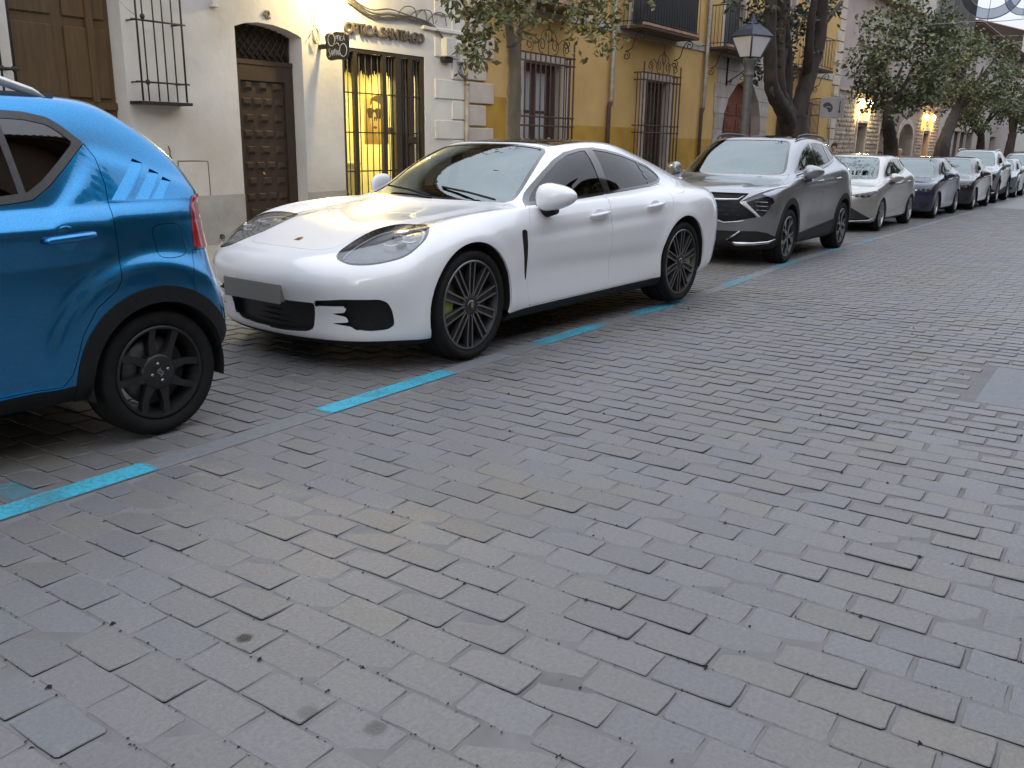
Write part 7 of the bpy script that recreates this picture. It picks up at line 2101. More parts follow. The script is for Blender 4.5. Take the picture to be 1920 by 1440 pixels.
        if style == 'b':
            B.recess('lower_grille', [(-.3, .62), (.45, .62), (.60, .50), (.80, .36), (.86, .30), (.5, .26), (-.3, .26)], 'front', fm, gl, .03)
            ch = MB(); pts = [(-.90, .33), (-.84, .275), (-.5, .245), (0, .24), (.5, .245), (.84, .275), (.90, .33)]
            ch.tube([(.02 + .33 * (abs(y) / .885) ** 2.8, y, zz) for y, zz in pts], .014, 8); ch.build('bumper_trim', CHROME(), root)
            B.recess('upper_grille', [(-.3, .80), (.40, .80), (.36, .765), (-.3, .765)], 'front', fm, gl, .015)
        else:
            B.recess('upper_grille', [(.03, .84), (.33, .84), (.36, .80), (.30, .72), (.03, .71)], 'front', fm, gl, .02, pair=True)
            B.recess('lower_grille', [(-.3, .50), (.55, .50), (.60, .44), (.50, .32), (-.3, .32)], 'front', fm, gl, .03)
            for_fog = catrom([(.66, .46), (.80, .48), (.82, .38), (.68, .34)], 4)
            B.recess('fog_lamp', for_fog, 'front', fm, gl, .02, pair=True)
    bon = polysym([(.10, 0), (.115, .3), (.165, .50), (.235, .62), (.33, .70), (.50, .755), (.80, .775), (1.10, .77), (1.30, .735), (1.20, .69), (1.08, .5), (1.035, .25), (1.03, 0)])
    B.panel('bonnet', bon, 'top', lambda W, N: (W[:, 2] > .90) & (W[:, 0] < 1.5))
    if style == 'a':
        for c in ax:
            M_ = B.take(axle_cut((c[0], c[1]), .485), 'side', lambda W, N: (W[:, 1] > .55))
            part_pair('arch_cladding', (M_[0] + M_[1] * .004, M_[1], M_[2]), blk, root, .02)
        sk = [(1.2, .1), (3.3, .1), (3.3, .495), (3.06, .485), (2.45, .445), (1.45, .375), (1.2, .36)]
        part_pair('sill_cladding', B.take(sk, 'side', sm), blk, root, .01)
        for sg in (-1, 1):
            st = MB(); st.prism([(1.46, .372), (2.5, .440), (3.06, .478), (3.06, .500), (2.50, .478), (1.46, .392)], lambda u, v, d: (u, sg * (.909 + d), v), .008)
            st.build('sill_strip', pmat('strip_satin', (.26, .27, .28), (.22, .23, .24), 40, .3, metal=.8), root)
            wt = MB(); wt.tube([(1.42, sg * .805, 1.118), (1.75, sg * .812, 1.148), (2.4, sg * .815, 1.182), (2.9, sg * .805, 1.233), (3.2, sg * .785, 1.295)], .007, 6); wt.build('waist_trim', CHROME(), root)
            rr_ = MB(); rr_.tube([(2.02, sg * .565, 1.575), (2.12, sg * .575, 1.622), (2.4, sg * .58, 1.648), (2.9, sg * .578, 1.650), (3.3, sg * .56, 1.635), (3.55, sg * .535, 1.60), (3.66, sg * .52, 1.57)], [.01, .016, .018, .018, .018, .016, .008], 8)
            rr_.build('roof_rail', TRIMGREY() if roofcol else pmat('rail_silver', (.62, .63, .65), (.55, .56, .58), 30, .3, metal=.6), root)
    else:
        sk = [(1.2, .1), (3.3, .1), (3.3, .285), (1.2, .285)]
        part_pair('sill_cladding', B.take(sk, 'side', sm), BLK(), root, .01)
    fd = [(1.42, 1.1355), (1.37, 1.05), (1.33, .9), (1.32, .40), (2.34, .44), (2.36, .7), (2.40, 1.05), (2.41, 1.190), (1.74, 1.156)]
    B.panel('front_door', fd, 'side', lambda W, N: W[:, 1] > .6, pair=True)
    rd = [(2.4125, 1.1905), (2.402, 1.05), (2.362, .7), (2.342, .45), (3.05, .50), (3.11, .62), (3.20, .78), (3.28, .95), (3.33, 1.15), (3.34, 1.315), (3.20, 1.292), (2.92, 1.243)]
    B.panel('rear_door', rd, 'side', lambda W, N: W[:, 1] > .6, pair=True)
    tlr = [(.30, .98), (.95, .98), (.95, 1.06), (.30, 1.05)]
    part_pair('rear_light', B.take(tlr, 'front', lambda W, N: W[:, 0] > 3.9), pmat('rear_lamp_red', (.35, .008, .01), (.25, .006, .008), 12, .1, coat=1.0), root)
    B.finish()
    pl = MB(); pl.box(-.03, -.015, -.26, .26, .46, .57, bev=.003)
    if style != 'none': pl.build('number_plate', pmat('dull_plate', (.30, .30, .30), (.24, .24, .24), 3, .4), root)
    mirror_pair(root, 1.50, 1.00, 1.155, (.10, .125, .085), col, gl)
    handles(root, [(2.20, .893, 1.035, .006), (3.12, .897, 1.06, .008)], col, .11)
    face = pmat('machined_alloy', (.36, .36, .37), (.30, .30, .31), 60, .3, metal=.9)
    silver = pmat('silver_alloy', (.36, .36, .37), (.30, .30, .31), 60, .35, metal=.85)
    for sx in (.90, 3.575):
        for sd in (-1, 1):
            make_wheel(root, .352, .252, .23, wheels, sx, sd * .915, sd, 0, 1 if hero else 0, face if wheels == 'blade5' else silver, None if wheels == 'blade5' else silver, spin=.35 if sx < 1 else .1)
    ub = MB(); ub.box(.4, 4.2, -.74, .74, .22, .25); ub.build('underbody', DARK(), root)
    cabin(root, 1.15, 3.9, .66, .3, [(2.05, -.36, .70), (2.05, .36, .70), (2.95, -.36, .66), (2.95, .36, .66)], 1.6, 1.06)
    return root

def warp_car(root, fs, sy, fz, wheel_s=None, wheel_r=1.0):
    """reshape a finished car along its own length, width and height (piecewise linear); wheels stay round"""
    done = set()
    def rec(o):
        for c in o.children:
            if c.name.split('.')[0] == 'wheel':
                c.location.x = fs(c.location.x); c.location.y *= sy; c.location.z *= wheel_r; c.scale = (wheel_r,) * 3
                continue
            if c.type == 'MESH' and c.data.name not in done:
                done.add(c.data.name)
                n = len(c.data.vertices); a = np.zeros(n * 3, np.float32); c.data.vertices.foreach_get('co', a); a = a.reshape(-1, 3)
                a[:, 0] = fs(a[:, 0]); a[:, 1] *= sy; a[:, 2] = fz(a[:, 2])
                c.data.vertices.foreach_set('co', a.ravel())
                c.data.update()
            rec(c)
    rec(root)
# ---------------------------------------------------------------- the cars farther along
def interp(xs, ys):
    xs, ys = np.array(xs, float), np.array(ys, float)
    def f(v):
        v = np.asarray(v, float)
        r = np.interp(v, xs, ys)
        r = np.where(v < xs[0], ys[0] + (v - xs[0]) * ys[1] / max(xs[1], 1e-6) if xs[1] else v, r)
        r = np.where(v > xs[-1], ys[-1] + (v - xs[-1]), r)
        return r if r.shape else float(r)
    return f
def far_car(lab, col, front_xy, hd, style, zs, ss, wid, wr, wheels='five', z=None, roofcol=None):
    r_ = empty('parked_car', label=lab, cat='car', group='cars parked along the kerb')
    build_suv(r_, col, None, 0, hero=False, wheels=wheels, kr=4, kc=6, style=style, roofcol=roofcol)
    warp_car(r_, interp([0, .9, 1.06, 1.9, 3.575, 4.51], ss), wid / .934, interp([0, .40, .95, 1.165, 1.643], zs), wheel_r=wr)
    o = car_origin(front_xy, hd, ss[1], wid * .98)
    pose(r_, o, hd)
    return r_
far_car('warm silver compact hatchback with slim headlamps parked behind the grey crossover', paint('warm_silver_paint', (.46, .445, .42), .65, .10, .3), (18.25, 3.98), .006, 'b', [0, .33, .80, 1.00, 1.435], [0, .92, 1.03, 1.95, 3.56, 4.37], .895, .90)
far_car('dark navy blue saloon with pale twin headlamps parked behind the silver hatchback', paint('navy_paint', (.010, .016, .055), .3, .1, .25), (23.3, 3.88), .0, 'c', [0, .31, .80, .99, 1.42], [0, .80, 1.12, 2.0, 3.56, 4.53], .91, .92)
far_car('glossy black saloon parked behind the navy saloon', paint('black_paint', (.006, .006, .007), .2, .05, .2), (28.2, 3.75), .0, 'c', [0, .31, .80, .99, 1.44], [0, .80, 1.15, 2.05, 3.67, 4.75], .92, .93)
far_car('tall silver grey sport utility car with dark wheel arches towering over the black saloon', paint('silver_grey_paint', (.34, .35, .37), .65, .08, .3), (33.5, 3.80), .0, 'a', [0, .42, 1.0, 1.20, 1.70], [0, .9, 1.06, 1.9, 3.60, 4.60], .93, 1.02)
far_car('small blue grey car tucked behind the tall silver utility car', paint('blue_grey_paint', (.22, .26, .30), .6, .08, .3), (39.0, 3.80), .0, 'c', [0, .33, .80, 1.0, 1.45], [0, .82, .98, 1.8, 3.35, 4.05], .87, .88)
far_car('pale minty white people carrier, last car of the row at the right edge', paint('pale_mint_paint', (.58, .63, .62), .1, .02, .25), (44.8, 3.5), .0, 'c', [0, .42, .98, 1.18, 1.68], [0, .9, 1.06, 1.9, 3.6, 4.6], .93, 1.0)
build_sport()
build_micro()
_r = empty('parked_car', label='metallic grey crossover with a black roof and angular headlamps behind the white saloon', cat='car', group='cars parked along the kerb')
build_suv(_r, paint('steel_grey_paint', (.28, .295, .315), .75, .12, .28), None, 0, roofcol=GLOSSBLK())
pose(_r, car_origin((11.55, 3.62), .0142, .90, .92), .0142, -.088, -.0145)
# ------------------------------------------------------------------ trees
bark1 = pmat('smooth_bark', (.20, .165, .115), (.115, .095, .068), 7, .9, bump=.006, bscale=30, stretch=(1, 1, .35))
bark2 = pmat('dark_bark', (.055, .042, .034), (.026, .021, .018), 7, .95, bump=.012, bscale=24, stretch=(1, 1, .3))
def leaf_mat(name, c1, c2, var, cols):
    m = pmat(name, c1, c2, 3, .55, per_island=var, per_obj=.15, island_cols=cols)
    b = m.node_tree.nodes['Principled BSDF']; b.inputs['Subsurface Weight'].default_value = 0
    return m
leaf1 = leaf_mat('privet_leaf', (.10, .105, .038), (.135, .135, .055), .3, [(1, 1, 1), (1.35, 1.25, .9), (.75, .85, .8), (1.1, .9, .6), (.9, 1.0, .9)])
leaf2 = leaf_mat('dark_leaf', (.022, .026, .014), (.036, .040, .020), .3, [(1, 1, 1), (1.5, 1.4, 1.1), (.7, .8, .8), (1.2, 1.0, .7)])
leaf3 = leaf_mat('evergreen_leaf', (.078, .092, .046), (.115, .125, .068), .35, [(1, 1, 1), (1.3, 1.25, 1.1), (.6, .7, .7), (2.1, 2.1, 2.0), (.8, .9, .8), (1.0, .95, .75)])

def limb(mb, pts, r0, r1, n=9, wob=.0, seed=0):
    P = catrom([tuple(p) for p in pts], 6, closed=False); m = len(P)
    q = random.Random(seed)
    rr = [(r0 + (r1 - r0) * i / (m - 1)) * (1 + q.uniform(-wob, wob)) for i in range(m)]
    mb.tube([tuple(p) for p in P], rr, n)
    return P

def leaf_quads(centres, size, spread, per, q, droop=.3, long_=1.9):
    """bent leaf blades as vertex / face lists"""
    n = len(centres) * per
    C = np.repeat(np.asarray(centres), per, 0)
    rs = np.random.RandomState(q)
    C = C + rs.normal(0, 1, (n, 3)) * np.asarray(spread)
    d = rs.normal(0, 1, (n, 3)); d[:, 2] = d[:, 2] * .6 - droop; d /= np.linalg.norm(d, axis=1, keepdims=True)
    u = rs.normal(0, 1, (n, 3)); u -= d * (u * d).sum(1, keepdims=True); u /= np.linalg.norm(u, axis=1, keepdims=True)
    nn = np.cross(d, u)
    L_ = size * rs.uniform(.7, 1.3, (n, 1)); w_ = L_ / long_ / 2
    a = C; b = C + d * L_ * .5 + u * w_ - nn * L_ * .06; c = C + d * L_ - nn * L_ * .22; e = C + d * L_ * .5 - u * w_ - nn * L_ * .06; m = C + d * L_ * .5 + nn * L_ * .05
    V = np.stack([a, b, c, e, m], 1).reshape(-1, 3)
    i = np.arange(n)[:, None] * 5
    T = np.concatenate([i + [0, 1, 4], i + [1, 2, 4], i + [2, 3, 4], i + [3, 0, 4]], 0)
    return V, T

def crown_obj(name, V, T, mat, root):
    o = mk(name, (V, None, T), mat, root, smooth=False); o['kind'] = 'stuff'; return o

# slim tree in front of the white and ochre houses
T1 = empty('street_tree', (10.0, 6.9, 0), label='slim pale-barked street tree with yellowish leaves beside the white corner', cat='tree', group='street trees along the pavement')
mb = MB(); B0 = Vector((10.0, 6.9, -.1))
P = limb(mb, [B0, (10.02, 6.9, 1.0), (10.06, 6.9, 2.0), (10.03, 6.9, 2.45), (9.98, 6.9, 2.62)], .102, .082, 12, .12, 3)
mb.build('trunk', bark1, T1)
for k, (pts, r0, r1) in enumerate([([(9.98, 6.9, 2.55), (9.90, 6.9, 2.85), (9.84, 6.9, 3.3), (9.8, 6.92, 4.2)], .072, .035), ([(10.03, 6.9, 2.55), (10.16, 6.88, 2.78), (10.40, 6.8, 3.2), (10.7, 6.7, 4.0)], .06, .025), ([(10.05, 6.9, 2.60), (10.25, 6.95, 2.90), (10.33, 7.0, 3.4), (10.3, 7.1, 4.2)], .045, .02),
                                   ([(9.86, 6.9, 3.0), (9.5, 6.75, 3.12), (9.15, 6.6, 3.02), (8.8, 6.5, 2.82)], .028, .008), ([(10.40, 6.8, 3.15), (10.9, 6.6, 3.3), (11.4, 6.5, 3.2)], .025, .007), ([(9.84, 6.9, 3.3), (9.4, 6.95, 3.5), (8.9, 7.0, 3.35)], .024, .007)]):
    mb = MB(); limb(mb, pts, r0, r1, 8, .06, k); mb.build('branch', bark1, T1)
q = random.Random(5); cen = []
for c, r, n in (((10.65, 6.7, 3.36), (.70, .5, .22), 60), ((9.15, 6.75, 2.95), (.40, .35, .14), 26), ((8.85, 6.7, 2.65), (.16, .16, .22), 16), ((8.80, 6.6, 2.32), (.10, .12, .12), 7), ((9.35, 6.65, 3.25), (.5, .4, .18), 40), ((11.35, 6.5, 3.05), (.35, .35, .22), 34), ((11.1, 6.6, 2.85), (.3, .3, .14), 14), ((10.2, 6.8, 3.95), (1.3, .9, .40), 100), ((9.5, 6.55, 2.82), (.18, .2, .06), 8)):
    for _ in range(n):
        if abs(c[0] - 10.1) < .6 and q.random() < .3: continue
        cen.append((c[0] + q.gauss(0, 1) * r[0] * .8, c[1] + q.gauss(0, 1) * r[1] * .8, c[2] + q.gauss(0, 1) * r[2] * .8))
V, T = leaf_quads(cen, .098, (.085, .085, .06), 8, 11, .55)
crown_obj('crown', V, T, leaf1, T1)
# the nearest leaves hang singly
lv, lt = leaf_quads([(0, 0, 0)], .125, (0, 0, 0), 1, 2, .4)
lme = bpy.data.meshes.new('leaf'); lme.from_pydata(lv.tolist(), [], lt.tolist()); lme.materials.append(leaf1); lme.update()
spots_ = [(8.72, 6.55, 2.88), (8.9, 6.5, 2.80), (8.66, 6.6, 2.55), (8.8, 6.6, 2.40), (8.95, 6.6, 2.62), (9.3, 6.5, 2.95), (9.55, 6.5, 2.85), (9.7, 6.55, 2.72), (9.45, 6.6, 3.05), (11.5, 6.4, 2.9), (11.3, 6.4, 2.75), (11.7, 6.4, 3.0)]
for k in range(150):
    c = spots_[k % len(spots_)]
    o = bpy.data.objects.new('leaf', lme); o.location = (c[0] + q.gauss(0, .13), c[1] + q.gauss(0, .12), c[2] + q.gauss(0, .09)); o.rotation_euler = (q.uniform(-.7, .7), q.uniform(.1, 1.3), q.uniform(0, 6.28)); s_ = q.uniform(.7, 1.2); o.scale = (s_,) * 3; link(o, T1)
for c in T1.children: c.location = c.location - T1.location

# the big many-stemmed tree behind the crossover
T2 = empty('street_tree', (21.45, 6.9, gz(21.4)), label='large dark tree with several stout stems rising behind the grey crossover', cat='tree', group='street trees along the pavement')
mb = MB(); limb(mb, [(21.5, 6.9, -.4), (21.5, 6.9, .6), (21.52, 6.9, 1.5), (21.55, 6.9, 2.05)], .36, .33, 14, .07, 9); mb.build('trunk', bark2, T2)
for k, (pts, r0, r1) in enumerate([
    ([(21.52, 6.9, 1.45), (21.15, 6.9, 1.92), (20.7, 6.85, 2.12), (19.95, 6.8, 2.36), (19.55, 6.8, 2.65), (19.35, 6.8, 3.2), (19.15, 6.8, 3.9), (19.05, 6.8, 5.0), (18.8, 6.8, 6.2)], .21, .10),
    ([(21.5, 6.9, 1.5), (21.3, 6.9, 2.05), (20.85, 6.9, 2.30), (20.42, 6.9, 2.62), (20.25, 6.9, 3.15), (20.3, 6.95, 3.8), (20.3, 7.0, 4.6), (20.1, 7.0, 6.0)], .17, .08),
    ([(21.52, 6.92, 1.5), (21.42, 6.95, 2.0), (21.3, 7.0, 2.4), (21.25, 7.0, 2.9), (21.05, 7.0, 3.4), (20.75, 7.0, 3.9), (20.95, 7.1, 4.6), (20.9, 7.1, 5.9)], .14, .07),
    ([(21.55, 6.9, 1.5), (21.65, 6.87, 2.0), (21.85, 6.8, 2.5), (22.1, 6.75, 3.1), (22.35, 6.7, 3.8), (22.3, 6.7, 4.7), (22.4, 6.7, 6.2)], .21, .10),
    ([(21.55, 6.92, 1.5), (21.8, 6.95, 2.05), (22.25, 7.0, 2.5), (22.65, 7.05, 3.05), (23.0, 7.1, 3.6), (23.4, 7.1, 3.95), (24.2, 7.1, 4.45), (25.2, 7.1, 4.95)], .18, .05),
    ([(23.45, 7.1, 3.98), (23.6, 7.1, 4.3), (23.55, 7.1, 4.8), (23.7, 7.1, 5.6)], .08, .04),
    ([(22.0, 6.8, 3.0), (21.6, 6.7, 3.5), (21.4, 6.65, 4.1), (21.5, 6.6, 5.2)], .13, .06),
    ([(20.9, 6.9, 2.3), (20.5, 6.9, 2.55), (20.55, 6.9, 3.2), (20.9, 6.95, 3.6)], .09, .04),
    ([(19.95, 6.8, 2.36), (19.45, 6.75, 2.42), (19.5, 6.75, 2.6), (19.5, 6.7, 2.95)], .07, .03)]):
    mb = MB(); limb(mb, pts, r0, r1, 10, .08, 20 + k); mb.build('limb', bark2, T2)
q = random.Random(8); cen = []
for c, r, n in (((19.9, 7.1, 3.75), (.35, .3, .28), 16), ((20.7, 7.1, 4.2), (.6, .4, .22), 22), ((21.9, 7.1, 4.2), (.35, .3, .25), 13), ((23.5, 7.1, 4.45), (.25, .25, .15), 11), ((19.9, 7.2, 3.0), (.18, .2, .22), 9), ((22.0, 7.1, 3.4), (.15, .2, .25), 8), ((20.9, 6.8, 5.7), (2.0, 1.5, .45), 150), ((19.1, 7.0, 4.3), (.3, .3, .3), 10)):
    for _ in range(n): cen.append(tuple(c[i] + q.gauss(0, 1) * r[i] * .8 for i in range(3)))
V, T = leaf_quads(cen, .13, (.10, .10, .09), 14, 12, .6)
crown_obj('crown', V, T, leaf2, T2)
z0 = Vector((21.45, 6.9, gz(21.4)))
for c in T2.children: c.location = c.location - T2.location

def round_tree(loc, trunk, crown_c, crown_r, nblob, per, lab, seed, leaf=.14, mat=None, bark=None):
    t = empty('street_tree', loc, label=lab, cat='tree', group='street trees along the pavement')
    L0 = Vector(loc)
    mb = MB(); limb(mb, [Vector(p) - L0 for p in trunk[0]], trunk[1], trunk[2], 10, .08, seed); mb.build('trunk', bark or bark2, t)
    q = random.Random(seed); top = Vector(trunk[0][-1])
    cen = []
    for k in range(nblob):
        # clumps on and inside an uneven ellipsoid
        while True:
            p = Vector((q.uniform(-1, 1), q.uniform(-1, 1), q.uniform(-1, 1)))
            if .25 < p.length < 1: break
        p = p.normalized() * (p.length ** .35) * q.uniform(.72, 1.12)
        cen.append(Vector((crown_c[0] + p.x * crown_r[0], crown_c[1] + p.y * crown_r[1], crown_c[2] + p.z * crown_r[2])))
    for k in range(5):
        a = q.uniform(0, 6.28); e = Vector((crown_c[0] + .55 * crown_r[0] * math.cos(a), crown_c[1] + .55 * crown_r[1] * math.sin(a), crown_c[2] + q.uniform(-.3, .5) * crown_r[2]))
        mb = MB(); mid = (top + e) / 2 + Vector((q.uniform(-.2, .2), q.uniform(-.2, .2), -.1)); limb(mb, [top - Vector((0, 0, .1)) - L0, mid - L0, e - L0], trunk[2] * .75, .03, 7, .06, seed + k); mb.build('branch', bark or bark2, t)
    cs = []
    for c in cen:
        for _ in range(7): cs.append((c.x - L0.x + q.gauss(0, .20), c.y - L0.y + q.gauss(0, .20), c.z - L0.z + q.gauss(0, .16)))
    V, T = leaf_quads(cs, leaf, (.11, .11, .09), per, seed, .35, 1.7)
    crown_obj('crown', V, T, mat or leaf3, t)
    return t
round_tree((31.4, 6.8, gz(31.4)), ([(31.45, 6.8, -.6), (31.42, 6.8, .6), (31.4, 6.8, 1.3), (31.0, 6.8, 1.75), (30.55, 6.8, 2.15), (30.7, 6.8, 2.6)], .27, .15), (31.5, 6.7, 4.0), (1.75, 1.5, 1.75), 80, 10, 'round evergreen street tree with a crooked trunk before the first lit doorway', 31, .15)
round_tree((40.5, 6.8, gz(40.5)), ([(40.5, 6.8, -.7), (40.5, 6.8, .8), (40.6, 6.8, 1.5), (41.6, 6.8, 2.3), (42.5, 6.8, 2.9)], .36, .18), (43.9, 6.7, 4.5), (2.4, 1.85, 1.65), 85, 10, 'broad evergreen street tree with a thick forked trunk before the amber-lit doorway', 41, .16)
round_tree((51, 6.8, gz(51)), ([(51, 6.8, -.9), (50.9, 6.8, 1.0), (50.4, 6.8, 2.0)], .26, .15), (49.8, 6.7, 3.15), (1.7, 1.3, .95), 44, 8, 'small low dark street tree third from the far end of the row', 51, .16)
round_tree((62.5, 6.8, gz(62.5)), ([(62.5, 6.8, -1.0), (62.5, 6.8, 1.0), (63.0, 6.8, 2.2)], .34, .22), (64.5, 6.6, 4.5), (2.6, 1.7, 2.0), 70, 8, 'street tree by the porch of the eaved house', 61, .19)
round_tree((80, 6.8, gz(80)), ([(80, 6.8, -1.2), (80, 6.8, 1.0), (80, 6.8, 2.2)], .34, .22), (82, 6.6, 4.6), (2.8, 1.9, 2.0), 60, 8, 'farthest street tree at the right edge of the view', 71, .22)
# trees across the street, seen in the windows
round_tree((9.5, -3.9, 0), ([(9.5, -3.9, -.2), (9.5, -3.9, 1.2), (9.5, -3.9, 2.3)], .22, .15), (9.5, -3.8, 4.3), (2.0, 1.7, 1.7), 90, 9, 'round tree across the street opposite the white saloon', 81)
round_tree((17.0, -3.9, 0), ([(17.0, -3.9, -.3), (17, -3.9, 1.2), (17, -3.9, 2.3)], .22, .15), (17, -3.8, 4.1), (2.0, 1.7, 1.6), 90, 9, 'round tree across the street opposite the crossover', 91)
round_tree((26.0, -3.9, gz(26)), ([(26.0, -3.9, -.4), (26, -3.9, 1.2), (26, -3.9, 2.2)], .22, .15), (26, -3.8, 4.1), (2.1, 1.7, 1.6), 90, 9, 'round tree across the street opposite the silver hatchback', 95)
for k_, (tx, lab_) in enumerate(((35, 'tall tree across the street opposite the tall utility car'), (46, 'tall tree across the street opposite the far cars'), (60, 'tall tree far down the other side of the street'))):
    round_tree((tx, -4.0, gz(tx)), ([(tx, -4.0, -.6), (tx, -4.0, 1.6), (tx, -3.9, 3.4)], .3, .2), (tx, -3.3, 6.0), (4.6, 2.4, 2.4), 110, 8, lab_, 101 + k_, .22)
# ------------------------------------------------------------------ street lamp
SL_ = empty('street_lamp', (18.2, 6.8, gz(18.2)), label='grey cast-iron street lamp with an unlit four-sided lantern in front of the pointed doorway', cat='street lamp')
lg = pmat('lamp_grey_iron', (.115, .112, .11), (.085, .083, .082), 14, .55, metal=.2, bump=.0008, bscale=60)
zb = gz(18.2)
mb = MB(); mb.lathe([(.19, 0), (.19, .10), (.15, .16), (.14, .70), (.105, .80), (.092, 1.2), (.088, 2.86 - zb)], (0, 0, 0), 'z', 16); mb.build('post', lg, SL_)
mb = MB(); mb.lathe([(.088, 2.68), (.105, 2.70), (.105, 2.74), (.092, 2.76), (.10, 2.86), (.13, 2.92), (.15, 2.99), (.16, 3.035), (.10, 3.04)], (0, 0, -zb), 'z', 16); mb.build('collar', lg, SL_)
lan_d = pmat('lantern_dark', (.045, .055, .075), (.035, .042, .058), 10, .4, metal=.3)
def frust(mb, r0, z0, r1, z1, rot=.38):
    vs = [(r * math.cos(rot + math.pi / 2 * k), r * math.sin(rot + math.pi / 2 * k), z - zb) for r, z in ((r0, z0), (r1, z1)) for k in range(4)]
    mb.add(vs, [(k, (k + 1) % 4, 4 + (k + 1) % 4, 4 + k) for k in range(4)])
    return vs
pane_m = pmat('opal_pane', (.62, .60, .60), (.56, .54, .55), 3, .35)
vsq = None
for k in range(4):
    rot = .38; a0, a1 = rot + math.pi / 2 * k, rot + math.pi / 2 * (k + 1)
    mb = MB(); mb.add([(.20 * math.cos(a0), .20 * math.sin(a0), 3.05 - zb), (.20 * math.cos(a1), .20 * math.sin(a1), 3.05 - zb), (.385 * math.cos(a1), .385 * math.sin(a1), 3.44 - zb), (.385 * math.cos(a0), .385 * math.sin(a0), 3.44 - zb)], [(0, 1, 2, 3)]); mb.build('lantern_pane', pane_m, SL_)
    mb = MB(); mb.tube([(.205 * math.cos(a0), .205 * math.sin(a0), 3.04 - zb), (.395 * math.cos(a0), .395 * math.sin(a0), 3.45 - zb)], .018, 6); mb.tube([(.39 * math.cos(a0), .39 * math.sin(a0), 3.44 - zb), (.39 * math.cos(a1), .39 * math.sin(a1), 3.44 - zb)], .02, 6); mb.tube([(.205 * math.cos(a0), .205 * math.sin(a0), 3.045 - zb), (.205 * math.cos(a1), .205 * math.sin(a1), 3.045 - zb)], .016, 6); mb.build('lantern_frame', lan_d, SL_)
mb = MB(); frust(mb, .42, 3.445, .30, 3.56); frust(mb, .30, 3.56, .12, 3.68); mb.lathe([(.115, 3.68 - zb), (.06, 3.71 - zb), (.07, 3.74 - zb), (.03, 3.77 - zb), (.04, 3.81 - zb), (.0, 3.86 - zb)], (0, 0, 0), 'z', 10); mb.build('lantern_roof', lan_d, SL_)

# ------------------------------------------------------------------ festive decoration hung over the street
def at_x(px, py, X):
    """street point at distance X that the eye finds at this direction"""
    fx = cam.lens / 36.0 * 1920
    d = (_r2 * ((px - 960) / fx) - _u2 * ((py - 720) / fx) + _fw)
    t = X / d.x
    return Vector((0, 0, CAM_H)) + d * t
deco_m = glass_mat('tinsel_net', (.62, .64, .68), rough=.5, ior=1.15)
rope = pmat('deco_frame', (.22, .22, .23), None, 20, .5)
def crescent(cy, cz, X, r, lab, hi=False):
    t = empty('festive_crescent', (X, cy, cz), label=lab, cat='decoration', group='crescent decorations over the street')
    n = 40; a = [math.radians(170) + math.radians(220) * i / n for i in range(n + 1)]
    out = [(r * math.cos(t_), r * math.sin(t_)) for t_ in a]
    inn = [(.76 * r * math.cos(t_) , .10 * r + .78 * r * math.sin(t_)) for t_ in a]
    mb = MB(); vs = [(d, u, v) for d in (-.02, .02) for ring_ in (out, inn) for u, v in ring_]
    m = n + 1; fs = []
    for i in range(n):
        fs += [(i, i + 1, m + i + 1, m + i), (2 * m + i, 3 * m + i, 3 * m + i + 1, 2 * m + i + 1), (i, 2 * m + i, 2 * m + i + 1, i + 1)]
    mb.add(vs, fs); mb.build('net_band', deco_m, t)
    mb = MB(); mb.tube([(0, u, v) for u, v in out], .018, 6); mb.tube([(0, u, v) for u, v in inn], .010, 6); mb.build('frame', rope, t)
    st_ = [((.42 if k % 2 == 0 else .17) * r * math.sin(math.pi * k / 5 + .25), .38 * r + (.42 if k % 2 == 0 else .17) * r * math.cos(math.pi * k / 5 + .25)) for k in range(10)]
    mb = MB(); mb.prism(st_, lambda u, v, d: (-.02 + d, u, v), .04); mb.build('star', pmat('star_grey', (.40, .38, .38), (.34, .33, .33), 5, .6), t)
    mb = MB(); mb.tube([(0, 0, .2 * r), (0, .02, -r - .1)], .008, 5); mb.build('stay', rope, t)
    return t
c1 = at_x(1862, -24, 30.0); crescent(c1.y, c1.z, 30.0, (at_x(1862, -24, 30).z - at_x(1862, 35, 30).z), 'pale netted crescent with a grey star hung over the street, the nearer one')
c2 = at_x(1925, -10, 46.0); crescent(c2.y, c2.z, 46.0, (at_x(1925, -10, 46).z - at_x(1925, 28, 46).z), 'pale netted crescent hung farther down the street')
for X, pa, pb, lab in ((30.0, (1812, 41), (1960, 30), 'thin wire spanning the street below the nearer crescent decoration'), (46.0, (1905, 67), (1990, 66), 'thin wire spanning the street farther off, below the second crescent')):
    a, b = at_x(*pa, X), at_x(*pb, X); d = b - a
    WR = empty('span_wire', tuple(a), label=lab, cat='wire')
    mb = MB(); mb.tube([d * t + Vector((0, 0, -.05 * math.sin(math.pi * max(0, min(1, t))))) for t in (-.6, 0, .25, .5, .75, 1, 2.2)], .010, 5); mb.build('cable', rope, WR)

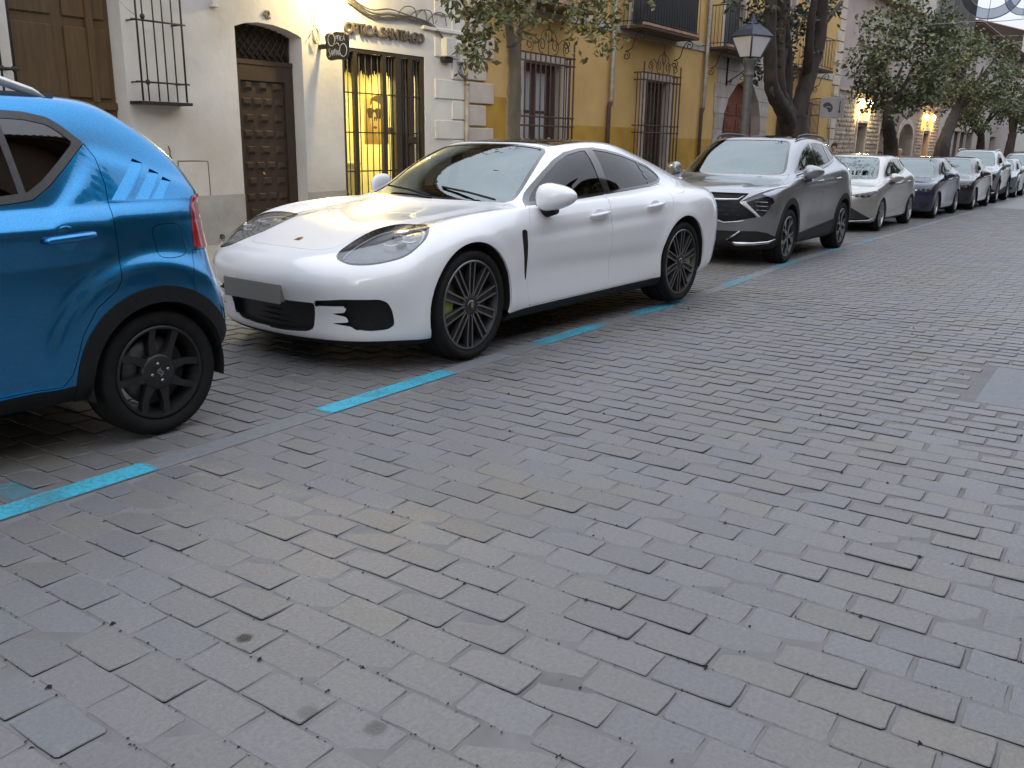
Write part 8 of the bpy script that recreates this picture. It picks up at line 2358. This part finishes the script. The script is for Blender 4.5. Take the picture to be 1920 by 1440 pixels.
# ------------------------------------------------------------------ people on the pavement (heads show above the cars)
skin_m = pmat('skin', (.48, .30, .22), (.42, .25, .18), 12, .5)
def skin_mesh(verts, edges, radii, name, mat, parent, sub=2):
    me = bpy.data.meshes.new(name); me.from_pydata(verts, edges, [])
    o = bpy.data.objects.new(name, me); COL.objects.link(o)
    sk = o.modifiers.new('skin', 'SKIN'); sk.use_smooth_shade = True
    for i, r_ in enumerate(radii): me.skin_vertices[0].data[i].radius = r_ if hasattr(r_, '__len__') else (r_, r_)
    me.skin_vertices[0].data[0].use_root = True
    s2 = o.modifiers.new('sub', 'SUBSURF'); s2.levels = sub; s2.render_levels = sub
    m2 = bpy.data.meshes.new_from_object(o.evaluated_get(bpy.context.evaluated_depsgraph_get()))
    bpy.data.objects.remove(o); bpy.data.meshes.remove(me)
    m2.name = name; m2.materials.clear(); m2.materials.append(mat); m2.polygons.foreach_set('use_smooth', np.ones(len(m2.polygons), bool))
    oo = bpy.data.objects.new(name, m2); return link(oo, parent)
def person(x, y, h, face, lab, coat, trousers, hair, hair_long=False, cap=False):
    p = empty('person', (x, y, gz(x) + .012), face, lab, 'person')
    k = h / 1.70
    S_ = lambda v: tuple(c * k for c in v)
    # walking pose; +x is forward
    V = [(0, 0, .92), (0, 0, 1.12), (0, 0, 1.36), (0, 0, 1.46), (.02, 0, 1.53), (.025, 0, 1.60), (.015, 0, 1.675),
         (0, .09, .90), (.10, .10, .50), (.02, .10, .09), (.16, .10, .035), (0, -.09, .90), (-.02, -.10, .50), (-.22, -.10, .13), (-.10, -.10, .04),
         (0, .185, 1.38), (-.06, .23, 1.10), (.06, .24, .88), (.10, .235, .80), (0, -.185, 1.38), (.05, -.23, 1.10), (.17, -.22, .90), (.21, -.215, .82)]
    E_ = [(0, 1), (1, 2), (2, 3), (3, 4), (4, 5), (5, 6), (0, 7), (7, 8), (8, 9), (9, 10), (0, 11), (11, 12), (12, 13), (13, 14), (2, 15), (15, 16), (16, 17), (17, 18), (2, 19), (19, 20), (20, 21), (21, 22)]
    Rr = [.12, .12, .125, .055, .075, .088, .060, .085, .06, .042, .035, .085, .06, .042, .035, .055, .045, .034, .038, .055, .045, .034, .038]
    skin_mesh([S_(v) for v in V], E_, [r_ * k for r_ in Rr], 'body', skin_m, p)
    ci = [0, 1, 2, 15, 16, 17, 19, 20, 21]
    cv = [V[i] for i in ci] + [(0, 0, .74), (0, 0, 1.43)]
    skin_mesh([S_(v) for v in cv], [(0, 1), (1, 2), (2, 3), (3, 4), (4, 5), (2, 6), (6, 7), (7, 8), (0, 9), (2, 10)], [r_ * k for r_ in (.165, .155, .155, .085, .068, .055, .085, .068, .055, .17, .085)], 'coat', coat, p)
    ti = [0, 7, 8, 9, 11, 12, 13]
    skin_mesh([S_(V[i]) for i in ti], [(0, 1), (1, 2), (2, 3), (0, 4), (4, 5), (5, 6)], [r_ * k for r_ in (.14, .10, .075, .062, .10, .075, .062)], 'trousers', trousers, p)
    Vh, Nh, Th = ell((0, 0, 0), np.array([.108, .092, .105]) * k, 20, 12)
    Vh = Vh + np.array([.004, 0, 1.628]) * k
    keep = ~((Vh[:, 0] > .055 * k) & (Vh[:, 2] < 1.655 * k))
    Vh[~keep, 0] = .05 * k
    mk('hair', (Vh, None, Th), hair, p)
    f = MB(); f.add([S_(q_) for q_ in [(.100, 0, 1.615), (.092, .016, 1.575), (.122, 0, 1.578), (.092, -.016, 1.575)]], [(0, 1, 2), (0, 2, 3), (1, 3, 2)]); f.build('nose', skin_m, p)
    for s_ in (-1, 1):
        Ve, Ne, Te = ell((.098 * k, s_ * .032 * k, 1.618 * k), np.array([.010, .014, .009]) * k, 8, 6); mk('eye', (Ve, None, Te), pmat('eye_dark', (.05, .04, .035), None, 4, .3), p)
        Va, Na, Ta = ell((.01 * k, s_ * .092 * k, 1.60 * k), np.array([.018, .010, .030]) * k, 8, 6); mk('ear', (Va, None, Ta), skin_m, p)
    f = MB(); f.tube([S_((.096, -.022, 1.545)), S_((.104, 0, 1.543)), S_((.096, .022, 1.545))], .006 * k, 5); f.build('mouth', pmat('lips', (.30, .12, .10), None, 8, .5), p)
    for hx, hy, hz, sg in ((.10, .235, .80, 1), (.21, -.215, .82, -1)):
        for j in range(4):
            g = MB(); b_ = Vector(S_((hx + .012, hy - .012 + .0 * j, hz - .012))); oy = (j - 1.5) * .016 * k
            g.tube([b_ + Vector((oy, 0, 0)), b_ + Vector((oy + .004, 0, -.045 * k)), b_ + Vector((oy + .012, -sg * .006, -(.072 + .008 * (j in (1, 2))) * k))], [.010 * k, .009 * k, .007 * k], 6); g.build('finger', skin_m, p)
        g = MB(); b_ = Vector(S_((hx + .02, hy, hz))); g.tube([b_, b_ + Vector((.035 * k, -sg * .01, -.02 * k)), b_ + Vector((.042 * k, -sg * .012, -.045 * k))], [.011 * k, .010 * k, .008 * k], 6); g.build('thumb', skin_m, p)
    return p
cl = lambda n, c: pmat(n, c, None, 14, .9, bump=.001, bscale=90)
person(12.6, 7.95, 1.50, .2, 'short person with white hair and a beige coat walking behind the white saloon', cl('coat_beige', (.35, .30, .24)), cl('trousers_dark', (.05, .05, .06)), cl('hair_white', (.55, .52, .48)))
person(28.9, 7.9, 1.72, 3.2, 'person with dark hair in a blue-grey coat behind the grey crossover', cl('coat_bluegrey', (.11, .12, .15)), cl('trousers_dark', (.05, .05, .06)), cl('hair_dark', (.03, .022, .018)))
person(34.9, 7.9, 1.56, 3.0, 'person in a dark brown coat partly hidden behind the silver hatchback', cl('coat_brown', (.12, .085, .07)), cl('trousers_dark', (.05, .05, .06)), cl('hair_brown', (.10, .07, .05)))
person(37.6, 7.8, 1.66, 2.9, 'person with pale hair and a light coat behind the silver hatchback and navy saloon', cl('coat_light', (.38, .34, .30)), cl('trousers_grey', (.12, .12, .13)), cl('hair_pale', (.42, .37, .30)))
person(47.3, 7.8, 1.60, 3.1, 'person with black hair in a black jacket behind the navy saloon roof', cl('coat_black', (.03, .03, .034)), cl('trousers_dark', (.05, .05, .06)), cl('hair_black', (.02, .016, .014)))
